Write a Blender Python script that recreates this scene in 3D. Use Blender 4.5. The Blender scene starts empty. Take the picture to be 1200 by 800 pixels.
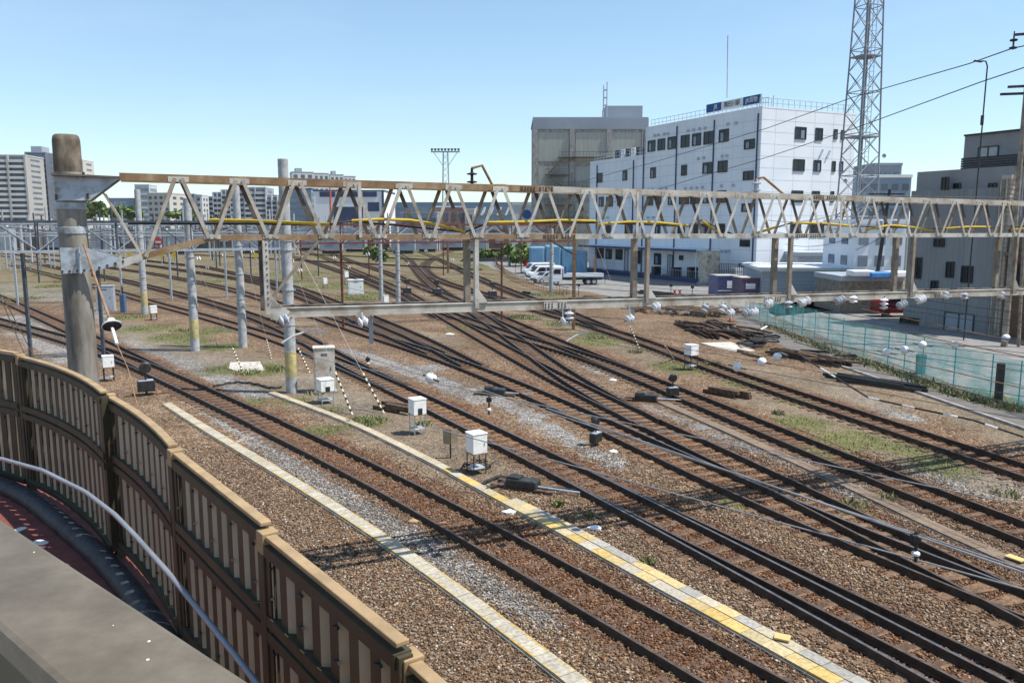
import bpy, bmesh, math, random
import numpy as np
from mathutils import Vector, Matrix, Quaternion

random.seed(7)
rng = np.random.default_rng(11)
scene = bpy.context.scene
col = scene.collection
PI = math.pi

# ------------------------------------------------------------------ camera
F, CX, CY, TH, EYE = 950.0, 600.0, 400.0, math.radians(8.15), 7.5
CT, ST = math.cos(TH), math.sin(TH)
cd = bpy.data.cameras.new("camera")
cam = bpy.data.objects.new("camera", cd)
col.objects.link(cam)
cam.location = (0, 0, EYE)
cam.rotation_euler = (math.radians(90) - TH, 0, 0)
cd.sensor_width = 36
cd.lens = F / 1200 * 36
cd.clip_start = 0.05
cd.clip_end = 9000
scene.camera = cam


def ray(x, y):
    u, v = x - CX, y - CY
    return Vector((u, F * CT - v * ST, -(v * CT + F * ST)))


def G(x, y, z=0.0):
    """photo position of a point known to lie at height z -> world"""
    r = ray(x, y)
    k = (z - EYE) / r.z
    return Vector((r.x * k, r.y * k, z))


def D(x, y, Y):
    """photo position of a point known to stand Y metres ahead -> world"""
    r = ray(x, y)
    k = Y / r.y
    return Vector((r.x * k, Y, EYE + r.z * k))


def hit(x, y, O, d):
    """meet a vertical plane through O along d: (distance along d, height)"""
    r = ray(x, y)
    det = r.x * (-d[1]) + d[0] * r.y
    lam = (O[0] * (-d[1]) + d[0] * O[1]) / det
    t = (r.x * O[1] - r.y * O[0]) / det
    t = ((lam * r.x - O[0]) * d[0] + (lam * r.y - O[1]) * d[1]) / (d[0] ** 2 + d[1] ** 2)
    return t, EYE + lam * r.z


# ------------------------------------------------------------------ materials
def rgb(c):
    return (c[0], c[1], c[2], 1)


def M(name, c1, c2=None, c3=None, scale=3.0, rough=0.75, metal=0.0, bump=0.0, bscale=None, lo=0.35, hi=0.68, stretch=None, spec=0.4):
    m = bpy.data.materials.new(name)
    m.use_nodes = True
    nt = m.node_tree
    b = nt.nodes["Principled BSDF"]
    b.inputs["Roughness"].default_value = rough
    b.inputs["Metallic"].default_value = metal
    b.inputs["Specular IOR Level"].default_value = spec
    b.inputs["Base Color"].default_value = rgb(c1)
    if c2 is None and not bump:
        return m
    tc = nt.nodes.new("ShaderNodeTexCoord")
    src = tc.outputs["Object"]
    if stretch:
        mp = nt.nodes.new("ShaderNodeMapping")
        mp.inputs["Scale"].default_value = stretch
        nt.links.new(src, mp.inputs["Vector"])
        src = mp.outputs["Vector"]
    if c2 is not None:
        n = nt.nodes.new("ShaderNodeTexNoise")
        n.inputs["Scale"].default_value = scale
        n.inputs["Detail"].default_value = 7
        n.inputs["Roughness"].default_value = 0.65
        nt.links.new(src, n.inputs["Vector"])
        r = nt.nodes.new("ShaderNodeValToRGB")
        e = r.color_ramp.elements
        e[0].position, e[0].color = lo, rgb(c1)
        e[1].position, e[1].color = hi, rgb(c2)
        if c3 is not None:
            k = e.new((lo + hi) / 2)
            k.color = rgb(c3)
        nt.links.new(n.outputs["Fac"], r.inputs["Fac"])
        nt.links.new(r.outputs["Color"], b.inputs["Base Color"])
    if bump:
        n2 = nt.nodes.new("ShaderNodeTexNoise")
        n2.inputs["Scale"].default_value = bscale or scale * 6
        n2.inputs["Detail"].default_value = 4
        nt.links.new(src, n2.inputs["Vector"])
        bp = nt.nodes.new("ShaderNodeBump")
        bp.inputs["Strength"].default_value = bump
        bp.inputs["Distance"].default_value = 0.02
        nt.links.new(n2.outputs["Fac"], bp.inputs["Height"])
        nt.links.new(bp.outputs["Normal"], b.inputs["Normal"])
    return m


def MV(name, rough=0.85, nscale=8, amt=0.35, bump=0.3):
    """colour comes from the mesh attribute 'tint', broken up by noise"""
    m = bpy.data.materials.new(name)
    m.use_nodes = True
    nt = m.node_tree
    b = nt.nodes["Principled BSDF"]
    b.inputs["Roughness"].default_value = rough
    b.inputs["Specular IOR Level"].default_value = 0.3
    a = nt.nodes.new("ShaderNodeAttribute")
    a.attribute_name = "tint"
    tc = nt.nodes.new("ShaderNodeTexCoord")
    n = nt.nodes.new("ShaderNodeTexNoise")
    n.inputs["Scale"].default_value = nscale
    n.inputs["Detail"].default_value = 6
    nt.links.new(tc.outputs["Object"], n.inputs["Vector"])
    mr = nt.nodes.new("ShaderNodeMapRange")
    mr.inputs[1].default_value = 0.3
    mr.inputs[2].default_value = 0.7
    mr.inputs[3].default_value = 1 - amt
    mr.inputs[4].default_value = 1 + amt
    nt.links.new(n.outputs["Fac"], mr.inputs[0])
    mx = nt.nodes.new("ShaderNodeVectorMath")
    mx.operation = 'SCALE'
    nt.links.new(a.outputs["Color"], mx.inputs[0])
    nt.links.new(mr.outputs[0], mx.inputs["Scale"])
    nt.links.new(mx.outputs[0], b.inputs["Base Color"])
    if bump:
        bp = nt.nodes.new("ShaderNodeBump")
        bp.inputs["Strength"].default_value = bump
        bp.inputs["Distance"].default_value = 0.01
        nt.links.new(n.outputs["Fac"], bp.inputs["Height"])
        nt.links.new(bp.outputs["Normal"], b.inputs["Normal"])
    return m


def mat_net():
    m = bpy.data.materials.new("teal_net")
    m.use_nodes = True
    nt = m.node_tree
    b = nt.nodes["Principled BSDF"]
    b.inputs["Base Color"].default_value = (0.30, 0.66, 0.60, 1)
    b.inputs["Roughness"].default_value = 0.8
    t = nt.nodes.new("ShaderNodeBsdfTransparent")
    mix = nt.nodes.new("ShaderNodeMixShader")
    tc = nt.nodes.new("ShaderNodeTexCoord")
    n = nt.nodes.new("ShaderNodeTexNoise")
    n.inputs["Scale"].default_value = 0.9
    nt.links.new(tc.outputs["Object"], n.inputs["Vector"])
    mr = nt.nodes.new("ShaderNodeMapRange")
    mr.inputs[1].default_value, mr.inputs[2].default_value = 0.35, 0.65
    mr.inputs[3].default_value, mr.inputs[4].default_value = 0.15, 0.42
    nt.links.new(n.outputs["Fac"], mr.inputs[0])
    nt.links.new(mr.outputs[0], mix.inputs[0])
    nt.links.new(t.outputs[0], mix.inputs[1])
    nt.links.new(b.outputs[0], mix.inputs[2])
    nt.links.new(mix.outputs[0], nt.nodes["Material Output"].inputs["Surface"])
    return m


m_rust = M("rusty_steel", (0.16, 0.085, 0.045), (0.36, 0.22, 0.12), scale=5, rough=0.85, bump=0.2)
m_chord = M("rust_brown_chord", (0.20, 0.12, 0.065), (0.40, 0.31, 0.21), (0.29, 0.185, 0.10), scale=2.6, rough=0.8, bump=0.15)
m_cream = M("weathered_cream_paint", (0.26, 0.20, 0.14), (0.54, 0.50, 0.42), (0.44, 0.40, 0.335), scale=2.2, rough=0.7, bump=0.1)
m_palepaint = M("pale_grey_paint", (0.30, 0.26, 0.21), (0.58, 0.56, 0.50), (0.50, 0.475, 0.42), scale=2.5, rough=0.65, bump=0.08)
m_backdark = M("dark_weathered_steel_and_shade", (0.06, 0.05, 0.045), (0.17, 0.14, 0.115), scale=3, rough=0.8)  # also carries the painted shade of the gantry's rear falling diagonals
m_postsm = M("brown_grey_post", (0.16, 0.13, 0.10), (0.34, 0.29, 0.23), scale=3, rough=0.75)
m_galv = M("galvanised_steel", (0.30, 0.33, 0.36), (0.48, 0.52, 0.56), scale=6, rough=0.55, metal=0.2)
m_galvblue = M("stained_grey_plate", (0.23, 0.22, 0.20), (0.47, 0.53, 0.58), (0.40, 0.46, 0.51), scale=4, rough=0.6, metal=0.1, bump=0.06)
m_conc = M("weathered_concrete", (0.20, 0.18, 0.155), (0.42, 0.40, 0.365), (0.34, 0.32, 0.29), scale=2.5, rough=0.9, bump=0.25, stretch=(1, 1, 0.4))
m_bigpole = M("stained_pole_concrete", (0.12, 0.105, 0.085), (0.33, 0.305, 0.26), (0.235, 0.215, 0.185), scale=2.2, rough=0.9, bump=0.25, stretch=(1.5, 1.5, 0.3))
m_concdark = M("soot_stained_concrete", (0.05, 0.04, 0.028), (0.24, 0.20, 0.145), (0.13, 0.105, 0.078), scale=4, rough=0.95, bump=0.3, stretch=(1, 1, 0.5))
m_polegrey = M("pale_concrete_pole", (0.27, 0.28, 0.28), (0.46, 0.47, 0.47), scale=4, rough=0.85, bump=0.1)
m_yellowband = M("faded_yellow_band", (0.30, 0.28, 0.20), (0.62, 0.48, 0.14), scale=5, rough=0.8)
m_darkblue = M("dark_blue_grey_steel", (0.035, 0.045, 0.06), (0.09, 0.105, 0.125), scale=3, rough=0.7)
m_redox = M("red_oxide_steel", (0.10, 0.03, 0.022), (0.21, 0.075, 0.05), scale=3, rough=0.8)
m_rail = M("brown_rail_side", (0.034, 0.021, 0.014), (0.09, 0.052, 0.031), scale=4, rough=0.8)
m_railtop = M("worn_rail_head", (0.06, 0.046, 0.038), (0.14, 0.11, 0.09), scale=7, rough=0.5, metal=0.3)
m_shiny = M("polished_rail_head", (0.15, 0.135, 0.13), (0.27, 0.255, 0.25), scale=7, rough=0.4, metal=0.75)
m_sleeper = M("old_timber_sleeper", (0.055, 0.032, 0.02), (0.175, 0.11, 0.068), (0.11, 0.066, 0.042), scale=6, rough=0.95, bump=0.4)
m_sleeper2 = M("orange_timber_sleeper", (0.085, 0.05, 0.03), (0.24, 0.15, 0.085), scale=6, rough=0.95, bump=0.4)
m_clip = M("brass_brown_clip", (0.20, 0.13, 0.06), (0.42, 0.31, 0.17), scale=20, rough=0.5, metal=0.4)
m_white = M("white_enamel", (0.70, 0.71, 0.71), (0.82, 0.82, 0.81), scale=4, rough=0.45)
m_whitebox = M("white_painted_sheet", (0.62, 0.61, 0.57), (0.83, 0.83, 0.80), scale=5, rough=0.5, lo=0.25, hi=0.5)
m_beigebox = M("stained_beige_sheet", (0.34, 0.28, 0.21), (0.60, 0.55, 0.47), (0.52, 0.47, 0.40), scale=2.5, rough=0.7)
m_porc = M("white_porcelain", (0.72, 0.74, 0.76), (0.82, 0.83, 0.84), scale=3, rough=0.2)
m_porcgrey = M("grey_porcelain", (0.33, 0.36, 0.40), (0.58, 0.61, 0.65), scale=3, rough=0.25)
m_black = M("black_rubber", (0.012, 0.012, 0.013), (0.035, 0.034, 0.033), scale=6, rough=0.6)
m_blackmetal = M("black_painted_metal", (0.015, 0.015, 0.017), (0.05, 0.048, 0.045), scale=5, rough=0.5)
m_wire = M("dark_wire", (0.05, 0.05, 0.055), (0.11, 0.11, 0.115), scale=6, rough=0.5, metal=0.4)
m_wirelite = M("silver_wire", (0.26, 0.26, 0.255), (0.38, 0.375, 0.365), scale=6, rough=0.5, metal=0.3)
m_yellow = M("yellow_cable_sleeve", (0.44, 0.29, 0.012), (0.62, 0.43, 0.02), scale=5, rough=0.45)
m_orange = M("orange_plastic", (0.70, 0.10, 0.03))
m_red = M("red_paint", (0.45, 0.03, 0.025), (0.6, 0.05, 0.04), scale=6, rough=0.5)
m_wood = M("weathered_timber", (0.10, 0.065, 0.04), (0.36, 0.26, 0.17), scale=5, rough=0.9, bump=0.3)
m_fencebr = M("dark_brown_fence_paint", (0.038, 0.033, 0.018), (0.072, 0.061, 0.034), scale=3, rough=0.6)
m_fencecap = M("tan_fence_paint", (0.27, 0.185, 0.095), (0.40, 0.275, 0.145), scale=6, rough=0.6, bump=0.05)
m_fencebeige = M("beige_fence_sheet", (0.40, 0.36, 0.25), (0.50, 0.455, 0.33), scale=2, rough=0.7)
m_railcap = M("grey_rail_cap", (0.085, 0.067, 0.044), (0.17, 0.142, 0.102), (0.122, 0.10, 0.07), scale=9, rough=0.5, bump=0.05, bscale=90, lo=.3, hi=.72)
m_bird = M("white_speck", (0.75, 0.74, 0.7))
m_redfloor = M("red_deck_coating", (0.14, 0.042, 0.034), (0.22, 0.066, 0.052), scale=5, rough=0.85, bump=0.2)
m_kerb = M("black_bitumen_kerb", (0.012, 0.013, 0.018), (0.045, 0.046, 0.055), scale=5, rough=0.6, bump=0.4)
m_pipe = M("grey_blue_pipe", (0.22, 0.235, 0.265), (0.30, 0.315, 0.345), scale=4, rough=0.35, metal=0.3)
m_asphalt = M("worn_asphalt", (0.16, 0.155, 0.145), (0.26, 0.25, 0.235), scale=1.2, rough=0.95, bump=0.2, bscale=30)
m_path = M("dark_path_asphalt", (0.10, 0.09, 0.08), (0.17, 0.155, 0.14), scale=1.5, rough=0.95, bump=0.2, bscale=30)
m_slab = M("pale_concrete_slab", (0.38, 0.35, 0.30), (0.55, 0.51, 0.45), scale=2, rough=0.9, bump=0.1)
m_jr = M("white_wall_panel", (0.70, 0.735, 0.775), (0.77, 0.80, 0.83), scale=0.25, rough=0.65)
m_jrseam = M("grey_panel_seam", (0.42, 0.46, 0.52))
m_navy = M("navy_paint", (0.02, 0.035, 0.10), (0.035, 0.06, 0.14), scale=2, rough=0.5)
m_glass = M("dark_window_glass", (0.012, 0.016, 0.022), (0.035, 0.042, 0.05), scale=1, rough=0.1, spec=0.25)
m_glassblue = M("blue_window_glass", (0.10, 0.14, 0.19), (0.20, 0.25, 0.30), scale=0.3, rough=0.2, spec=0.6)
m_frame = M("dark_window_frame", (0.05, 0.055, 0.065))
m_signblue = M("sign_blue", (0.02, 0.09, 0.26))
m_signwhite = M("sign_white", (0.78, 0.79, 0.80))
m_ink = M("sign_black", (0.03, 0.03, 0.035))
m_curtain = M("drawn_curtain", (0.40, 0.42, 0.42), (0.52, 0.53, 0.52), scale=3)

# ------------------------------------------------------------------ mesh helpers
class MB:
    def __init__(self):
        self.v, self.f, self.mi, self.t = [], [], [], []

    def add(self, vs, fs, mi=0, tint=None):
        n = len(self.v)
        self.v += [tuple(p) for p in vs]
        for f in fs:
            self.f.append([i + n for i in f])
            self.mi.append(mi)
            self.t.append(tint)
        return self

    def box(self, c, s, R=None, mi=0, tint=None):
        hx, hy, hz = s[0] / 2, s[1] / 2, s[2] / 2
        vs = []
        for dx, dy, dz in ((-1, -1, -1), (1, -1, -1), (1, 1, -1), (-1, 1, -1), (-1, -1, 1), (1, -1, 1), (1, 1, 1), (-1, 1, 1)):
            p = Vector((dx * hx, dy * hy, dz * hz))
            if R is not None:
                p = R @ p
            vs.append(Vector(c) + p)
        return self.add(vs, [(0, 3, 2, 1), (4, 5, 6, 7), (0, 1, 5, 4), (1, 2, 6, 5), (2, 3, 7, 6), (3, 0, 4, 7)], mi, tint)

    def bar(self, p, q, w, h, mi=0, up=(0, 0, 1), tint=None):
        p, q = Vector(p), Vector(q)
        d = (q - p)
        L = d.length
        if L < 1e-6:
            return self
        d /= L
        up = Vector(up)
        if abs(d.dot(up)) > 0.98:
            up = Vector((1, 0, 0)) if abs(d.x) < 0.9 else Vector((0, 1, 0))
        s = d.cross(up).normalized()
        u = s.cross(d).normalized()
        R = Matrix((s, d, u)).transposed()
        return self.box((p + q) / 2, (w, L, h), R, mi, tint)

    def tube(self, pts, r, n=8, mi=0, caps=True, tint=None):
        pts = [Vector(p) for p in pts]
        rs = r if isinstance(r, (list, tuple)) else [r] * len(pts)
        vs, fs = [], []
        pu = None
        for i, p in enumerate(pts):
            a = pts[max(i - 1, 0)]
            b = pts[min(i + 1, len(pts) - 1)]
            t = (b - a).normalized()
            if pu is None:
                up = Vector((0, 0, 1)) if abs(t.z) < 0.9 else Vector((1, 0, 0))
                s = t.cross(up).normalized()
            else:
                s = (pu - t * pu.dot(t)).normalized()
            pu = s
            u = t.cross(s)
            for k in range(n):
                an = 2 * PI * k / n
                vs.append(p + (s * math.cos(an) + u * math.sin(an)) * rs[i])
        for i in range(len(pts) - 1):
            for k in range(n):
                k2 = (k + 1) % n
                fs.append((i * n + k, (i + 1) * n + k, (i + 1) * n + k2, i * n + k2))
        if caps:
            fs.append(tuple(range(n)))
            fs.append(tuple((len(pts) - 1) * n + k for k in reversed(range(n))))
        return self.add(vs, fs, mi, tint)

    def lathe(self, prof, p, axis=(0, 0, 1), n=14, mi=0):
        ax = Vector(axis).normalized()
        q = Vector((0, 0, 1)).rotation_difference(ax)
        vs, fs = [], []
        for r, z in prof:
            for k in range(n):
                a = 2 * PI * k / n
                vs.append(Vector(p) + q @ Vector((r * math.cos(a), r * math.sin(a), z)))
        for i in range(len(prof) - 1):
            for k in range(n):
                k2 = (k + 1) % n
                fs.append((i * n + k, i * n + k2, (i + 1) * n + k2, (i + 1) * n + k))
        fs.append(tuple(reversed(range(n))))
        fs.append(tuple((len(prof) - 1) * n + k for k in range(n)))
        return self.add(vs, fs, mi)

    def prism(self, poly, ext, mi=0, tint=None):
        """poly: list of 3D points in a plane, ext: extrusion vector"""
        n = len(poly)
        e = Vector(ext)
        vs = [Vector(p) for p in poly] + [Vector(p) + e for p in poly]
        fs = [tuple(reversed(range(n))), tuple(range(n, 2 * n))]
        for i in range(n):
            j = (i + 1) % n
            fs.append((i, j, n + j, n + i))
        return self.add(vs, fs, mi, tint)

    def build(self, name, mats, parent=None, smooth=False, world=True, bevel=0.0):
        me = bpy.data.meshes.new(name)
        me.from_pydata(self.v, [], self.f)
        if not isinstance(mats, (list, tuple)):
            mats = [mats]
        for m in mats:
            if m is not None:
                me.materials.append(m)
        if len(mats) > 1:
            me.polygons.foreach_set("material_index", self.mi)
        if any(t is not None for t in self.t):
            at = me.color_attributes.new("tint", 'FLOAT_COLOR', 'CORNER')
            arr = []
            for f, t in zip(self.f, self.t):
                t = t or (0.3, 0.3, 0.3)
                arr += [t[0], t[1], t[2], 1.0] * len(f)
            at.data.foreach_set("color", arr)
        bm = bmesh.new()
        bm.from_mesh(me)
        bmesh.ops.recalc_face_normals(bm, faces=bm.faces)
        bm.to_mesh(me)
        bm.free()
        if smooth:
            me.polygons.foreach_set("use_smooth", [True] * len(me.polygons))
            me.set_sharp_from_angle(angle=math.radians(40))
        o = bpy.data.objects.new(name, me)
        col.objects.link(o)
        if bevel:
            bv = o.modifiers.new("bevel", 'BEVEL')
            bv.width = bevel
            bv.segments = 2
            bv.limit_method = 'ANGLE'
        if parent is not None:
            o.parent = parent
            if world and parent.type == 'EMPTY':
                o.matrix_parent_inverse = Matrix.Translation(-parent.location)
        return o


def tag(o, label=None, cat=None, group=None, kind=None):
    if label:
        o["label"] = label
    if cat:
        o["category"] = cat
    if group:
        o["group"] = group
    if kind:
        o["kind"] = kind
    return o


def thing(name, label, cat, loc=(0, 0, 0), group=None, rz=0.0):
    o = bpy.data.objects.new(name, None)
    o.empty_display_size = 0.2
    col.objects.link(o)
    o.location = loc
    o.rotation_euler = (0, 0, rz)
    return tag(o, label, cat, group)


KIDS = {}


def copy_tree(o, parent=None):
    c = o.copy()
    col.objects.link(c)
    if parent is not None:
        c.parent = parent
    for ch in list(o.children):
        copy_tree(ch, c)
    return c


ORD = ["first", "second", "third", "fourth", "fifth", "sixth", "seventh", "eighth", "ninth", "tenth", "eleventh", "twelfth",
       "thirteenth", "fourteenth", "fifteenth", "sixteenth", "seventeenth", "eighteenth", "nineteenth", "twentieth"]


def ordn(i):
    if i < 20:
        return ORD[i]
    t = ("twenty", "thirty", "forty", "fifty")[(i + 1) // 10 - 2]
    if (i + 1) % 10 == 0:
        return t[:-1] + "ieth"
    return t + "-" + ORD[(i + 1) % 10 - 1]


# ------------------------------------------------------------------ ground zones (what grows or lies where)
def polyw(pxs, z=0.0):
    return [G(x, y, z) for x, y in pxs]


GREY = [([(330, 395), (420, 415), (500, 442), (570, 470)], 0.7), ([(495, 432), (530, 428), (600, 447), (680, 490)], 1.0), ([(560, 455), (640, 500), (720, 545)], 0.5),
        ([(740, 478), (800, 500), (880, 540), (960, 590), (1040, 622)], 0.95), ([(940, 580), (1010, 575)], 0.8),
        ([(60, 335), (140, 385), (250, 440), (300, 465)], 0.9), ([(60, 350), (0, 332)], 3.0), ([(20, 372), (110, 420)], 2.2), ([(150, 400), (260, 425)], 1.6), ([(350, 445), (430, 480)], 1.2), ([(520, 650), (640, 725)], 0.45),
        ([(690, 430), (760, 450), (850, 480)], 0.6), ([(980, 455), (1060, 490)], 0.7), ([(230, 470), (330, 535), (430, 600), (520, 655)], 0.5),
        ([(860, 440), (900, 455)], 1.0), ([(1100, 560), (1200, 575)], 1.2)]
GREEN = [(60, 336, 2.6), (105, 322, 4), (205, 395, 2.2), (262, 406, 1.8), (245, 388, 2.2), (150, 372, 2.0), (302, 430, 1.5), (418, 350, 3), (395, 335, 6), (350, 320, 7), (250, 330, 3), (15, 352, 1.5), (440, 365, 2), (480, 395, 1.3), (610, 372, 2), (655, 380, 1.6), (345, 470, .8), (385, 480, .7), (430, 495, 1.0), (265, 433, 1.6), (225, 400, 1.6), (175, 385, 2.5), (940, 495, 1.2), (1000, 515, 1.5), (1060, 525, 1.0), (550, 385, 2.2),
         (700, 400, 2.2), (690, 392, 1.5), (470, 305, 9), (560, 312, 9), (440, 345, 5), (400, 300, 10), (85, 330, 3.0), (60, 322, 3.5), (490, 300, 9), (340, 330, 4), (430, 330, 5),
         (1150, 463, 1.6), (1090, 445, 1.0), (1190, 478, 1.6), (860, 590, 0.5), (1040, 410, 1.0), (640, 345, 3), (30, 350, 2), (930, 470, .9), (870, 450, 1.2),
         (800, 430, 2.0), (540, 300, 14), (620, 310, 10), (310, 436, 1.2), (205, 395, 1.5), (130, 305, 9), (20, 290, 15), (1100, 545, 1.2), (960, 530, .9), (1000, 600, 0.6), (375, 505, 0.9), (300, 470, 0.7)]
DIRT = [([(120, 375), (200, 400), (290, 425), (380, 460), (470, 505), (560, 555)], 2.2), ([(640, 365), (720, 395), (800, 425), (900, 440), (1000, 470)], 2.6), ([(880, 465), (1000, 505), (1100, 540), (1200, 575)], 1.6),
        ([(300, 380), (420, 380), (520, 400)], 2.0), ([(1000, 440), (1100, 465), (1200, 510)], 2.0), ([(150, 320), (260, 330), (420, 340), (560, 350)], 5.0)]


CLEAN_TRACKS = None
T1L = [(0, 352), (80, 389), (114, 405), (160, 430), (200, 451), (297, 498), (363, 530), (430, 566), (500, 603), (580, 648), (667, 703), (733, 750), (820, 800)]
T2L = [(75, 327), (143, 345), (180, 357), (224, 368), (280, 385), (333, 402), (367, 417), (400, 432), (450, 454), (500, 477), (547, 503), (610, 535), (667, 563), (740, 602), (800, 636), (863, 669), (933, 708), (1000, 747), (1100, 803)]
T3L = [(0, 296), (70, 306), (180, 321), (260, 337), (300, 349), (345, 364), (400, 383), (440, 397), (500, 415), (567, 441), (620, 463), (687, 496), (767, 535), (833, 567), (900, 600), (1013, 650), (1083, 681), (1200, 726)]
T4L = [(330, 285), (381, 303), (412, 317), (445, 331), (467, 341), (490, 355), (510, 368), (555, 394), (600, 420), (660, 453), (713, 480), (767, 507), (833, 537), (900, 570), (960, 600), (1020, 631), (1090, 668), (1200, 727)]
T5L = [(350, 285), (386, 297), (412, 307), (444, 317), (470, 327), (503, 341), (540, 355), (565, 366), (610, 386), (660, 408), (707, 427), (753, 448), (813, 473), (905, 511), (987, 549), (1067, 582), (1200, 634)]
T6L = [(560, 284), (545, 288), (507, 301), (495, 308), (493, 315), (500, 323), (523, 333), (545, 339), (567, 346), (600, 355), (623, 363), (687, 381), (740, 398), (790, 417), (850, 440), (917, 462), (1000, 490), (1133, 535), (1200, 558)]


def segd(px, py, a, b):
    dx, dy = b.x - a.x, b.y - a.y
    L = dx * dx + dy * dy + 1e-9
    t = np.clip(((px - a.x) * dx + (py - a.y) * dy) / L, 0, 1)
    return np.hypot(px - a.x - t * dx, py - a.y - t * dy)


def zones(x, y):
    r = np.zeros_like(x)
    g = np.zeros_like(x)
    d = np.zeros_like(x)
    for pxs, w in GREY:
        P = polyw(pxs)
        for a, b in zip(P[:-1], P[1:]):
            r = np.maximum(r, np.clip(1.5 - segd(x, y, a, b) / w, 0, 1))
    for px, py, w in GREEN:
        p = G(px, py)
        g = np.maximum(g, np.clip(1.4 - np.hypot((x - p.x), (y - p.y) * 0.8) / w, 0, 1))
    for pxs, w in DIRT:
        P = polyw(pxs)
        for a, b in zip(P[:-1], P[1:]):
            d = np.maximum(d, np.clip(1.4 - segd(x, y, a, b) / w, 0, 1))
    u = np.zeros_like(x)
    for L_ in (T1L, T2L, T3L, T4L, T5L, T6L):
        P = polyw(L_)
        for a, b in zip(P[:-1], P[1:]):
            t = (b - a).normalized()
            o = Vector((-t.y, t.x, 0)) * .56
            u = np.maximum(u, np.clip(1.75 - segd(x, y, a + o, b + o) / .85, 0, 1))
    far = np.clip((np.hypot(x, y) - 70) / 60, 0, 0.62)
    g = np.maximum(g, far * 0.86)
    d = np.maximum(d, far)
    return r * (1 - .7 * u), g, d * (1 - .8 * u), u


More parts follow.
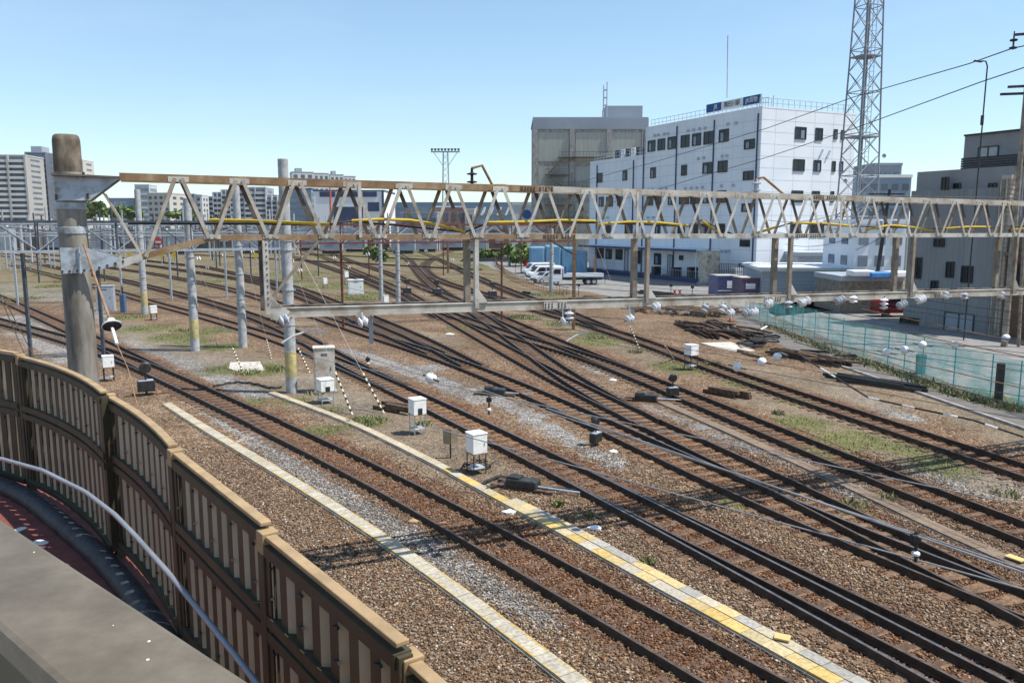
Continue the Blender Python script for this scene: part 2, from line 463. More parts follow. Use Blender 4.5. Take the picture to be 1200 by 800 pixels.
def ground_material():
    m = bpy.data.materials.new("ballast_ground")
    m.use_nodes = True
    nt = m.node_tree
    N, L = nt.nodes, nt.links
    b = N["Principled BSDF"]
    b.inputs["Roughness"].default_value = 0.95
    b.inputs["Specular IOR Level"].default_value = 0.2
    tc = N.new("ShaderNodeTexCoord")
    P = tc.outputs["Object"]

    def noise(s, det=5, ro=0.6):
        n = N.new("ShaderNodeTexNoise")
        n.inputs["Scale"].default_value = s
        n.inputs["Detail"].default_value = det
        n.inputs["Roughness"].default_value = ro
        L.new(P, n.inputs["Vector"])
        return n.outputs["Fac"]

    def ramp(fac, stops):
        r = N.new("ShaderNodeValToRGB")
        e = r.color_ramp.elements
        e[0].position, e[0].color = stops[0][0], rgb(stops[0][1])
        e[1].position, e[1].color = stops[-1][0], rgb(stops[-1][1])
        for p, c in stops[1:-1]:
            e.new(p).color = rgb(c)
        L.new(fac, r.inputs["Fac"])
        return r.outputs["Color"]

    def mix(f, a, c):
        x = N.new("ShaderNodeMix")
        x.data_type = 'RGBA'
        L.new(f, x.inputs["Factor"])
        L.new(a, x.inputs["A"])
        L.new(c, x.inputs["B"])
        return x.outputs["Result"]

    def math_(op, a, c, clamp=False):
        x = N.new("ShaderNodeMath")
        x.operation = op
        x.use_clamp = clamp
        for i, s in enumerate((a, c)):
            if isinstance(s, (int, float)):
                x.inputs[i].default_value = s
            else:
                L.new(s, x.inputs[i])
        return x.outputs[0]

    vo = N.new("ShaderNodeTexVoronoi")
    vo.inputs["Scale"].default_value = 17
    L.new(P, vo.inputs["Vector"])
    sp = N.new("ShaderNodeSeparateColor")
    L.new(vo.outputs["Color"], sp.inputs[0])
    cell = sp.outputs[0]
    big = noise(0.35, 4)
    cell2 = math_('ADD', math_('MULTIPLY', cell, 0.75), math_('MULTIPLY', big, 0.3))
    brown = ramp(cell2, [(0.12, (0.05, 0.03, 0.017)), (0.38, (0.155, 0.088, 0.046)), (0.62, (0.225, 0.143, 0.082)), (0.82, (0.30, 0.225, 0.155)), (0.99, (0.43, 0.39, 0.33))])
    grey = ramp(cell2, [(0.12, (0.09, 0.083, 0.073)), (0.45, (0.215, 0.20, 0.182)), (0.75, (0.345, 0.325, 0.30)), (0.97, (0.52, 0.50, 0.465))])
    fine = noise(6, 8, 0.75)
    dirt = ramp(fine, [(0.3, (0.12, 0.088, 0.058)), (0.5, (0.225, 0.175, 0.12)), (0.72, (0.34, 0.285, 0.21))])
    gn = noise(9, 6, 0.75)
    green = ramp(gn, [(0.3, (0.055, 0.07, 0.02)), (0.52, (0.15, 0.15, 0.055)), (0.72, (0.28, 0.245, 0.125))])
    at = N.new("ShaderNodeAttribute")
    at.attribute_name = "zone"
    zs = N.new("ShaderNodeSeparateColor")
    L.new(at.outputs["Color"], zs.inputs[0])
    n1 = noise(0.8, 7, 0.7)
    n2 = noise(1.7, 8, 0.75)

    def edge(v, n, k=1.0):
        a = math_('ADD', v, math_('MULTIPLY', math_('SUBTRACT', n, 0.5), 2.2))
        a = math_('MULTIPLY', math_('SUBTRACT', a, 0.42), 3.0, True)
        return math_('MULTIPLY', a, k, True)

    c = mix(edge(zs.outputs[0], n1, 0.9), brown, grey)
    c = mix(edge(zs.outputs[2], n1, 0.8), c, dirt)
    rm = N.new("ShaderNodeMix")
    rm.data_type = 'RGBA'
    rm.blend_type = 'MULTIPLY'
    L.new(edge(at.outputs["Alpha"], n1, 0.9), rm.inputs["Factor"])
    L.new(c, rm.inputs["A"])
    rm.inputs["B"].default_value = (.80, .60, .50, 1)
    c = rm.outputs["Result"]
    c = mix(edge(zs.outputs[1], n2, 0.92), c, green)
    mott = N.new("ShaderNodeMapRange")
    mott.inputs[1].default_value, mott.inputs[2].default_value = 0.32, 0.68
    mott.inputs[3].default_value, mott.inputs[4].default_value = 0.62, 1.52
    L.new(noise(1.9, 9, 0.82), mott.inputs[0])
    big2 = N.new("ShaderNodeMapRange")
    big2.inputs[1].default_value, big2.inputs[2].default_value = 0.35, 0.65
    big2.inputs[3].default_value, big2.inputs[4].default_value = 0.82, 1.22
    L.new(noise(0.22, 5, 0.6), big2.inputs[0])
    mm = math_('MULTIPLY', mott.outputs[0], big2.outputs[0])
    gap = N.new("ShaderNodeMapRange")
    gap.inputs[1].default_value, gap.inputs[2].default_value = 0.3, 0.75
    gap.inputs[3].default_value, gap.inputs[4].default_value = 1.0, 0.45
    L.new(vo.outputs["Distance"], gap.inputs[0])
    sc = N.new("ShaderNodeVectorMath")
    sc.operation = 'SCALE'
    L.new(c, sc.inputs[0])
    L.new(math_('MULTIPLY', gap.outputs[0], mm), sc.inputs["Scale"])
    L.new(sc.outputs[0], b.inputs["Base Color"])
    bp = N.new("ShaderNodeBump")
    bp.inputs["Strength"].default_value = 0.9
    bp.inputs["Distance"].default_value = 0.035
    bp.invert = True
    L.new(vo.outputs["Distance"], bp.inputs["Height"])
    L.new(bp.outputs["Normal"], b.inputs["Normal"])
    return m


def make_ground():
    xs = np.unique(np.concatenate([np.array([-4000, -1500, -700, -400, -250, -180, -130]), np.arange(-100, -45, 1.5), np.arange(-45, 45, 0.5), np.arange(45, 101, 1.5), np.array([130, 180, 250, 400, 700, 1500, 4000])]))
    ys = np.unique(np.concatenate([np.array([-1500, -300, -60, -10]), np.arange(0, 70, 0.5), np.arange(70, 200, 1.5), np.array([210, 230, 260, 300, 360, 450, 700, 1200, 2500, 5000])]))
    X, Y = np.meshgrid(xs, ys)
    n, k = X.shape
    z = np.zeros_like(X)
    v = np.stack([X.ravel(), Y.ravel(), z.ravel()], 1)
    idx = np.arange(n * k).reshape(n, k)
    f = np.stack([idx[:-1, :-1].ravel(), idx[:-1, 1:].ravel(), idx[1:, 1:].ravel(), idx[1:, :-1].ravel()], 1)
    me = bpy.data.meshes.new("ground")
    me.from_pydata(v.tolist(), [], f.tolist())
    r, g, d, u = zones(X.ravel(), Y.ravel())
    at = me.color_attributes.new("zone", 'FLOAT_COLOR', 'POINT')
    at.data.foreach_set("color", np.stack([r, g, d, u], 1).ravel())
    me.materials.append(ground_material())
    o = bpy.data.objects.new("ground", me)
    col.objects.link(o)
    return tag(o, kind="structure")


make_ground()


def sheet(name, poly, z, mat, thick=0.0):
    mb = MB()
    P = [Vector((p[0], p[1], z)) for p in poly]
    if thick:
        mb.prism([p - Vector((0, 0, thick)) for p in P], (0, 0, thick))
    else:
        mb.add(P, [tuple(range(len(P)))])
    return tag(mb.build(name, mat), kind="structure")


# loose ballast stones lying on the ground near the bridge
def stones():
    n = 120000
    Y = np.sqrt(rng.uniform(7.2 ** 2, 27.0 ** 2, int(n * 1.5)))
    keep = rng.uniform(0, 1, Y.size) < np.clip((31 - Y) / 14, 0.12, 1)
    Y = Y[keep]
    X = rng.uniform(-1, 1, Y.size) * (0.67 * Y + 1.0)
    n = Y.size
    r, g, d, u = zones(X, Y)
    ok = (rng.uniform(0, 1, n) > np.maximum(g * 0.9, d * 0.85))
    X, Y, r, u = X[ok], Y[ok], r[ok], u[ok]
    n = X.size
    base = np.array([(-1, -1, -1), (1, -1, -1), (1, 1, -1), (-1, 1, -1), (-1, -1, 1), (1, -1, 1), (1, 1, 1), (-1, 1, 1)], float) * 0.62
    V = base[None] * rng.uniform(0.45, 1.3, (n, 8, 3))
    size = rng.uniform(0.014, 0.034, n)
    V *= size[:, None, None] * rng.uniform(0.75, 1.35, (n, 1, 3))
    q = rng.normal(size=(n, 4))
    q /= np.linalg.norm(q, axis=1, keepdims=True)
    w, a, b2, c = q.T
    R = np.stack([1 - 2 * (b2 * b2 + c * c), 2 * (a * b2 - c * w), 2 * (a * c + b2 * w), 2 * (a * b2 + c * w), 1 - 2 * (a * a + c * c), 2 * (b2 * c - a * w), 2 * (a * c - b2 * w), 2 * (b2 * c + a * w), 1 - 2 * (a * a + b2 * b2)], 1).reshape(n, 3, 3)
    V = np.einsum('nij,nkj->nki', R, V)
    V[:, :, 0] += X[:, None]
    V[:, :, 1] += Y[:, None]
    V[:, :, 2] += (size * 0.35)[:, None]
    quads = np.array([(0, 3, 2, 1), (4, 5, 6, 7), (0, 1, 5, 4), (1, 2, 6, 5), (2, 3, 7, 6), (3, 0, 4, 7)])
    Fq = (quads[None] + (np.arange(n) * 8)[:, None, None]).reshape(-1, 4)
    me = bpy.data.meshes.new("ballast_stones")
    me.vertices.add(n * 8)
    me.vertices.foreach_set("co", V.reshape(-1))
    me.loops.add(Fq.size)
    me.loops.foreach_set("vertex_index", Fq.reshape(-1).astype(np.int32))
    me.polygons.add(len(Fq))
    me.polygons.foreach_set("loop_start", np.arange(0, Fq.size, 4, dtype=np.int32))
    me.polygons.foreach_set("loop_total", np.full(len(Fq), 4, dtype=np.int32))
    pal = np.array([(0.075, 0.045, 0.028), (0.17, 0.098, 0.054), (0.22, 0.142, 0.085), (0.27, 0.20, 0.138), (0.13, 0.102, 0.08), (0.34, 0.29, 0.225), (0.46, 0.42, 0.36)])
    palg = np.array([(0.10, 0.092, 0.082), (0.175, 0.163, 0.148), (0.25, 0.235, 0.215), (0.33, 0.315, 0.29), (0.16, 0.13, 0.10), (0.46, 0.44, 0.41), (0.20, 0.15, 0.105)])
    ii = rng.choice(7, n, p=[.16, .24, .22, .16, .12, .07, .03])
    jj = rng.choice(7, n, p=[.14, .22, .22, .16, .12, .06, .08])
    C = np.where((rng.uniform(0, 1, n) < r * 0.85)[:, None], palg[jj], pal[ii]) * rng.uniform(0.7, 1.15, (n, 1))
    C = C * (1 - u[:, None] * np.array([.20, .36, .44]))
    at = me.color_attributes.new("tint", 'FLOAT_COLOR', 'POINT')
    at.data.foreach_set("color", np.concatenate([np.repeat(C, 8, 0), np.ones((n * 8, 1))], 1).reshape(-1))
    me.materials.append(MV("ballast_stone", 0.95, 30, 0.2, 0.0))
    me.update()
    me.validate()
    o = bpy.data.objects.new("ballast_stones", me)
    col.objects.link(o)
    tag(o, "loose brown and grey ballast stones around the near tracks", "ballast", kind="stuff")


stones()


# weeds: many small blades, one mass
def weeds():
    vs, fs, tn = [], [], []

    def blade(x, y, h, w, lean, c):
        a = random.uniform(0, 2 * PI)
        dx, dy = math.cos(a), math.sin(a)
        lx, ly = random.uniform(-lean, lean), random.uniform(-lean, lean)
        n = len(vs)
        vs.extend([(x - dx * w, y - dy * w, 0), (x + dx * w, y + dy * w, 0), (x + lx * .5 + dx * w * .7, y + ly * .5 + dy * w * .7, h * .65), (x + lx * .5 - dx * w * .7, y + ly * .5 - dy * w * .7, h * .65), (x + lx, y + ly, h)])
        fs.append((n, n + 1, n + 2, n + 3))
        fs.append((n + 3, n + 2, n + 4))
        tn.extend([c, c])
    spots = []
    for px, py, w in GREEN:
        p = G(px, py)
        cnt = int(min(420, 60 * w * w)) if p.y < 80 else 420
        for _ in range(cnt):
            rr = w * 1.1 * math.sqrt(random.random()) * random.uniform(0.5, 1)
            a = random.uniform(0, 2 * PI)
            spots.append((p.x + rr * math.cos(a), p.y + rr * math.sin(a), 1.0 if p.y < 60 else 1.6))
    for px, py, n, w in ((554, 563 + 35, 0, .2), (654, 592, 90, .16), (692, 605, 60, .14), (758, 660, 60, .16), (345, 402, 90, .4), (745, 413, 140, .5), (835, 427, 160, .5), (700, 396, 120, .8), (430, 494, 260, .8), (497, 498, 120, .35),
                         (290, 437, 240, .7), (325, 433, 200, .7), (210, 388, 180, .8), (1000, 593, 70, .4), (1040, 585, 60, .3), (370, 462, 60, .4), (1180, 580, 60, .4), (912, 485, 70, .25)):
        p = G(px, py)
        for _ in range(n):
            rr = w * math.sqrt(random.random())
            a = random.uniform(0, 2 * PI)
            spots.append((p.x + rr * math.cos(a), p.y + rr * math.sin(a), 1.5))
    P = polyw([(900, 382), (987, 416), (1040, 433), (1117, 461), (1200, 482)])
    for a, b in zip(P[:-1], P[1:]):
        for _ in range(620):
            q = a.lerp(b, random.random())
            spots.append((q.x + random.gauss(-.15, .25), q.y + random.gauss(-.1, .25), 2.2))
    for x, y, s in spots:
        c = random.choice(((0.08, 0.125, 0.03), (0.12, 0.165, 0.045), (0.20, 0.20, 0.08), (0.28, 0.24, 0.12), (0.24, 0.20, 0.11), (0.055, 0.085, 0.025)))
        blade(x, y, random.uniform(.04, .14) * s, random.uniform(.008, .02) * s, .09 * s, c)
    mb = MB()
    mb.v, mb.f, mb.t, mb.mi = vs, [list(f) for f in fs], tn, [0] * len(fs)
    o = mb.build("weeds", MV("weed_leaf", 0.8, 20, 0.2, 0))
    tag(o, "patchy green and straw coloured weeds growing in the ballast", "weeds", kind="stuff")


weeds()

# ------------------------------------------------------------------ railway tracks
RZ = 0.17            # rail top height
GA = 1.132           # rail centre to rail centre


def smooth_path(P, step=0.8, passes=3, ext0=0.0, ext1=0.0, win=5):
    P = [Vector((p.x, p.y, 0)) for p in P]
    if ext0:
        P.insert(0, P[0] + (P[0] - P[1]).normalized() * ext0)
    if ext1:
        P.append(P[-1] + (P[-1] - P[-2]).normalized() * ext1)
    pts = []
    for a, b in zip(P[:-1], P[1:]):
        n = max(1, int((b - a).length / step))
        pts += [a.lerp(b, i / n) for i in range(n)]
    pts.append(P[-1])
    A = np.array([(p.x, p.y) for p in pts])
    w = win
    for _ in range(passes):
        pad = np.concatenate([2 * A[0] - A[w:0:-1], A, 2 * A[-1] - A[-2:-w - 2:-1]])
        ker = np.ones(2 * w + 1) / (2 * w + 1)
        A = np.stack([np.convolve(pad[:, k], ker, 'valid') for k in (0, 1)], 1)
    return A


def normals(A):
    T = np.gradient(A, axis=0)
    T /= np.linalg.norm(T, axis=1, keepdims=True)
    return T, np.stack([-T[:, 1], T[:, 0]], 1)


PROF = [(-.062, 0), (.062, 0), (.062, .016), (.012, .032), (.012, .108), (.0335, .118), (.0335, .148), (-.0335, .148), (-.0335, .118), (-.012, .108), (-.012, .032), (-.062, .016)]


def sweep_rail(A, off, z0, topmat):
    T, N = normals(A)
    C = A + N * off
    mb = MB()
    n = len(PROF)
    vs, fs, mi = [], [], []
    for p, nn in zip(C, N):
        for a, b in PROF:
            vs.append((p[0] - nn[0] * a * -1, p[1] - nn[1] * a * -1, z0 + b))
    for i in range(len(C) - 1):
        for k in range(n):
            k2 = (k + 1) % n
            fs.append([i * n + k, i * n + k2, (i + 1) * n + k2, (i + 1) * n + k])
            mi.append(1 if k == 6 else 0)
    fs.append(list(range(n)))
    mi.append(0)
    fs.append([(len(C) - 1) * n + k for k in reversed(range(n))])
    mi.append(0)
    mb.v, mb.f, mb.mi, mb.t = vs, fs, mi, [None] * len(fs)
    return mb


TRK = {}
sleeper_mesh = {}


def sleeper_proto(kind):
    if kind in sleeper_mesh:
        return sleeper_mesh[kind]
    mb = MB()
    mb.box((0, 0, 0), (2.05, 0.21, 0.12))
    o = mb.build("sleeper", m_sleeper if kind == 0 else m_sleeper2, bevel=0)
    me = o.data
    bpy.data.objects.remove(o)
    sleeper_mesh[kind] = me
    return me


clip_me = None


def clip_mesh():
    global clip_me
    if clip_me is None:
        mb = MB()
        pts = [(0.04 * math.cos(a), 0.05 * math.sin(a), 0.02 + 0.012 * math.sin(2 * a)) for a in [i * 2 * PI / 9 for i in range(9)]]
        mb.tube(pts, 0.011, 5)
        mb.box((0, 0, 0), (0.10, 0.14, 0.02))
        o = mb.build("rail_clip", m_clip)
        clip_me = o.data
        bpy.data.objects.remove(o)
    return clip_me


def inview(p, m=40):
    # rough test whether a ground point is in the frame
    y, z = p[1] * CT - (-EYE) * -ST * -1, 0
    fz = p[1] * CT + EYE * ST
    if fz < 1:
        return False
    u = F * p[0] / fz
    v = F * (EYE * CT - p[1] * ST) / fz
    return abs(u) < 600 + m and abs(v) < 400 + m


tracks_n = 0


def track(label, pxs, ext0=0, ext1=0, shiny=(0, 0), kind=0, clips=False, passes=3, win=5, spacing=0.62, maxs=100, side='L', cut=None, wpts=None):
    global tracks_n
    k = tracks_n
    tracks_n += 1
    A = smooth_path(wpts if wpts else [G(x, y, RZ) for x, y in pxs], 0.8, passes, ext0, ext1, win)
    T, N = normals(A)
    if side == 'L':
        Cn = A + N * GA / 2
    elif side == 'R':
        Cn = A - N * GA / 2
        A = A - N * GA
    else:
        Cn = A
        A = A - N * GA / 2
    TRK[k] = Cn
    mid = Cn[len(Cn) // 2]
    root = thing("railway_track", label, "railway track", (mid[0], mid[1], 0), "railway tracks across the yard")
    z0 = RZ - 0.148 + k * 0.0035
    for off, sh in ((-GA / 2, shiny[0]), (GA / 2, shiny[1])):
        sweep_rail(Cn, off, z0, None).build("rail", [m_rail, m_shiny if sh else m_railtop], root)
    # sleepers
    seg = np.linalg.norm(np.diff(Cn, axis=0), axis=1)
    s = np.concatenate([[0], np.cumsum(seg)])
    places = []
    for q in np.arange(0.3, s[-1], spacing):
        x, y = np.interp(q, s, Cn[:, 0]), np.interp(q, s, Cn[:, 1])
        i = min(np.searchsorted(s, q), len(T) - 1)
        places.append((x, y, math.atan2(N[i][1], N[i][0]) + random.gauss(0, .012)))
    places.sort(key=lambda p: p[0] ** 2 + p[1] ** 2)
    rest = MB()
    cnt = 0
    me = sleeper_proto(kind)
    for x, y, a in places:
        zz = 0.012 - 0.06 + (-.004 if clips else .004) + k * 0.0028 + random.uniform(-.001, .001)
        vis = inview((x, y))
        d = math.hypot(x, y)
        if vis and cnt < maxs and d < 62:
            o = bpy.data.objects.new("sleeper", me)
            col.objects.link(o)
            o.parent = root
            o.location = (x - mid[0], y - mid[1], zz)
            o.rotation_euler = (0, 0, a)
            o.scale = (random.uniform(.95, 1.04), random.uniform(.9, 1.1), 1)
            cnt += 1
            if clips and d < 27:
                for off in (-GA / 2 - .1, -GA / 2 + .1, GA / 2 - .1, GA / 2 + .1):
                    c = bpy.data.objects.new("rail_clip", clip_mesh())
                    col.objects.link(c)
                    c.parent = o
                    c.location = (off, 0, 0.066)
        elif d < 190:
            rest.box((x, y, zz), (2.05, .21, .12), Matrix.Rotation(a, 3, 'Z'))
    if rest.v:
        tag(rest.build("sleeper", m_sleeper if kind == 0 else m_sleeper2, root), kind="stuff")
    return root


track("nearest single track with loose clipped rails, running between the two cable troughs", T1L, 40, 12, clips=True)
track("track with polished double rails passing just beyond the white boxes on legs", T2L, 60, 10, shiny=(1, 1), kind=1, clips=False)
track("branch track leaving the polished rails at the lower right corner", [(600, 530), (667, 563), (740, 602), (800, 633), (860, 661), (923, 689), (987, 724), (1050, 757), (1133, 800)], 0, 10, kind=0, passes=2)
track("track behind the dark dwarf signal, beside grey gravel", T3L, 50, 8, shiny=(0, 1), kind=1)
track("straight track through the scissors crossing below the middle of the gantry", T4L, 30, 0, kind=1)
track("track on the far side of the scissors crossing beside the brown trough", T5L, 40, 12)
track("rusty outer track nearest the rail piles, curving away at the top", T6L, 60, 12, passes=3, win=4)
track("left side branch track that merges in front of the big concrete pole", [(0, 379), (40, 390), (79, 401), (120, 416), (160, 431), (200, 451), (297, 498)], 40, 0)
track("short crossover track slanting down from the far yard to the grey gravel", [(440, 284), (475, 303), (493, 326), (510, 341), (530, 352), (553, 368), (580, 387), (613, 411), (643, 437), (690, 467), (740, 494)], 30, 0, win=6)
track("crossover track slanting to the outer line under the gantry beam", [(503, 362), (530, 371), (567, 385), (610, 399), (660, 411), (707, 428), (753, 448)], 0, 0, passes=2)
track("yard track merging with the polished rails by the tall beige cabinet", [(30, 306), (70, 315), (130, 326), (180, 338), (230, 351), (287, 369), (340, 392), (400, 430), (450, 454)], 40, 0)
track("yard track reaching the gravelled line behind the third concrete pole", [(70, 300), (180, 312), (260, 324), (310, 333), (344, 346), (375, 358), (440, 388), (500, 414)], 40, 0)
track("yard track behind the white cabinet on the grass", [(28, 291), (120, 300), (240, 313), (344, 337), (375, 350), (399, 360), (440, 378), (490, 400), (540, 428)], 40, 0)
track("distant track running beside the white poles beyond the gantry", [(300, 289), (367, 308), (402, 320), (425, 329), (467, 347), (510, 371)], 40, 0)
track("distant track curving past the vans towards the outer line", [(500, 299), (517, 306), (545, 320), (567, 330), (600, 344), (640, 358), (700, 384)], 30, 0)
# parallel lines far across the left side of the yard
for i, (y0, y1) in enumerate(((287.0, 304), (283.5, 297), (281, 291), (279, 287))):
    track("%s of the flat parallel sidings far across the left of the yard" % ("nearest", "second nearest", "third", "farthest")[i], [(0, y0), (150, y0 + (y1 - y0) * .45), (330, y1)], 60, 60, passes=1)

# ------------------------------------------------------------------ concrete cable troughs with lids
m_lid = MV("trough_lid_concrete", 0.9, 14, 0.25, 0.3)


def trough(label, pxs, width, lidlen, colf, z=0.09, ext0=0, ext1=8, edges=None, off=0.0, name="cable_trough", group="cable troughs"):
    A = smooth_path([G(x, y, z) for x, y in pxs], 0.4, 3, ext0, ext1, 3)
    T, N = normals(A)
    A = A + N * off
    seg = np.linalg.norm(np.diff(A, axis=0), axis=1)
    s = np.concatenate([[0], np.cumsum(seg)])
    mid = A[len(A) // 2]
    root = thing(name, label, "cable trough", (mid[0], mid[1], 0), group)
    lid, sid = MB(), MB()
    q = 0.0
    while q + lidlen < s[-1]:
        a, b = q, q + lidlen - 0.012
        p0 = Vector((np.interp(a, s, A[:, 0]), np.interp(a, s, A[:, 1]), z - .02))
        p1 = Vector((np.interp(b, s, A[:, 0]), np.interp(b, s, A[:, 1]), z - .02))
        t = (p1 - p0).normalized()
        n = Vector((-t.y, t.x, 0))
        w = width
        dz = Vector((0, 0, random.uniform(-.004, .004)))
        c, e = colf(q)
        if e:
            lid.bar(p0 + dz, p1 + dz, w - 2 * edges, .04, tint=c)
            for sg in (-1, 1):
                o2 = n * sg * (w / 2 - edges / 2)
                lid.bar(p0 + o2 + dz, p1 + o2 + dz, edges - .002, .04, tint=e)
        else:
            lid.bar(p0 + dz, p1 + dz, w, .04, tint=c)
        sid.bar(p0 + n * w / 2 + Vector((0, 0, -.075)), p1 + n * w / 2 + Vector((0, 0, -.075)), .05, .10)
        sid.bar(p0 - n * w / 2 + Vector((0, 0, -.075)), p1 - n * w / 2 + Vector((0, 0, -.075)), .05, .10)
        q += lidlen
    lid.build("lid", m_lid, root)
    sid.build("trough_wall", m_conc, root)
    return root


def c_left(q):
    k = random.uniform(.85, 1.1)
    e = random.choice(((0.42, 0.29, 0.10), (0.42, 0.33, 0.17), (0.38, 0.33, 0.23)))
    return (0.38 * k, 0.345 * k, 0.275 * k), e


def c_right(q):
    k = random.uniform(.85, 1.1)
    if q < 14:
        return (0.40 * k, 0.335 * k, 0.235 * k), None
    c = random.choice(((0.48, 0.34, 0.12), (0.47, 0.36, 0.17), (0.43, 0.35, 0.20), (0.37, 0.33, 0.26)))
    return tuple(a * k for a in c), None


def c_right2(q):
    k = random.uniform(.85, 1.1)
    c = random.choice(((0.46, 0.35, 0.17), (0.30, 0.285, 0.25), (0.32, 0.30, 0.265), (0.39, 0.34, 0.245)))
    return tuple(a * k for a in c), None


def c_brown(q):
    k = random.uniform(.85, 1.1)
    return (0.19 * k, 0.14 * k, 0.10 * k), None


CL = [(195, 472), (250, 507), (300, 536), (362, 574), (420, 610), (500, 664), (583, 726), (673, 795)]
CR = [(318, 459), (362, 475), (420, 497), (475, 524), (512, 542), (550, 562), (590, 587), (643, 610), (687, 637), (750, 673), (833, 715), (900, 753), (985, 800)]
trough("straight concrete cable trough with orange edges nearest the brown fence", CL, 0.36, 0.25, c_left, edges=0.05)
trough("curving yellow painted cable trough between the nearest and polished tracks", CR, 0.30, 0.5, c_right)
trough("greyer second trough with patchy yellow lids laid against the yellow one", CR[6:], 0.26, 0.5, c_right2, off=0.31, z=0.082)
trough("brown weathered cable trough in grey gravel on the right", [(775, 470), (800, 481), (870, 511), (933, 540), (990, 565), (1050, 594), (1100, 619), (1183, 655)], 0.42, 0.5, c_brown, z=0.07)
# yellow plates left on the trough lids and a long plate at the right edge
for (a, b, lab) in (((908, 744), (926, 748), "loose yellow lid lying askew on the yellow trough"), ((1180, 650), (1200, 657), "orange plate lying by the brown trough at the right edge")):
    p, q = G(*a, .13), G(*b, .13)
    tag(MB().bar(p, q, .22, .03).build("loose_lid", M("loose_lid_yellow", (.6, .42, .15), (.5, .36, .16), scale=9)), lab, "trough lid")

# ------------------------------------------------------------------ asphalt of the yard and the path by the teal fence
sheet("parking_lot", [G(*p) for p in ((596, 322), (560, 307), (640, 301), (700, 300), (900, 318), (1010, 330), (1000, 362), (905, 371), (870, 366), (835, 358), (745, 354), (690, 342), (640, 338))], 0.004, m_asphalt)
sheet("access_path", [G(*p) for p in ((840, 356), (900, 362), (905, 375), (990, 410), (1040, 425), (1117, 454), (1215, 482), (1215, 507), (1100, 468), (1010, 437), (930, 411), (872, 385))], 0.008, m_path)
sheet("town_street", [G(*p) for p in ((890, 362), (1010, 330), (1100, 355), (1260, 400), (1260, 470), (1200, 470), (1117, 450), (990, 405))], 0.004, m_asphalt)
# pale kerb line of the path
kp = [G(x, y, .05) for x, y in ((930, 411), (1010, 437), (1100, 468), (1215, 507))]
kb = MB()
for a, b in zip(kp[:-1], kp[1:]):
    kb.bar(a, b, .12, .1)
tag(kb.build("kerb", m_conc), kind="structure")
for pts in (((821, 402), (856, 401), (885, 411), (868, 413), (840, 408)), ((270, 425), (305, 424), (310, 434), (282, 437), (268, 432))):
    sheet("concrete_pad", [G(*p) for p in pts], 0.03, m_slab, .028)

# ------------------------------------------------------------------ main lattice gantry across the tracks
g1 = Vector((0.918, 0.396, 0)).normalized()
g2 = Vector((-g1.y, g1.x, 0))
gO = D(310, 264, 15.0)
gO.z = 0
GW = 0.55


def gp(s, b, z):
    p = gO + g1 * s + g2 * b
    return Vector((p.x, p.y, z))


def gh(x, y, b=0.0):
    return hit(x, y, gO + g2 * b, g1)


def lin(a, b):
    return lambda s: a[1] + (b[1] - a[1]) * (s - a[0]) / (b[0] - a[0])


zt = lin(gh(209, 209), gh(1195, 238))
zb = lin(gh(310, 278.5), gh(1195, 275.5))
zl = lin(gh(330, 366.5), gh(1195, 342))
sA, sZ = gh(140, 208)[0], gh(1420, 235)[0]
sBot = gh(250, 275)[0]
s0 = gh(209, 211)[0]
pan = (gh(867, 235)[0] - s0) / 12

gantry = thing("lattice_gantry", "long cream and rust lattice gantry crossing above all the near tracks", "gantry", gp(0, 0, 0))


def chord(sa, sb, zf, b, h, w, mat, name, step=1.6):
    mb = MB()
    n = max(1, int((sb - sa) / step))
    mb.bar(gp(sa, b, zf(sa)), gp(sb, b, zf(sb)), w, h)
    return mb.build(name, mat, gantry)


sR = gh(640, 230)[0]
for b in (0, GW):
    chord(sA, sR, zt, b, .125, .09, m_chord, "top_chord")
    chord(sR + .002, sZ, zt, b, .12, .09, m_cream, "top_chord")
    chord(sBot, sR, zb, b, .10, .09, m_chord, "bottom_chord")
    chord(sR + .002, sZ, zb, b, .10, .09, m_palepaint, "bottom_chord")
# haunch down to the pole
hn = gh(167, 301)
hg = gh(138, 311)
for b in (0, GW):
    mb = MB()
    mb.bar(gp(sBot, b, zb(sBot)), gp(hn[0], b, hn[1]), .09, .10)
    mb.build("haunch", m_chord, gantry)
    MB().bar(gp(hn[0], b, hn[1]), gp(hg[0], b, hg[1]), .09, .11).build("haunch", m_palepaint, gantry)
    # end diagonals
    ge = gh(121, 226)
    MB().bar(gp(ge[0], b + .03, ge[1]), gp(hn[0], b + .03, hn[1]), .03, .07, up=g2).build("diagonal", m_cream, gantry)
tops, bots = [], []
i = 0
while s0 + i * pan < sZ - .5:
    tops.append(s0 + i * pan)
    bots.append(s0 + (i + .5) * pan)
    i += 1
for j, s in enumerate(tops):
    left = hn if j == 0 else (bots[j - 1], zb(bots[j - 1]))
    for b, inner in ((0, 0), (GW, 1)):
        o = b + (-.062 if b == 0 else .06)
        g = .055
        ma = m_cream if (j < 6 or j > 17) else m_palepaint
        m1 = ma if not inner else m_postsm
        m2 = ma if not inner else m_backdark  # rear falling diagonals: shade on their faces is put into the colour
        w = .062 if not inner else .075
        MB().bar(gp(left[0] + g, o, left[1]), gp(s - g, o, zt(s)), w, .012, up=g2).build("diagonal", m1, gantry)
        MB().bar(gp(s + g, o, zt(s)), gp(bots[j] - g, o, zb(bots[j])), w, .012, up=g2).build("diagonal", m2, gantry)
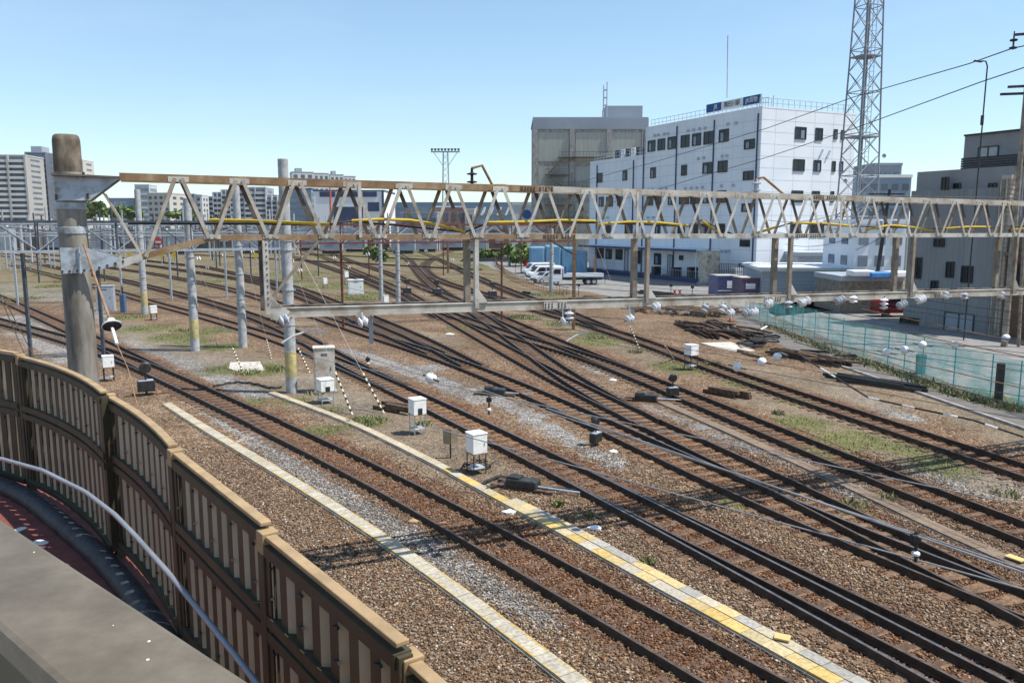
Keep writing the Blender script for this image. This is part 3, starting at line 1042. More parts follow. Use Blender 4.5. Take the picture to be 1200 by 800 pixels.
    # node plates on the front face
for j, s in enumerate(tops):
    for (ss, zz, k) in ((s, zt(s) - .02, -1), (bots[j], zb(bots[j]) + .02, 1)):
        if ss > sZ - .3:
            continue
        z = zz
        mbp = MB()
        mbp.prism([gp(ss - .17, -.054, z - .045 * 1), gp(ss + .17, -.054, z - .045), gp(ss + .17, -.054, z + .045), gp(ss - .17, -.054, z + .045)], g2 * .008) if k < 0 else \
            mbp.prism([gp(ss - .14, -.054, z - .04), gp(ss + .14, -.054, z - .04), gp(ss + .14, -.054, z + .04), gp(ss - .14, -.054, z + .04)], g2 * .008)
        mbp.build("node_plate", m_palepaint, gantry)
# cross ties between the two faces
mbt = MB()
for j, s in enumerate(tops):
    mbt.bar(gp(s, .05, zt(s)), gp(s, GW - .05, zt(s)), .05, .05)
    mbt.bar(gp(bots[j], .05, zb(bots[j])), gp(bots[j], GW - .05, zb(bots[j])), .05, .05)
    if j:
        mbt.bar(gp(bots[j - 1], .05, zb(bots[j - 1])), gp(bots[j], GW - .05, zb(bots[j])), .045, .02)
mbt.build("cross_tie", m_postsm, gantry)
# extra verticals
for px in (421, 745, 983, 1172):
    s = gh(px, 250)[0]
    MB().bar(gp(s, -.075, zb(s)), gp(s, -.075, zt(s)), .06, .012, up=g2).build("vertical", m_palepaint, gantry)
# splice plates with bolt heads
for xa, xb, y, top in ((609, 647, 225, 1), (636, 673, 278, 0), (951, 979, 234, 1), (931, 960, 279, 0)):
    sa, sb = gh(xa, y)[0], gh(xb, y)[0]
    zf = zt if top else zb
    mb = MB()
    mb.bar(gp(sa, -.052, zf(sa)), gp(sb, -.052, zf(sb)), .012, .105)
    sp = mb.build("splice_plate", m_chord if xa < 700 else m_cream, gantry)
    mb = MB()
    n = 11
    for q in range(n):
        if q == n // 2:
            continue
        s = sa + (sb - sa) * (q + .5) / n
        for dz in (-.025, .025):
            mb.box(gp(s, -.064, zf(s) + dz), (.022, .022, .03))
    mb.build("bolts", m_backdark, sp)
# hanging posts
for n_, (px, w) in enumerate(((312, .10), (558, .085), (758, .08), (925, .09), (1068, .09), (1188, .08), (1300, .08))):
    s = gh(px, 320)[0]
    MB().bar(gp(s, 0, zb(s) - .05), gp(s, 0, zl(s) - .02), w, .10, up=g2).build("hanging_post", m_postsm if px > 600 else m_palepaint, gantry)
    # web plates with holes suggested by raised lacing
    z = zb(s) - .12
    while z > zl(s) + .15 and n_ == 0:
        MB().box(gp(s + w * .1, -.053, z), (.022, .012, .028)).build("lightening_hole", m_backdark, gantry)
        z -= .11
    MB().bar(gp(s, GW, zb(s) - .05), gp(s, GW, zl(s)), .12, .12, up=g2).build("rear_post", m_postsm if px > 330 else m_backdark, gantry)
    # shoe bracket
    mb = MB()
    mb.prism([gp(s + w / 2, -.05, zl(s) + .09), gp(s + w / 2 + .2, -.05, zl(s) + .09), gp(s + w / 2, -.05, zl(s) + .36)], g2 * .02)
    mb.build("shoe_plate", m_palepaint, gantry)
# lower beam: two channels and a dark walkable top
s1 = gh(322, 367)[0]
for b in (0, GW):
    mb = MB()
    mb.bar(gp(s1, b, zl(s1)), gp(sZ, b, zl(sZ)), .016, .15)
    mb.bar(gp(s1, b + .04, zl(s1) + .085), gp(sZ, b + .04, zl(sZ) + .085), .13, .014)
    mb.bar(gp(s1, b + .03, zl(s1) - .085), gp(sZ, b + .03, zl(sZ) - .085), .10, .014)
    mb.build("lower_beam", m_cream if b == 0 else m_postsm, gantry)
q = s1 + .4
while q < sZ:
    MB().bar(gp(q, .06, zl(q) + .05), gp(q, GW - .06, zl(q) + .05), .10, .03).build("beam_batten", m_backdark, gantry)
    q += 1.15
for xa, xb in ((637, 664), (896, 915), (1095, 1110)):
    y = 352 if xa < 700 else 347
    sa, sb = gh(xa, y)[0], gh(xb, y)[0]
    sp = MB().bar(gp(sa, -.016, zl(sa)), gp(sb, -.016, zl(sb)), .012, .13).build("splice_plate", m_palepaint, gantry)
    mb = MB()
    for q in range(7):
        if q != 3:
            s = sa + (sb - sa) * (q + .5) / 7
            for dz in (-.03, .03):
                mb.box(gp(s, -.026, zl(s) + dz), (.026, .02, .035))
    mb.build("bolts", m_backdark, sp)
# diagonal brace near the left post
a, c = gh(378, 276), gh(317, 350)
MB().bar(gp(a[0], -.02, a[1]), gp(c[0], -.02, c[1]), .05, .05).build("brace", m_postsm, gantry)
MB().prism([gp(c[0] - .0, -.05, c[1] - .02), gp(c[0] + .35, -.05, zl(c[0]) + .02), gp(c[0] + .2, -.05, zl(c[0]) - .12), gp(c[0] - .02, -.05, zl(c[0]) - .12)], g2 * .02).build("gusset_plate", m_palepaint, gantry)
# drop brackets under the beam
for px, y1 in ((438, 404), (747, 374)):
    s, z = gh(px, y1)
    MB().bar(gp(s, .2, zl(s) - .09), gp(s, .2, z), .07, .07).build("drop_bracket", m_galv, gantry)
    MB().bar(gp(s - .3, .2, zl(s) - .13), gp(s + .05, .2, zl(s) - .13), .06, .06).build("drop_bracket", m_galv, gantry)

# big concrete pole carrying the gantry
pb = gh(82, 250)[0]
pc = gp(pb, GW / 2, 0)
pr = 0.222
pole = thing("concrete_pole", "thick stained concrete pole carrying the left end of the lattice gantry", "pole", pc)
ptop = D(80, 158, pc.y).z
mb = MB()
mb.lathe([(pr * 1.14, 0), (pr * 1.02, ptop - 1.45), (pr, ptop - .62)], pc, n=28)
mb.build("shaft", m_bigpole, pole, smooth=True)
mb = MB()
mb.lathe([(pr * .985, ptop - .64), (pr * .96, ptop - .10), (pr * .90, ptop - .03), (pr * .78, ptop), (.02, ptop + .006)], pc, n=28)
mb.build("cap", m_concdark, pole, smooth=True)
mb = MB()
for z in (gh(85, 241)[1], gh(85, 270)[1]):
    mb.lathe([(pr * 1.04, z - .06), (pr * 1.07, z - .055), (pr * 1.07, z + .055), (pr * 1.04, z + .06)], pc, n=28)
mb.build("strap", m_galvblue, pole, smooth=True)
# upper bracket
up = [gh(x, y, -.03) for x, y in ((63, 206), (140, 209), (105, 235), (66, 235))]
for b in (-.03, GW + .02):
    MB().prism([gp(s, b, z) for s, z in up], g2 * .014).build("bracket_plate", m_galvblue, pole)
zt0 = up[0][1]
MB().prism([gp(up[0][0] - .03, -.20, zt0 + .003), gp(up[1][0], -.07, up[1][1] + .003), gp(up[1][0], GW + .06, up[1][1] + .003), gp(up[0][0] - .03, GW + .06, zt0 + .003)], (0, 0, .03)).build("bracket_flange", m_backdark, pole)
lw = [gh(x, y, -.03) for x, y in ((70, 290), (104, 291), (141, 303), (143, 309), (106, 319), (72, 321))]
for b in (-.035, GW + .02):
    MB().prism([gp(s, b, z) for s, z in lw], g2 * .015).build("bracket_plate", m_galvblue, pole)
mb = MB()
for k in range(9):
    t = k / 8
    a, c = (lw[5], lw[4]) if t < .5 else (lw[4], lw[3])
    tt = t * 2 if t < .5 else t * 2 - 1
    s, z = a[0] + (c[0] - a[0]) * tt, a[1] + (c[1] - a[1]) * tt
    mb.box(gp(s + .02, -.045, z + .04), (.03, .02, .04))
for x, y in ((66, 231), (103, 230), (98, 205)):
    s, z = gh(x, y, -.03)
    mb.box(gp(s, -.045, z), (.035, .025, .09))
mb.build("bolts", m_backdark, pole)
s, z = gh(93, 305, -.03)
MB().bar(gp(s, -.05, lw[0][1]), gp(s, -.05, lw[5][1]), .03, .03).build("stiffener", m_galvblue, pole)


# ------------------------------------------------------------------ small repeated equipment
def tubew(name, label, cat, pts, r, mat, group=None, n=6, sag=0.0):
    P = [Vector(p) for p in pts]
    if len(P) == 2 and sag:
        a, b = P
        P = [a.lerp(b, t / 14) + Vector((0, 0, -4 * sag * (t / 14) * (1 - t / 14))) for t in range(15)]
    o = MB().tube(P, r, n).build(name, mat, None, smooth=True)
    return tag(o, label, cat, group)


# yellow sleeves on the cable inside the gantry
sl = [([(245, 258), (300, 259), (340, 261), (386, 263)], "yellow cable sleeve lying inside the gantry, nearest the big pole"),
      ([(412, 259), (450, 257), (490, 258), (520, 264), (545, 272)], "yellow cable sleeve bowing down inside the gantry left of the twin posts"),
      ([(572, 261), (610, 260), (650, 258), (698, 259)], "yellow cable sleeve inside the gantry in front of the warehouse"),
      ([(700, 263), (745, 260), (780, 261), (806, 265)], "yellow cable sleeve inside the gantry left of the white office"),
      ([(822, 258), (840, 268), (848, 276)], "short yellow cable sleeve sloping down across the white office wall"),
      ([(868, 279), (885, 272), (909, 266)], "short yellow cable sleeve rising beside the white office corner"),
      ([(928, 261), (960, 262), (1000, 265)], "yellow cable sleeve inside the gantry by the lattice tower"),
      ([(1016, 269), (1050, 264), (1080, 266), (1092, 270)], "bright yellow cable sleeve bowed before the grey house"),
      ([(1108, 268), (1140, 266), (1160, 266)], "yellow cable sleeve inside the gantry before the grey house parapet"),
      ([(1186, 270), (1200, 266), (1240, 264)], "yellow cable sleeve cut by the right edge of the picture")]
for pxs, lab in sl:
    P = []
    for x, y in pxs:
        s, z = gh(x, y, .28)
        P.append(gp(s, .28, z))
    A = smooth_path(P, .15, 1, 0, 0, 2)
    zz = np.interp(np.linspace(0, 1, len(A)), np.linspace(0, 1, len(P)), [p.z for p in P])
    tag(MB().tube([(p[0], p[1], z) for p, z in zip(A, zz)], .031, 8).build("cable_sleeve", m_yellow, None, smooth=True), lab, "cable sleeve", "yellow cable sleeves inside the gantry")
cb = []
for x, y in ((150, 262), (386, 263), (412, 259), (545, 272), (572, 261), (698, 261), (806, 265), (822, 258), (868, 279), (928, 261), (1000, 265), (1108, 268), (1240, 264)):
    s, z = gh(x, y, .28)
    cb.append(gp(s, .28, z - .0))
tubew("feeder_cable", "black feeder cable threaded through the yellow sleeves inside the gantry", "cable", cb, .02, m_black)


def insulator(label, p, axis, nd=2, r=.125, gap=.10, mat=None, group=None, rod=.1, ballish=False):
    """porcelain discs on a rod"""
    ax = Vector(axis).normalized()
    root = thing("insulator", label, "insulator", p, group)
    mat = mat or m_porcgrey
    p = Vector(p)
    L = gap * (nd - 1)
    for k in range(nd):
        c = p + ax * (k * gap - L / 2)
        if ballish:
            prof = [(.02, -r), (r * .5, -r * .87), (r * .87, -r * .5), (r, 0), (r * .87, r * .5), (r * .55, r * .78), (.04, r * .95)]
        else:
            prof = [(.03, -.05), (r * .55, -.028), (r * .95, -.012), (r, .006), (r * .8, .02), (r * .4, .038), (.045, .055), (.03, .06)]
        MB().lathe(prof, c, ax, 16).build("disc", mat, root, smooth=True)
    MB().tube([p - ax * (L / 2 + rod), p + ax * (L / 2 + rod)], .018, 6).build("rod", m_backdark, root)
    return root


tdir = Vector((.56, -.83, 0)).normalized()
# insulators hanging on or under the gantry beam, left to right
under = [(333, 375, 'h', 2), (425, 377, 'h', 2), (660, 377, 'h', 1), (667, 370, 'v', 2), (738, 374, 'h', 2), (769, 360, 'h', 2), (826, 362, 'd', 2), (847, 362, 'd', 2), (856, 367, 'h', 2), (875, 367, 'h', 2), (884, 366, 'h', 2),
         (901, 356, 'h', 2), (924, 357, 'v', 2), (940, 355, 'h', 2), (947, 352, 'h', 1), (984, 352, 'h', 3), (1000, 351, 'v', 2), (1036, 356, 'v', 3), (1057, 357, 'h', 3), (1079, 351, 'h', 3), (1108, 346, 'd', 2), (1130, 347, 'v', 2), (1174, 346, 'd', 2)]
for i, (x, y, kind, nd) in enumerate(under):
    s, z = gh(x, y, -.16)
    p = gp(s, -.16, z)
    ax = {'h': (g1 * .9 + Vector((0, 0, .25))), 'v': Vector((0, 0, 1)), 'd': g1 * .5 + Vector((0, 0, .85))}[kind]
    ins = insulator("grey porcelain insulator under the gantry beam, %s from the left" % ordn(i), p, ax, nd, .105, .10, m_porcgrey if i % 3 == 0 else m_porc, "insulators under the gantry beam")
    MB().bar(gp(s, -.12, zl(s) - .02), p, .025, .025).build("hanger", m_galv, ins)
# white ball-shaped strain insulators on the cross wires, each with its wire
balls = [(505, 443, 14.0, "white ball insulator on a silver wire right of the beige cabinet"),
         (864, 430, 20, "white ball insulator nearest the white box, leftmost of three by the outer track"),
         (893, 424, 20.5, "middle one of three white ball insulators by the outer track"),
         (911, 418, 21, "white ball insulator before the rail pile, rightmost of three"),
         (1039, 413, 22, "white ball insulator in front of the teal net, lowest at left"),
         (1060, 410, 22.4, "white ball insulator in front of the teal net, second from left"),
         (1081, 404, 22.8, "white ball insulator in front of the teal net, third from left"),
         (1119, 404, 23, "white ball insulator below the grey house garage"),
         (1179, 396, 24, "white ball insulator before the brown house")]
for i, (x, y, Y, lab) in enumerate(balls):
    p = D(x, y, Y)
    insulator(lab, p, tdir + Vector((0, 0, -.05)), 1, .118 if i else .105, .1, m_porc, "white ball insulators on wires", .28, True)
    a = p - tdir * (9 if i else 3.2)
    b = p + tdir * 22
    # the wire stops either side of the ball
    for q, (e, f) in enumerate(((a, p - tdir * .25), (p + tdir * .25, b))):
        if i == 0 and q == 1:
            continue
        tubew("overhead_wire", "wire %s %s" % ("behind" if q == 0 else "in front of", ("the ball by the beige cabinet", "the ball nearest the grid box", "the middle ball by the outer track", "the ball before the rail pile", "the lowest ball on the teal net", "the second ball on the teal net", "the third ball on the teal net", "the ball below the grey garage", "the ball before the brown house")[i]), "wire", [e, f], .007, m_wirelite if i == 0 else m_wire, "overhead wires")

# contact wire pairs over the near tracks
for (x0, y0, x1, y1, z, lab, mt, r) in ((430, 412, 1200, 667, 5.25, "bright double contact wire hanging over the gravelled track", m_wirelite, .011),
                                        (505, 500, 1200, 690, 5.05, "thin grey wire hanging over the orange sleepers", m_wirelite, .010),
                                        (300, 405, 660, 480, 5.6, "thin grey wire passing the tall beige cabinet", m_wirelite, .008)):
    a, b = G(x0, y0, z), G(x1, y1, z)
    d = (b - a).normalized()
    tubew("overhead_wire", lab, "wire", [a, b + d * 4], r * .62, mt, "overhead wires")
a, b = G(640, 478, 5.27), G(1200, 671, 5.27)
tubew("overhead_wire", "second strand of the bright contact wire", "wire", [a, b + (b - a).normalized() * 4], .008, m_wirelite, "overhead wires")
# droppers with clamps
for x, y, yb, z, lab in ((1073, 630, 658, 5.25, "dropper with a white insulator between the two wires at lower right"), (573, 468, 486, 5.3, "dropper with a dark clamp right of the nearest white ball"), (431, 421, 428, 5.3, "small dark clamp on the wire right of the beige cabinet")):
    t = G(x, y, z)
    b = D(x, yb, t.y)
    r = thing("wire_dropper", lab, "dropper", t)
    MB().tube([t + Vector((0, 0, .05)), b], .012, 6).build("rod", m_blackmetal, r)
    MB().box(t, (.07, .05, .06)).build("clamp", m_black, r, bevel=.01)
    MB().lathe([(.012, -.02), (.03, -.008), (.03, .008), (.012, .02)], t.lerp(b, .65), n=10).build("disc", m_porc, r, smooth=True)

# rusty rod with big white disc insulator hanging beside the big pole
s, z = gh(98, 286, -.1)
a = gp(s, -.1, z)
d_ = D(131, 381, 11.6)
ri = thing("strain_insulator", "rusty rod ending in a wide white and black disc insulator beside the big pole", "insulator", d_)
MB().tube([a, d_ + (a - d_).normalized() * .1], .018, 7).build("rod", m_rust, ri)
ax = (a - d_).normalized() * .7 + Vector((0, 0, .5))
MB().lathe([(.05, .10), (.06, .04), (.085, .03), (.135, .0), (.14, -.012), (.13, -.02)], d_, ax, 20).build("disc", m_porc, ri, smooth=True)
MB().lathe([(.128, -.021), (.10, -.015), (.07, -.03), (.04, -.02)], d_, ax, 20).build("underside", m_black, ri, smooth=True)
e_ = D(137, 403, 11.0)
MB().tube([d_ - Vector((0, 0, .03)), e_], .022, 7).build("tail_rod", m_white, ri)
tubew("anchor_wire", "thin rusty wire dropping from the white tail rod to the gravel", "wire", [e_, D(150, 432, 10.6), D(167, 500, 10.0)], .007, m_rust)
# brackets with insulators on top of the gantry
for pxs, lab in ((((577, 217), (565, 194), (553, 197)), "bent rusty bracket holding a black insulator above the gantry"),
                 (((920, 229), (895, 208), (887, 209)), "bent dark bracket with a grey insulator before the white office corner")):
    P = [gp(gh(x, y, .1)[0], .1, gh(x, y, .1)[1]) for x, y in pxs]
    r = thing("bracket_insulator", lab, "insulator", P[0])
    MB().tube([P[0] + g1 * .3, P[0], P[1], P[2]], .03, 7).build("bracket", m_rust, r)
    t = P[2]
    mb = MB()
    mb.lathe([(.02, -.42), (.03, -.3), (.10, -.29), (.11, -.27), (.03, -.25), (.03, -.14), (.10, -.13), (.11, -.11), (.03, -.09), (.025, 0)], t, n=12)
    mb.build("insulator_stack", m_blackmetal if pxs[0][0] < 800 else m_porcgrey, r, smooth=True)
ga = [gp(gh(x, y, .1)[0], .1, gh(x, y, .1)[1]) for x, y in ((440, 213), (553, 216.5), (640, 219), (887, 228), (1200, 232))]
tubew("feeder_wire", "thin feeder wire strung along the top of the gantry", "wire", ga, .012, m_wire)

# more wires running away over the yard from the gantry
k = 0
for px, y, dx in ((333, 375, 1), (425, 377, 1), (660, 377, 1), (738, 374, 1), (769, 360, 1), (856, 367, 1), (924, 357, 1), (984, 352, 1), (1057, 357, 1), (1079, 351, 1), (1130, 347, 1), (1174, 346, 1)):
    s, z = gh(px, y, .2)
    p = gp(s, .2, z)
    q = p - tdir * 30 + Vector((0, 0, .3))
    tubew("overhead_wire", "thin wire leading away over the yard, %s from the left" % ordn(k), "wire", [p, q], .007, m_wire, "overhead wires", 5, .5)
    if px > 900:
        tubew("overhead_wire", "dark wire slanting right over the outer tracks, %s along the beam" % ordn(k), "wire", [p, p + tdir * 24 - Vector((0, 0, .3))], .009, m_wire, "overhead wires", 5, .3)
    k += 1
for i, (x0, y0, x1, y1, lab) in enumerate(((900, 385, 1200, 455, "brown cross wire in front of the teal net, lowest"), (960, 370, 1200, 418, "brown cross wire passing the grey garage"), (1010, 362, 1200, 402, "brown cross wire below the beam at right"), (930, 400, 1200, 478, "dark cross wire along the foot of the teal net"))):
    tubew("overhead_wire", lab, "wire", [D(x0, y0, 26), D(x1, y1, 20), D(x1, y1, 20) + (D(x1, y1, 20) - D(x0, y0, 26)) * .4], .014, m_rust if i != 3 else m_wire, "overhead wires")

# ------------------------------------------------------------------ concrete poles and far gantries
def cpole(label, bx, by, top_y, wpx, band=True, mat=None, fittings=True, group="grey concrete poles in the yard"):
    b = G(bx, by)
    h = D(bx, top_y, b.y).z
    r = wpx * b.y / 945 / 2
    root = thing("concrete_pole", label, "pole", b, group)
    MB().lathe([(r * 1.08, 0), (r * .92, h - .02), (r * .8, h), (.02, h + .01)], b, n=16).build("shaft", mat or m_polegrey, root, smooth=True)
    if band:
        MB().lathe([(r * 1.085, .75), (r * 1.09, .76), (r * 1.075, 1.9), (r * 1.07, 1.91)], b, n=16).build("yellow_band", m_yellowband, root, smooth=True)
    if fittings:
        for z in (h * .3, h * .45, h * .62, h * .66):
            mb = MB()
            mb.lathe([(r * 1.12, z - .04), (r * 1.14, z), (r * 1.12, z + .04)], b, n=12)
            a = random.uniform(0, 6)
            mb.bar(b + Vector((0, 0, z)), b + Vector((.35 * math.cos(a), .35 * math.sin(a), z)), .05, .05)
            mb.build("clamp", m_galv, root)
    return b, h, r


PA = cpole("tall grey concrete pole with yellow band nearest the beige cabinet, rising above the gantry", 342, 460, 186, 12.5)
PB = cpole("grey concrete pole with yellow band on the dry grass left of the dwarf signal pole", 229, 411, 232, 9.5)
PC = cpole("plain grey concrete pole between the two yellow banded ones", 285, 407, 212, 9, band=False)
PD = cpole("grey concrete pole with yellow band near the blue post", 170, 368, 222, 7)
cpole("slim pale pole behind the white cabinet on the grass", 447, 352, 262, 4.5, False)
cpole("white pole left of the striped guy in mid yard", 467, 358, 262, 5, False)
cpole("pale pole with white foot box in mid yard", 448 + 0, 340, 266, 4, False) if False else None
cpole("slim concrete pole standing beside the parked truck", 646, 343, 268, 4.5, False)
cpole("pale slender pole at the bend of the far curve", 597, 312, 268, 3, False)
cpole("slim pole with yellow band far left of the yard", 28, 318, 262, 4, True)
cpole("short pale pole far left beside the low footbridge", 26, 312, 284, 3, False) if False else None

# rusty post with diagonal arm beside the truck
b = G(672, 386)
rp = thing("rusty_post", "rusty steel post with slanting arm standing before the parked truck", "post", b)
h = D(672, 262, b.y).z
MB().box(b + Vector((0, 0, h / 2)), (.24, .24, h)).build("post", m_rust, rp, bevel=.02)
MB().bar(b + Vector((0, 0, 5.4)), D(640, 279, b.y), .12, .12).build("arm", m_backdark, rp)
MB().box(b + Vector((-.6, -.1, .5)), (.9, .5, .15)).build("step", m_galv, rp)
# brown timber-like posts further away
for bx, by, ty, lab in ((525, 320, 282, "thin brown post far beyond the crossover"), (697, 330, 300, "thin dark post on the parking lot edge")):
    p = G(bx, by)
    hh = D(bx, ty, p.y).z
    tag(MB().box(p + Vector((0, 0, hh / 2)), (.3 * p.y / 120, .3 * p.y / 120, hh)).build("thin_post", m_rust), lab, "post")


def truss(name, label, xa, xb, Yfun, yt, yb, mat, matd, panel=1.6, width=.8, posts=()):
    """lattice beam between two photo columns, its plane parallel to the main gantry"""
    O = D((xa + xb) / 2, 264, Yfun)
    O.z = 0
    sa, sb = hit(xa, 264, O, g1)[0], hit(xb, 264, O, g1)[0]
    zt_, zb_ = hit((xa + xb) / 2, yt, O, g1)[1], hit((xa + xb) / 2, yb, O, g1)[1]
    P = lambda s, b, z: Vector((O.x + g1.x * s + g2.x * b, O.y + g1.y * s + g2.y * b, z))
    root = thing(name, label, "gantry", P((sa + sb) / 2, 0, 0))
    for b in (0, width):
        MB().bar(P(sa, b, zt_), P(sb, b, zt_), .12, .14).build("top_chord", mat, root)
        MB().bar(P(sa, b, zb_), P(sb, b, zb_), .10, .12).build("bottom_chord", matd, root)
    n = max(2, int((sb - sa) / panel))
    for b in (0, width):
        for i in range(n):
            s = sa + (sb - sa) * i / n
            e = sa + (sb - sa) * (i + 1) / n
            up = i % 2 == 0
            MB().bar(P(s, b, zb_ if up else zt_), P(e, b, zt_ if up else zb_), .07, .05).build("diagonal", mat if (i + (b > 0)) % 2 else m_galv, root)
            if i % 2:
                MB().bar(P(e, b, zb_), P(e, b, zt_), .06, .06).build("vertical", mat, root)
    for px in posts:
        s = hit(px, 264, O, g1)[0]
        MB().bar(P(s, .4, 0), P(s, .4, zb_), .16, .16).build("post", mat, root)
    return root, P


truss("yard_gantry", "dark blue grey lattice gantry crossing the left yard behind the big pole", -60, 345, 46, 260, 294, m_darkblue, m_galv, 1.9, .9, (22, 110))
truss("yard_gantry", "red brown lattice gantry behind the twin hanging posts in mid yard", 345, 672, 62, 263, 284, m_redox, m_redox, 1.7, .8, (400, 590))

# ------------------------------------------------------------------ guy wires with striped sleeves
m_strip = M("black_sleeve_stripe", (0.03, 0.03, 0.03))
m_stripy = M("yellow_white_sleeve_stripe", (0.60, 0.50, 0.28), (0.70, 0.66, 0.50), scale=6)


def guy(label, gx, gy, top, sx, sy):
    g = G(gx, gy)
    t = Vector(top)
    root = thing("guy_wire", label, "guy wire", g, "guy wires with striped sleeves")
    MB().tube([g, t], .006, 5).build("wire", m_wirelite, root)
    d = (t - g).normalized()
    # sleeve length from the photo
    best = min(range(1, 100), key=lambda i: abs((D(sx, sy, (g + d * i * .05).y).z) - (g + d * i * .05).z))
    L = max(.8, min(best * .05, 2.6))
    a, b2 = MB(), MB()
    n = 15
    for i in range(n):
        q = (a if i % 2 else b2)
        q.tube([g + d * (L * i / n), g + d * (L * (i + .99) / n)], .04, 8)
    s = a.build("sleeve", m_strip, root, smooth=False)
    b2.build("stripes", m_stripy, s)
    return root


def ptop(P, f):
    return P[0] + Vector((0, 0, P[1] * f))


guy("striped guy nearest the banded pole on dry grass, leaning towards its top", 285, 437, ptop(PB, .7), 274, 408)
guy("striped guy right of the plain concrete pole", 318, 420, ptop(PC, .75), 307, 398)
guy("striped guy touching the left side of the beige cabinet", 363, 437, ptop(PC, .8), 348, 408)
guy("striped guy crossing in front of the beige cabinet door", 413, 486, ptop(PA, .62), 392, 436)
guy("striped guy right of the beige cabinet, foot by the dark timbers", 450, 484, ptop(PA, .72), 422, 437)
guy("striped guy in mid yard beside the slim white pole", 498, 346, D(468, 285, 74), 486, 318)
guy("striped guy between two double insulators on dry grass", 749, 408, D(700, 290, 52), 735, 382)
guy("striped guy leaning on the rusty stub left of the white grid box", 790, 421, D(768, 388, 41), 773, 398)
for i, (x, y, dx) in enumerate(((695, 318, 0), (712, 321, 0), (688, 321, 0))):
    tubew("guy_wire", ("right", "rightmost", "left")[i] + "-hand plain guy wire from the rusty post to the parking lot", "guy wire", [G(x, y), D(674, 280 - i * 2, 59)], .014, m_wirelite, "plain guy wires of the rusty post")
for i, (x0, y0, x1, y1) in enumerate(((-2, 343, 36, 424), (2, 345, 46, 422))):
    tubew("guy_wire", ("left", "right")[i] + " strand of the paired white guy wires behind the brown fence", "guy wire", [D(x0, y0, 22), G(x1, y1 + 8)], .016, m_wirelite, "paired white guy wires")


# ------------------------------------------------------------------ boxes and cabinets on the ground
def legbox(label, cx, top, bottom, foot, wpx, hole=False, mat=None, rz=.55, group="white equipment boxes on legs"):
    f = G(cx, foot)
    k = f.y / 945
    w = wpx * k
    zt_ = D(cx, top, f.y).z
    zb_ = D(cx, bottom, f.y).z
    w2 = w * .74
    root = thing("equipment_box", label, "equipment box", f, group)
    R = Matrix.Rotation(rz, 3, 'Z')
    MB().box(f + Vector((0, 0, (zt_ + zb_) / 2)), (w2, w2, zt_ - zb_), R).build("cabinet", mat or m_whitebox, root, bevel=.012)
    MB().box(f + Vector((0, 0, zt_ + .012)), (w2 * 1.06, w2 * 1.06, .03), R).build("lid", mat or m_whitebox, root, bevel=.008)
    for sx in (-1, 1):
        for sy in (-1, 1):
            o = R @ Vector((sx * w2 * .43, sy * w2 * .43, 0))
            MB().bar(f + o, f + o + Vector((0, 0, zb_)), .035, .035).build("leg", m_galv if hole else m_blackmetal, root)
    zh = zt_ - zb_
    MB().box(f + R @ Vector((w2 / 2 + .004, 0, 0)) + Vector((0, 0, (zt_ + zb_) / 2)), (.01, w2 * .84, zh * .84), R).build("door", mat or m_whitebox, root, bevel=.003)
    for dz in (.25, .75):
        MB().box(f + R @ Vector((w2 / 2 + .012, w2 * .43, 0)) + Vector((0, 0, zb_ + zh * dz)), (.02, .03, .06), R).build("hinge", m_galv, root)
    MB().box(f + R @ Vector((0, 0, 0)) + Vector((0, 0, zb_ + .015)), (w2 * 1.02, w2 * 1.02, .03), R).build("base_flange", m_rust, root)
    o = R @ Vector((0, -w2 / 2 - .004, 0))
    if hole:
        MB().box(f + o + Vector((0, 0, zb_ + (zt_ - zb_) * .25)), (w2 * .34, .012, (zt_ - zb_) * .4), R).build("opening", m_black, root)
    else:
        MB().box(f + R @ Vector((w2 * .3, -w2 / 2 - .008, 0)) + Vector((0, 0, (zt_ + zb_) / 2)), (.03, .016, .09), R).build("handle", m_galv, root)
    MB().box(f + Vector((0, 0, zb_ * .3)), (w2 * .9, w2 * .9, .02), R).build("tray", m_galv, root)
    return root


legbox("white box on thin legs beside the foot of the big pole", 128, 417, 430, 446, 16)
legbox("small white box on legs in the grass left of the banded poles", 180.5, 358.5, 367, 375, 9.5)
legbox("white box with dark notch standing at the foot of the beige cabinet", 382, 444, 458, 472, 22, True)
legbox("white box with dark notch on legs beside the dark timbers", 489.5, 467, 485, 508, 22, True)
legbox("largest and nearest white box on legs above a tangle of cables", 558.5, 507, 530, 554, 26)
legbox("grey white grid box on legs near the outer track", 809.5, 404, 416, 433, 16, False, m_whitebox)
legbox("little white box at the foot of the white mid yard pole", 452, 346, 355, 359, 8)
legbox("little white box on a stem left of the mid yard cabinet", 406, 318, 325, 334, 6)
legbox("little white box on the grass before the tall plain cabinets", 381, 326, 333, 338, 6)


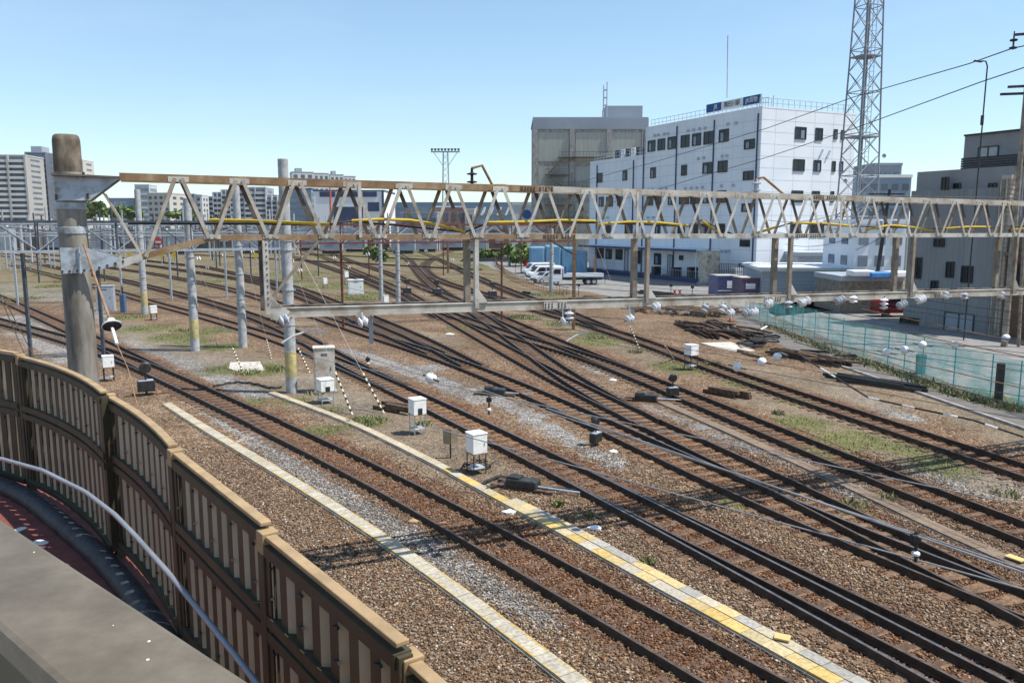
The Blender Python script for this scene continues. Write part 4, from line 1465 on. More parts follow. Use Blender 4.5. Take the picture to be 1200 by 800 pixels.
def cabinet(label, x0, x1, yt, yb, mat, dep=.6, rz=.25, base=True):
    f = G((x0 + x1) / 2, yb)
    k = f.y / 945
    w = (x1 - x0) * k * .86
    h = D((x0 + x1) / 2, yt, f.y).z
    R = Matrix.Rotation(rz, 3, 'Z')
    root = thing("equipment_cabinet", label, "cabinet", f)
    MB().box(f + Vector((0, 0, h / 2 + .05)), (w, dep, h - .1), R).build("body", mat, root, bevel=.015)
    MB().box(f + Vector((0, 0, h + .02)), (w * 1.06, dep * 1.1, .05), R).build("roof", mat, root, bevel=.01)
    MB().box(f + Vector((0, 0, .03)), (w * 1.1, dep * 1.2, .1), R).build("plinth", m_conc, root)
    MB().box(f + R @ Vector((0, -dep / 2 - .006, 0)) + Vector((0, 0, h / 2 + .05)), (w * .88, .012, h * .8), R).build("door", mat, root, bevel=.005)
    MB().box(f + R @ Vector((w * .3, -dep / 2 - .02, 0)) + Vector((0, 0, h * .55)), (.03, .03, .16), R).build("handle", m_blackmetal, root)
    mb = MB()
    for q in range(5):
        mb.box(f + R @ Vector((0, -dep / 2 - .015, 0)) + Vector((0, 0, h * .84 + q * .025)), (w * .3, .01, .008), R)
    mb.build("vent", m_blackmetal, root)
    return root


cabinet("tall stained beige cabinet beside the banded concrete pole", 367, 395, 407, 459, m_beigebox, .7)
cabinet("white cabinet standing on the grass in mid yard", 407, 427, 328, 345, m_white, 1.0)
cabinet("blue grey cabinet behind the big concrete pole", 114, 136, 335, 364, m_galv, .8)
f = G(145, 366)
bp = thing("blue_post", "dark blue square post beside the blue grey cabinet", "post", f)
MB().box(f + Vector((0, 0, .8)), (.42, .4, 1.6)).build("body", M("blue_cover", (.06, .11, .19), (.09, .15, .24), scale=4), bp, bevel=.03)
MB().box(f + Vector((0, 0, 1.9)), (.1, .1, .7)).build("stub", m_blackmetal, bp)


# dwarf signals
def dwarf(label, x, y, s=1.0, rz=.5, white=False):
    f = G(x, y)
    root = thing("dwarf_signal", label, "signal", f, "black dwarf signals beside the tracks")
    R = Matrix.Rotation(rz, 3, 'Z')
    V = lambda a, b, c: f + R @ Vector((a * s, b * s, c * s))
    MB().bar(V(0, 0, 0), V(0, 0, 1.3), .07 * s, .07 * s).build("post", m_blackmetal, root)
    MB().box(V(0, 0, .42), (.72 * s, .34 * s, .46 * s), R).build("relay_case", m_blackmetal, root, bevel=.02)
    MB().box(V(0, -.176, .42), (.64 * s, .015, .38 * s), R).build("case_lid", m_black, root)
    MB().box(V(0, 0, .68), (.60 * s, .36 * s, .03), R).build("case_trim", m_galv, root)
    hd = MB()
    hd.lathe([(.22 * s, -.10 * s), (.26 * s, -.06 * s), (.26 * s, .06 * s), (.22 * s, .10 * s)], V(0, 0, 1.25), R @ Vector((0, 1, .1)), 12)
    hd.build("signal_head", m_blackmetal, root, smooth=True)
    for a, c in ((-.11, 1.17), (.11, 1.17), (.0, 1.36)):
        MB().lathe([(.085 * s, 0), (.09 * s, .16 * s), (.075 * s, .16 * s), (.07 * s, 0)], V(a, .1, c), R @ Vector((0, 1, -.1)), 10).build("hood", m_blackmetal, root, smooth=True)
    MB().bar(V(-.9, .1, .05), V(.9, .1, .05), .10, .06).build("base_bar", m_rust, root)
    return root


dwarf("black dwarf signal on gravel beside the nearest track and left trough", 172, 463, 1.0)
dw = dwarf("dark dwarf signal with rusty head standing alone in mid picture", 698, 522, .68, .9)
dwarf("black dwarf signal by the outer track near the rail piles", 788, 467, .74, .3)
dwarf("black dwarf signal in the far crossover, left of the twin posts", 512, 347, 1.2)
dwarf("black dwarf signal just right of the twin hanging posts", 577, 350, 1.2)
dwarf("black dwarf signal beside the slim white pole", 477, 346, 1.2)
# brown notice boards on a post
f = G(528, 537)
sg = thing("notice_board", "pair of blank brown boards on a short post beside the curving trough", "sign", f)
MB().bar(f, f + Vector((0, 0, .98)), .05, .05).build("post", m_blackmetal, sg)
zc = D(528, 511, f.y).z
for q, a in enumerate((-.12, .125)):
    MB().box(f + Vector((a, -.04 + .03 * q, zc)), (.225, .02, .5), Matrix.Rotation(.35 if q else -.2, 3, 'Z')).build("board", M("faded_brown_board", (.24, .18, .12), (.34, .27, .19), scale=5), sg)


# point machines and black hoses
def machine(label, x, y, rz=-.25, s=1.0):
    f = G(x, y)
    R = Matrix.Rotation(rz, 3, 'Z')
    root = thing("point_machine", label, "point machine", f, "black point machines beside the rails")
    V = lambda a, b, c: f + R @ Vector((a * s, b * s, c * s))
    MB().box(V(0, 0, .19), (.95 * s, .42 * s, .26 * s), R).build("case", m_blackmetal, root, bevel=.04)
    MB().box(V(-.25, 0, .34), (.4 * s, .36 * s, .07 * s), R).build("cover", m_black, root, bevel=.02)
    MB().box(V(0, -.1, .045), (1.9 * s, .18 * s, .09), R).box(V(0, .35, .045), (1.9 * s, .18 * s, .09), R).build("timber", m_sleeper, root)
    MB().tube([V(.4, 0, .14), V(1.7, .1, .12)], .03, 6).build("throw_rod", m_galv, root)
    MB().bar(V(.4, .15, .1), V(1.6, .35, .1), .05, .04).build("lock_rod", m_blackmetal, root)
    return root


machine("black point machine in gravel left of the mid scissors", 580, 463)
machine("black point machine between the scissors and the brown trough", 757, 470)
machine("black point machine at the cable coil by the largest white box", 613, 573, -.45)
machine("black point machine deep in the scissors crossing", 617, 345, -.2)
for lab, pts in (("thick black hose looped on the ground by the largest white box", ((565, 567), (578, 558), (600, 557), (620, 563), (636, 574), (646, 578))),
                 ("second black hose lying beside the looped hose", ((570, 573), (592, 563), (612, 566), (628, 576))),
                 ("black cable bundle lying across the nearest track by the banded pole", ((250, 452), (275, 447), (300, 449), (318, 455), (330, 453)))):
    P = [G(x, y, .07) for x, y in pts]
    A = smooth_path(P, .1, 2, 0, 0, 3)
    tag(MB().tube([(a[0], a[1], .06 + .02 * math.sin(i)) for i, a in enumerate(A)], .05, 7).build("cable_hose", m_black, smooth=True), lab, "hose")
# cable tangle under the nearest white box
f = G(560, 548)
for i in range(3):
    P = [f + Vector((.35 * math.cos(a + i) * (1 + .2 * i), .3 * math.sin(a + i), .12 + .08 * math.sin(3 * a + i))) for a in [k * .5 for k in range(14)]]
    tag(MB().tube(P, .02, 5).build("cable_coil", m_black if i else m_rust, smooth=True), ("rusty", "black", "tighter black")[i] + " cable coil heaped under the largest white box", "cable")


# rail and timber stacks
def stack(name, label, cat, a, b, n, mat, width, L=None, h=.14, layers=2, group=None, wbar=.12):
    p, q = G(*a), G(*b)
    d = (q - p).normalized()
    nn = Vector((-d.y, d.x, 0))
    per = int(math.ceil(n / layers))
    for i in range(n):
        l, c = i // per, i % per
        off = nn * ((c - per / 2) * width / per + random.uniform(-.04, .04))
        sh = d * random.uniform(-.5, .5)
        tw = nn * random.uniform(-.12, .12)
        e, f = p + off + sh - tw, q + off + sh + tw
        z = .08 + l * (h + .003) + random.uniform(0, .02)
        mb = MB()
        if wbar < .13:
            mb.bar(e + Vector((0, 0, z + .055)), f + Vector((0, 0, z + .055)), .066, .035)
            mb.bar(e + Vector((0, 0, z)), f + Vector((0, 0, z)), .02, .10)
            mb.bar(e + Vector((0, 0, z - .055)), f + Vector((0, 0, z - .055)), .12, .022)
        else:
            mb.bar(e + Vector((0, 0, z)), f + Vector((0, 0, z)), wbar, h)
        tag(mb.build(name, mat), label, cat, group)


stack("old_rail", "dark rusty rail among those stacked left of the concrete pad", "rail", (803, 380), (842, 397), 9, m_rail, 1.6, group="rails stacked left of the pad")
stack("old_rail", "dark rusty rail in the long stack reaching the black hose heap", "rail", (836, 379), (884, 398), 9, m_rail, 1.6, group="rails stacked by the hose heap")
stack("old_rail", "brown rail among those stacked beyond the three white balls", "rail", (912, 414), (990, 430), 10, m_rail, 1.1, group="rails stacked beyond the white balls")
stack("old_rail", "black rail in the low stack nearest the teal net", "rail", (978, 444), (1075, 458), 10, m_blackmetal, 1.0, group="rails stacked near the teal net")
stack("old_sleeper", "weathered timber sleeper heaped under the gantry beam beside the car park", "timber", (748, 366), (782, 358), 6, m_wood, 1.6, h=.17, layers=2, group="timbers heaped under the beam", wbar=.22)
stack("old_sleeper", "timber sleeper strewn on the heap before the blue container", "timber", (785, 364), (848, 371), 12, m_wood, 3.4, h=.16, layers=3, group="timbers strewn before the container", wbar=.2)
stack("old_sleeper", "dark timber in the heap below the red tarpaulin", "timber", (790, 358), (832, 352), 8, m_sleeper, 2.4, h=.16, layers=2, group="dark timbers below the tarpaulin", wbar=.2)
stack("old_sleeper", "dark timber beside the second notched white box", "timber", (452, 478), (480, 483), 4, m_sleeper, .7, h=.15, layers=2, group="dark timbers by the notched box", wbar=.2)
stack("old_sleeper", "dark timber beside the outer track right of the grid box", "timber", (842, 460), (874, 467), 4, m_sleeper, .7, h=.15, layers=2, group="dark timbers beside the outer track", wbar=.2)
stack("old_sleeper", "pale timber lying at the end of the concrete pad", "timber", (870, 413), (892, 418), 2, m_wood, .6, h=.15, layers=1, group="pale timbers at the pad", wbar=.2)
stack("steel_rod", "thin dark steel bar lying along the parking lot edge", "bar", (690, 348), (738, 352), 5, m_rust, .9, group="steel bars at the lot edge", layers=1)
stack("steel_rod", "steel bar in the pile before the parking lot posts", "bar", (752, 343), (790, 347), 6, m_blackmetal, 2.0, group="steel bars before the lot", layers=2)
def jumble(label, a, b, n, width, mat, group):
    p, q = G(*a), G(*b)
    d = (q - p).normalized()
    nn = Vector((-d.y, d.x, 0))
    for i in range(n):
        c = p.lerp(q, random.random()) + nn * random.gauss(0, width) + Vector((0, 0, .12 + .25 * random.random()))
        an = random.gauss(math.atan2(d.y, d.x), .5)
        v = Vector((math.cos(an), math.sin(an), random.uniform(-.06, .06))) * random.uniform(.6, 1.6)
        tag(MB().bar(c - v, c + v, random.uniform(.08, .24), random.uniform(.06, .18)).build("scrap_timber", mat[i % len(mat)]), label, "timber", group)


jumble("old timber or steel length thrown on the heap below the beam", (765, 368), (856, 366), 46, 1.3, (m_wood, m_sleeper, m_rail, m_rust, m_slab, m_backdark), "lengths thrown on the heap below the beam")
jumble("dark length of scrap on the rails left of the concrete pad", (812, 384), (880, 394), 22, 1.0, (m_rail, m_backdark, m_sleeper), "scrap on the rails left of the pad")
jumble("dark scrap length beyond the white balls", (915, 416), (985, 426), 14, .5, (m_rail, m_backdark, m_rust), "scrap beyond the white balls")
# heap of black hoses
for i in range(7):
    c = G(874 + i * 5, 404 + (i % 3) * 2)
    P = [c + Vector(((.5 + .1 * i % .3) * math.cos(a), (.7 - .05 * i) * math.sin(a), .12 + .11 * i * .6 + .05 * math.sin(2 * a + i))) for a in [k * 2 * PI / 14 for k in range(13)]]
    tag(MB().tube(P, .07, 6).build("hose_coil", m_black, smooth=True), "thick black hose coil in the heap at the path corner", "hose", "black hose coils at the path corner")
# red tarpaulin bundle, cones, posts
f = G(806, 360)
mb = MB()
bmr = bmesh.new()
bmesh.ops.create_icosphere(bmr, subdivisions=2, radius=.55)
for v in bmr.verts:
    v.co = Vector((v.co.x * 1.1, v.co.y * .8, max(0, v.co.z * 1.2))) * random.uniform(.85, 1.1) + f + Vector((0, 0, .35))
bmr.verts.index_update()
mb.add([v.co.copy() for v in bmr.verts], [[v.index for v in fc.verts] for fc in bmr.faces])
bmr.free()
tag(mb.build("tarpaulin_bundle", m_red), "crumpled red tarpaulin bundle on the timber heap", "tarpaulin")


def cone(label, x, y, h=.7):
    f = G(x, y)
    root = thing("traffic_cone", label, "traffic cone", f)
    MB().box(f + Vector((0, 0, .02)), (.38, .38, .04)).build("foot", m_black, root)
    MB().lathe([(.15, .04), (.03, h), (.02, h + .01)], f, n=14).build("cone", m_orange, root, smooth=True)
    MB().lathe([(.112, h * .35), (.085, h * .58), (.08, h * .58), (.10, h * .35)], f, n=14).build("band", m_white, root)
    return root


cone("red orange traffic cone at the start of the path", 856, 377)
for i, x in enumerate((790.5, 796.5)):
    f = G(x, 347.5)
    r = thing("red_stand", ("left", "right")[i] + " one of two red stands on the parking lot", "stand", f)
    MB().bar(f + Vector((-.2, 0, 0)), f + Vector((0, 0, .6)), .1, .1).bar(f + Vector((.2, 0, 0)), f + Vector((0, 0, .6)), .1, .1).build("frame", m_red, r)
    MB().box(f + Vector((0, 0, .62)), (.3, .2, .1)).build("head", m_red, r)
for i, (x, y) in enumerate(((697, 328), (709, 332), (786, 348), (811, 350), (678, 347), (604, 320))):
    f = G(x, y)
    r = thing("marker_post", ("thin black marker post with square head by the truck tail", "thin black marker post beside the coil of bars", "thin black marker post left of the two red stands", "thin black marker post right of the two red stands", "thin black marker post by the rusty post", "thin black marker post left of the vans")[i], "marker post", f)
    MB().bar(f, f + Vector((0, 0, 1.1)), .06, .06).build("post", m_blackmetal, r)
    MB().box(f + Vector((0, 0, 1.2)), (.3, .12, .25)).build("head", m_black, r)
# low orange barrier fence along the curved track by the vans
bpts = [G(x, y) for x, y in ((583, 300), (580, 306), (583, 314), (592, 322), (605, 330), (620, 336), (640, 341), (668, 347))]
ofn = thing("barrier_fence", "low orange net barrier curving beside the far track", "barrier", bpts[3])
mb, mp = MB(), MB()
m_onet = M("faded_orange_net", (0.45, 0.22, 0.10), (0.62, 0.42, 0.25), scale=1.5, rough=.9)
for a, b in zip(bpts[:-1], bpts[1:]):
    n = max(2, int((b - a).length / .9))
    for i in range(n):
        p = a.lerp(b, i / n)
        q = a.lerp(b, (i + .75) / n)
        mp.bar(p, p + Vector((0, 0, .95)), .05, .05)
        for z in (.35, .6, .85):
            mb.bar(p + Vector((0, 0, z)), q + Vector((0, 0, z)), .02, .09)
mb.build("netting", m_onet, ofn)
mp.build("stakes", m_rust, ofn)
# white scraps
for i, (x, y, w, lab) in enumerate(((697.5, 620, .20, "white crushed scrap beside the yellow trough"), (597, 601, .2, "white flat scrap near the truss shadow"), (718.5, 530, .20, "white scrap right of the lone dark signal"), (763, 543, .12, "small orange stone on the ballast"),
                                    (718, 446, .22, "white scrap before the scissors"), (484, 612, .16, "orange brown stone left of the left trough"), (527, 392, .3, "white scrap on grass below the gantry beam"))):
    f = G(x, y)
    mb = MB()
    vs = [f + Vector((w * math.cos(a) * random.uniform(.7, 1.1), w * .6 * math.sin(a), random.uniform(.04, .06))) for a in [k * PI / 3 for k in range(6)]]
    mb.add(vs + [f + Vector((0, 0, .12))] + [Vector((v.x, v.y, 0)) for v in vs], [(k, (k + 1) % 6, 6) for k in range(6)] + [(k, 7 + k, 7 + (k + 1) % 6, (k + 1) % 6) for k in range(6)])
    tag(mb.build("scrap", m_orange if False else (m_fencecap if i in (3, 5) else m_white)), lab, "scrap")
# white thin curved pipe pieces
for lab, pts, Y in (("thin white bent rod beside the banded pole", ((330, 402), (345, 393), (360, 388), (382, 389)), 15.5), ("white bent rod hanging before the scissors", ((664, 400), (675, 393), (690, 388)), 19), ("white slanting rod at the rail pile", ((1082, 0), (0, 0)), 0)):
    if Y:
        tag(MB().tube([D(x, y, Y) for x, y in pts], .022, 6).build("bent_rod", m_white, smooth=True), lab, "rod")
tag(MB().tube([G(882, 392), D(899, 382, G(882, 392).y + 1)], .06, 6).build("slanting_rod", m_white), "white slanting rod at the head of the path", "rod")
# black and white sleeved cable across the right yard
P = [D(x, y, Y) for x, y, Y in ((945, 421, 31), (1018, 466, 27), (1072, 478, 25), (1140, 492, 24), (1200, 512, 23), (1260, 530, 22))]
r = thing("sleeved_cable", "black cable with long white sleeves slanting over the right yard", "cable", P[2])
for i in range(len(P) - 1):
    for j in range(4):
        MB().tube([P[i].lerp(P[i + 1], j / 4), P[i].lerp(P[i + 1], (j + 1) / 4)], .03, 6).build("sleeve" if (i * 4 + j) % 3 else "cable", m_white if (i * 4 + j) % 3 == 1 else m_black, r)

# ------------------------------------------------------------------ brown louvre fence of the ramp, its deck and the near parapet
FL = 4.66
fpan = [((-7.35, 9.75), (-5.36, 8.66), 6.14, .62), ((-5.27, 8.60), (-3.46, 6.74), 6.11, .60), ((-3.44, 6.81), (-2.27, 5.27), 6.05, .56), ((-2.22, 5.215), (-1.25, 3.945), 6.01, .53),
        ((-1.215, 3.90), (-.41, 2.85), 5.957, .48), ((-.365, 2.84), (.42, 1.75), 5.88, .45)]
fence = thing("louvre_fence", "brown stepped louvre fence curving along the ramp edge in the foreground", "fence", (-2.2, 5.2, FL))
for i, (a, b, zc, h) in enumerate(fpan):
    a, b = Vector((a[0], a[1], 0)), Vector((b[0], b[1], 0))
    d = (b - a).normalized()
    L = (b - a).length
    nin = Vector((d.y, -d.x, 0))          # towards the ramp
    if nin.y > 0:
        nin = -nin
    bow = .09 if i == 1 else (.04 if i in (0, 2) else 0)
    pt = lambda t, z, o=0.0: a + (b - a) * t - nin * (bow * 4 * t * (1 - t)) * 1.0 + nin * o + Vector((0, 0, z))
    N = 8 if bow else 1
    cap, rails = MB(), MB()
    z0 = zc - 2.28 * h - .05
    for k in range(N):
        t0, t1 = k / N, (k + 1) / N
        cap.bar(pt(t0, zc - .010), pt(t1, zc - .010), .058, .024)
        rails.bar(pt(t0, zc - .075), pt(t1, zc - .075), .075, .06)
        rails.bar(pt(t0, zc - h + .035), pt(t1, zc - h + .035), .08, .06)
        rails.bar(pt(t0, zc - h - .05), pt(t1, zc - h - .05), .08, .06)
        rails.bar(pt(t0, z0 + .03), pt(t1, z0 + .03), .08, .06)
    cap.build("cap_rail", m_fencecap, fence, bevel=.006)
    rails.bar(pt(.008, zc - .05), pt(.008, z0), .06, .07, up=d).bar(pt(.992, zc - .05), pt(.992, z0), .06, .07, up=d)
    rails.build("panel_frame", m_fencebr, fence)
    n = max(5, int(round(L / .185)))
    slats, ribs, clips = MB(), MB(), MB()
    q = Matrix.Rotation(math.radians(-24), 3, 'Z')
    dl = q @ d
    if (Matrix.Rotation(math.radians(-24), 3, 'Z') @ nin).y > nin.y:
        dl = Matrix.Rotation(math.radians(24), 3, 'Z') @ d
    for row in (0, 1):
        za = zc - .105 if row == 0 else zc - h - .08
        zb_ = zc - h + .065 if row == 0 else z0 + .06
        for k in range(n):
            t = (k + .5) / n
            c = pt(t, (za + zb_) / 2, -.025)
            w = L / n * .58
            dl = Vector((.985, .17, 0)) + d * .5
            w = L / n * .66
            slats.bar(c - Vector((0, 0, (za - zb_) / 2)), c + Vector((0, 0, (za - zb_) / 2)), .012, w, up=dl)
            t2 = (k + .02) / n
            c2 = pt(min(max(t2, .015), .985), (za + zb_) / 2, .0)
            ribs.bar(c2 - Vector((0, 0, (za - zb_) / 2)), c2 + Vector((0, 0, (za - zb_) / 2)), .034, L / n * .52, up=d)
            c3 = pt(t, (za + zb_) / 2, -.085)
            ribs.bar(c3 - Vector((0, 0, (za - zb_) / 2)), c3 + Vector((0, 0, (za - zb_) / 2)), .01, L / n * .98, up=d)
            if k % 2 == 0:
                for zz in (za - .06, zb_ + .09):
                    clips.bar(pt(t2, zz, .025), pt(t2 + .35 / n, zz + .02, .03), .012, .012)
    slats.build("louvre_slats", m_fencebeige, fence)
    ribs.build("vertical_ribs", m_fencebr, fence)
    clips.build("wire_clips", m_blackmetal, fence)
    # post at the start of the panel
    pz = zc + .012
    p = a - d * .045
    MB().bar(Vector((p.x, p.y, FL - .3)), Vector((p.x, p.y, pz)), .084, .084, up=d).build("post", m_fencebr, fence, bevel=.006)
    MB().bar(Vector((p.x, p.y, pz - .11)), Vector((p.x, p.y, pz + .003)), .088, .088, up=d).build("post_cap", m_fencecap, fence, bevel=.006)

fe = [Vector((p[0], p[1], 0)) for pan in fpan for p in (pan[0], pan[1])]
out = []
for i in range(len(fe)):
    a, b = fe[max(i - 1, 0)], fe[min(i + 1, len(fe) - 1)]
    d = (b - a).normalized()
    out.append(fe[i] - Vector((d.y, -d.x, 0)) * .14)
sheet("ramp_deck", [(p.x, p.y) for p in out] + [(-.1, 1.3), (-3.6, 3.1), (-9, 6.2), (-9, 9.9)], FL - .06, m_redfloor, .25)
sheet("unseen_shade_deck", [(-.2, 1.0), (-4.2, 4.3), (-9, 5.5), (-9, -3), (2, -3), (2, -.6)], 5.9, m_conc, .3)  # unseen deck under the camera, added to cut red bounce off the ramp
inn = []
for i in range(len(fe)):
    a = fe[max(i - 1, 0)]
    b = fe[min(i + 1, len(fe) - 1)]
    d = (b - a).normalized()
    inn.append(fe[i] + Vector((d.y, -d.x, 0)) * .11)
A = smooth_path(inn, .25, 2, 0, 0, 3)
kerb = MB().tube([(p[0], p[1], FL - .01) for p in A], .095, 14).build("ramp_kerb", m_kerb, None, smooth=True)
tag(kerb, "black rounded kerb running along the foot of the brown fence", "kerb")
pp = [D(-60, 530, 7.2), D(0, 537, 6.5), D(50, 551, 6.1), D(100, 576, 5.7), D(135, 603, 5.35), D(160, 629, 5.05), D(200, 674, 4.55), D(240, 723, 4.15), D(284, 778, 3.75), D(330, 838, 3.4)]
A = np.array([tuple(p) for p in pp])
tt = np.linspace(0, len(pp) - 1, 60)
P = [Vector([np.interp(t, range(len(pp)), A[:, k]) for k in range(3)]) for t in tt]
tag(MB().tube(P, .0165, 10).build("hand_pipe", m_pipe, smooth=True), "grey blue curved pipe rail in front of the brown fence", "pipe rail")
# near parapet with a flat metal cap
pa, pb_ = Vector((-.89, 1.35, 7.0)), Vector((-.28, .83, 7.0))
d = (pb_ - pa).normalized()
n = Vector((-d.y, d.x, 0))
if n.y < 0:
    n = -n
par = thing("parapet", "broad grey metal capped parapet in the lower left corner", "parapet", (pa.x, pa.y, FL))
w = .142
pa2, pb2 = pa - d * 1.3 - n * w / 2, pb_ + d * .55 - n * w / 2
MB().bar(pa2 + Vector((0, 0, -.02)), pb2 + Vector((0, 0, -.02)), w, .04).build("cap", m_railcap, par, bevel=.010)
MB().bar(pa2 + Vector((0, 0, -.75)), pb2 + Vector((0, 0, -.75)), w * .72, 1.4).build("wall", m_fencebr, par)
sp = MB()
for i in range(16):
    c = pa2.lerp(pb2, random.uniform(.35, 1)) + n * random.uniform(-.4, .4) * w
    r = random.choice((.0006, .0009, .0013, .002))
    sp.lathe([(r, 0), (r * .8, .0004), (r * .2, .0006)], c + Vector((0, 0, .0002)), n=7)
sp.build("bird_specks", m_bird, par)
mb = MB()
for x, y in ((20, 621), (25, 619), (45, 634), (50, 636)):
    c = G(x, y, FL - .058)
    mb.lathe([(.05, 0), (.03, .004), (.01, .005)], c, n=9)
tag(mb.build("droppings", m_bird), "white bird droppings on the red deck beyond the parapet", "droppings")

# ------------------------------------------------------------------ teal net fence
tb = [G(*p) for p in ((878, 372), (890, 375), (940, 393), (987, 411), (1040, 427), (1080, 441), (1117, 454), (1160, 468), (1193, 478), (1260, 502))]
tf = thing("net_fence", "teal net fence between the path and the town houses", "fence", tb[3])
net, posts = MB(), []
m_net = mat_net()
m_teal = M("teal_paint", (.05, .36, .38), (.08, .45, .46), scale=4, rough=.5)
H = 1.95
wires = MB()
for i, (a, b) in enumerate(zip(tb[:-1], tb[1:])):
    n = max(1, int(round((b - a).length / 2.0)))
    for k in range(n):
        p, q = a.lerp(b, k / n), a.lerp(b, (k + 1) / n)
        net.prism([p + Vector((0, 0, .05)), q + Vector((0, 0, .05)), q + Vector((0, 0, H - .05)), p + Vector((0, 0, H - .05))], Vector((.004, .004, 0)))
        MB().tube([p, p + Vector((0, 0, H + .05))], .028, 7).build("post", m_teal, tf)
        for z in (H, H * .5):
            wires.tube([p + Vector((0, 0, z)), q + Vector((0, 0, z))], .012, 5)
net.build("net", m_net, tf)
wires.build("tension_wire", m_teal, tf)
for x, y, w, h, lab in ((1166, 472, .25, 1.75, "black square post standing against the teal net at right"), (1076, 437, .5, 1.0, "dark round bin in front of the teal net")):
    f = G(x, y)
    if w < .3:
        tag(MB().box(f + Vector((0, -.2, h / 2)), (w, w, h)).build("black_post", m_blackmetal, bevel=.02), lab, "post")
    else:
        tag(MB().lathe([(w * .45, 0), (w * .5, h * .95), (w * .46, h), (.02, h + .02)], f + Vector((0, -.2, 0)), n=16).build("bin", m_blackmetal, smooth=True), lab, "bin")


# ------------------------------------------------------------------ white railway office
def text_on(s, size, org, xd, yd, mat, parent, name="lettering", depth=.03):
    c = bpy.data.curves.new("lettering", 'FONT')
    c.body = s
    c.size = size
    c.extrude = depth
    c.align_x = 'CENTER'
    c.align_y = 'CENTER'
    o = bpy.data.objects.new(name, c)
    col.objects.link(o)
    dg = bpy.context.evaluated_depsgraph_get()
    me = bpy.data.meshes.new_from_object(o.evaluated_get(dg))
    bpy.data.objects.remove(o)
    xd, yd = Vector(xd).normalized(), Vector(yd).normalized()
    zd = xd.cross(yd)
    R = Matrix((xd, yd, zd)).transposed().to_4x4()
    R.translation = Vector(org)
    me.transform(R)
    me.materials.clear()
    me.materials.append(mat)
    for p in me.polygons:
        p.material_index = 0
    o = bpy.data.objects.new(name, me)
    col.objects.link(o)
    o.parent = parent
    o.matrix_parent_inverse = Matrix.Translation(-parent.location) if parent.type == 'EMPTY' else Matrix()
    return o


C0 = G(884.5, 336)
ja = Vector((-.484, 1, 0)).normalized()
jb = Vector((1, .484, 0)).normalized()
na, nb = -jb, -ja                     # outward normals of the two seen faces
jr = thing("railway_office", "white panelled railway office with a blue and white roof sign", "office building", C0)


def jp(t, s, z):
    return Vector((C0.x + ja.x * t + jb.x * s, C0.y + ja.y * t + jb.y * s, z))


tl = hit(690, 300, C0, ja)[0]
tm = hit(756, 200, C0, ja)[0]
sr = hit(1000, 200, C0, jb)[0]
zR = hit(889, 127, C0, ja)[1]
zL = hit(700, 190, C0, ja)[1]
mb = MB()
mb.prism([jp(0, 0, 0), jp(0, sr, 0), jp(tm, sr, 0), jp(tm, 0, 0)], (0, 0, zR))
mb.build("wall", m_jr, jr)
mb = MB()
mb.prism([jp(tm + .003, 0.003, 0), jp(tm + .003, sr - 2, 0), jp(tl, sr - 2, 0), jp(tl, 0.003, 0)], (0, 0, zL))
mb.build("low_wing", m_jr, jr)
# seams of the wall panels
mb = MB()
for z in np.arange(1.6, zR, 1.42):
    mb.bar(jp(0, -.003, z), jp(tm if z > zL else tl, -.003, z), .012, .035)
    mb.bar(jp(-.003, 0, z), jp(-.003, sr, z), .012, .035)
for t in np.arange(1.2, tl, 1.9):
    mb.bar(jp(t, -.004, .2), jp(t, -.004, zR if t < tm else zL), .012, .02, up=ja)
for s in np.arange(2.2, sr, 3.2):
    mb.bar(jp(-.004, s, .2), jp(-.004, s, zR), .012, .03, up=jb)
mb.build("panel_seams", m_jrseam, jr)
# parapets and railings
for (t0, t1, z) in ((0, tm, zR), (tm, tl, zL)):
    MB().bar(jp(t0, .1, z + .1), jp(t1, .1, z + .1), .25, .2).build("parapet", m_jr, jr)
    mb = MB()
    n = int((t1 - t0) / .9)
    for i in range(n + 1):
        t = t0 + (t1 - t0) * i / n
        mb.bar(jp(t, .9, z + .1), jp(t, .9, z + 1.25), .05, .05)
    for zz in (1.25, .7):
        mb.bar(jp(t0, .9, z + zz), jp(t1, .9, z + zz), .06, .06)
    mb.build("roof_railing", m_galv, jr)
MB().bar(jp(.1, 0, zR + .1), jp(.1, sr, zR + .1), .25, .2).build("parapet", m_jr, jr)
mb = MB()
for i in range(18):
    mb.bar(jp(.5, sr * i / 17, zR + .1), jp(.5, sr * i / 17, zR + 1.25), .05, .05)
for zz in (1.25, .7):
    mb.bar(jp(.5, 0, zR + zz), jp(.5, sr, zR + zz), .06, .06)
mb.build("roof_railing", m_galv, jr)


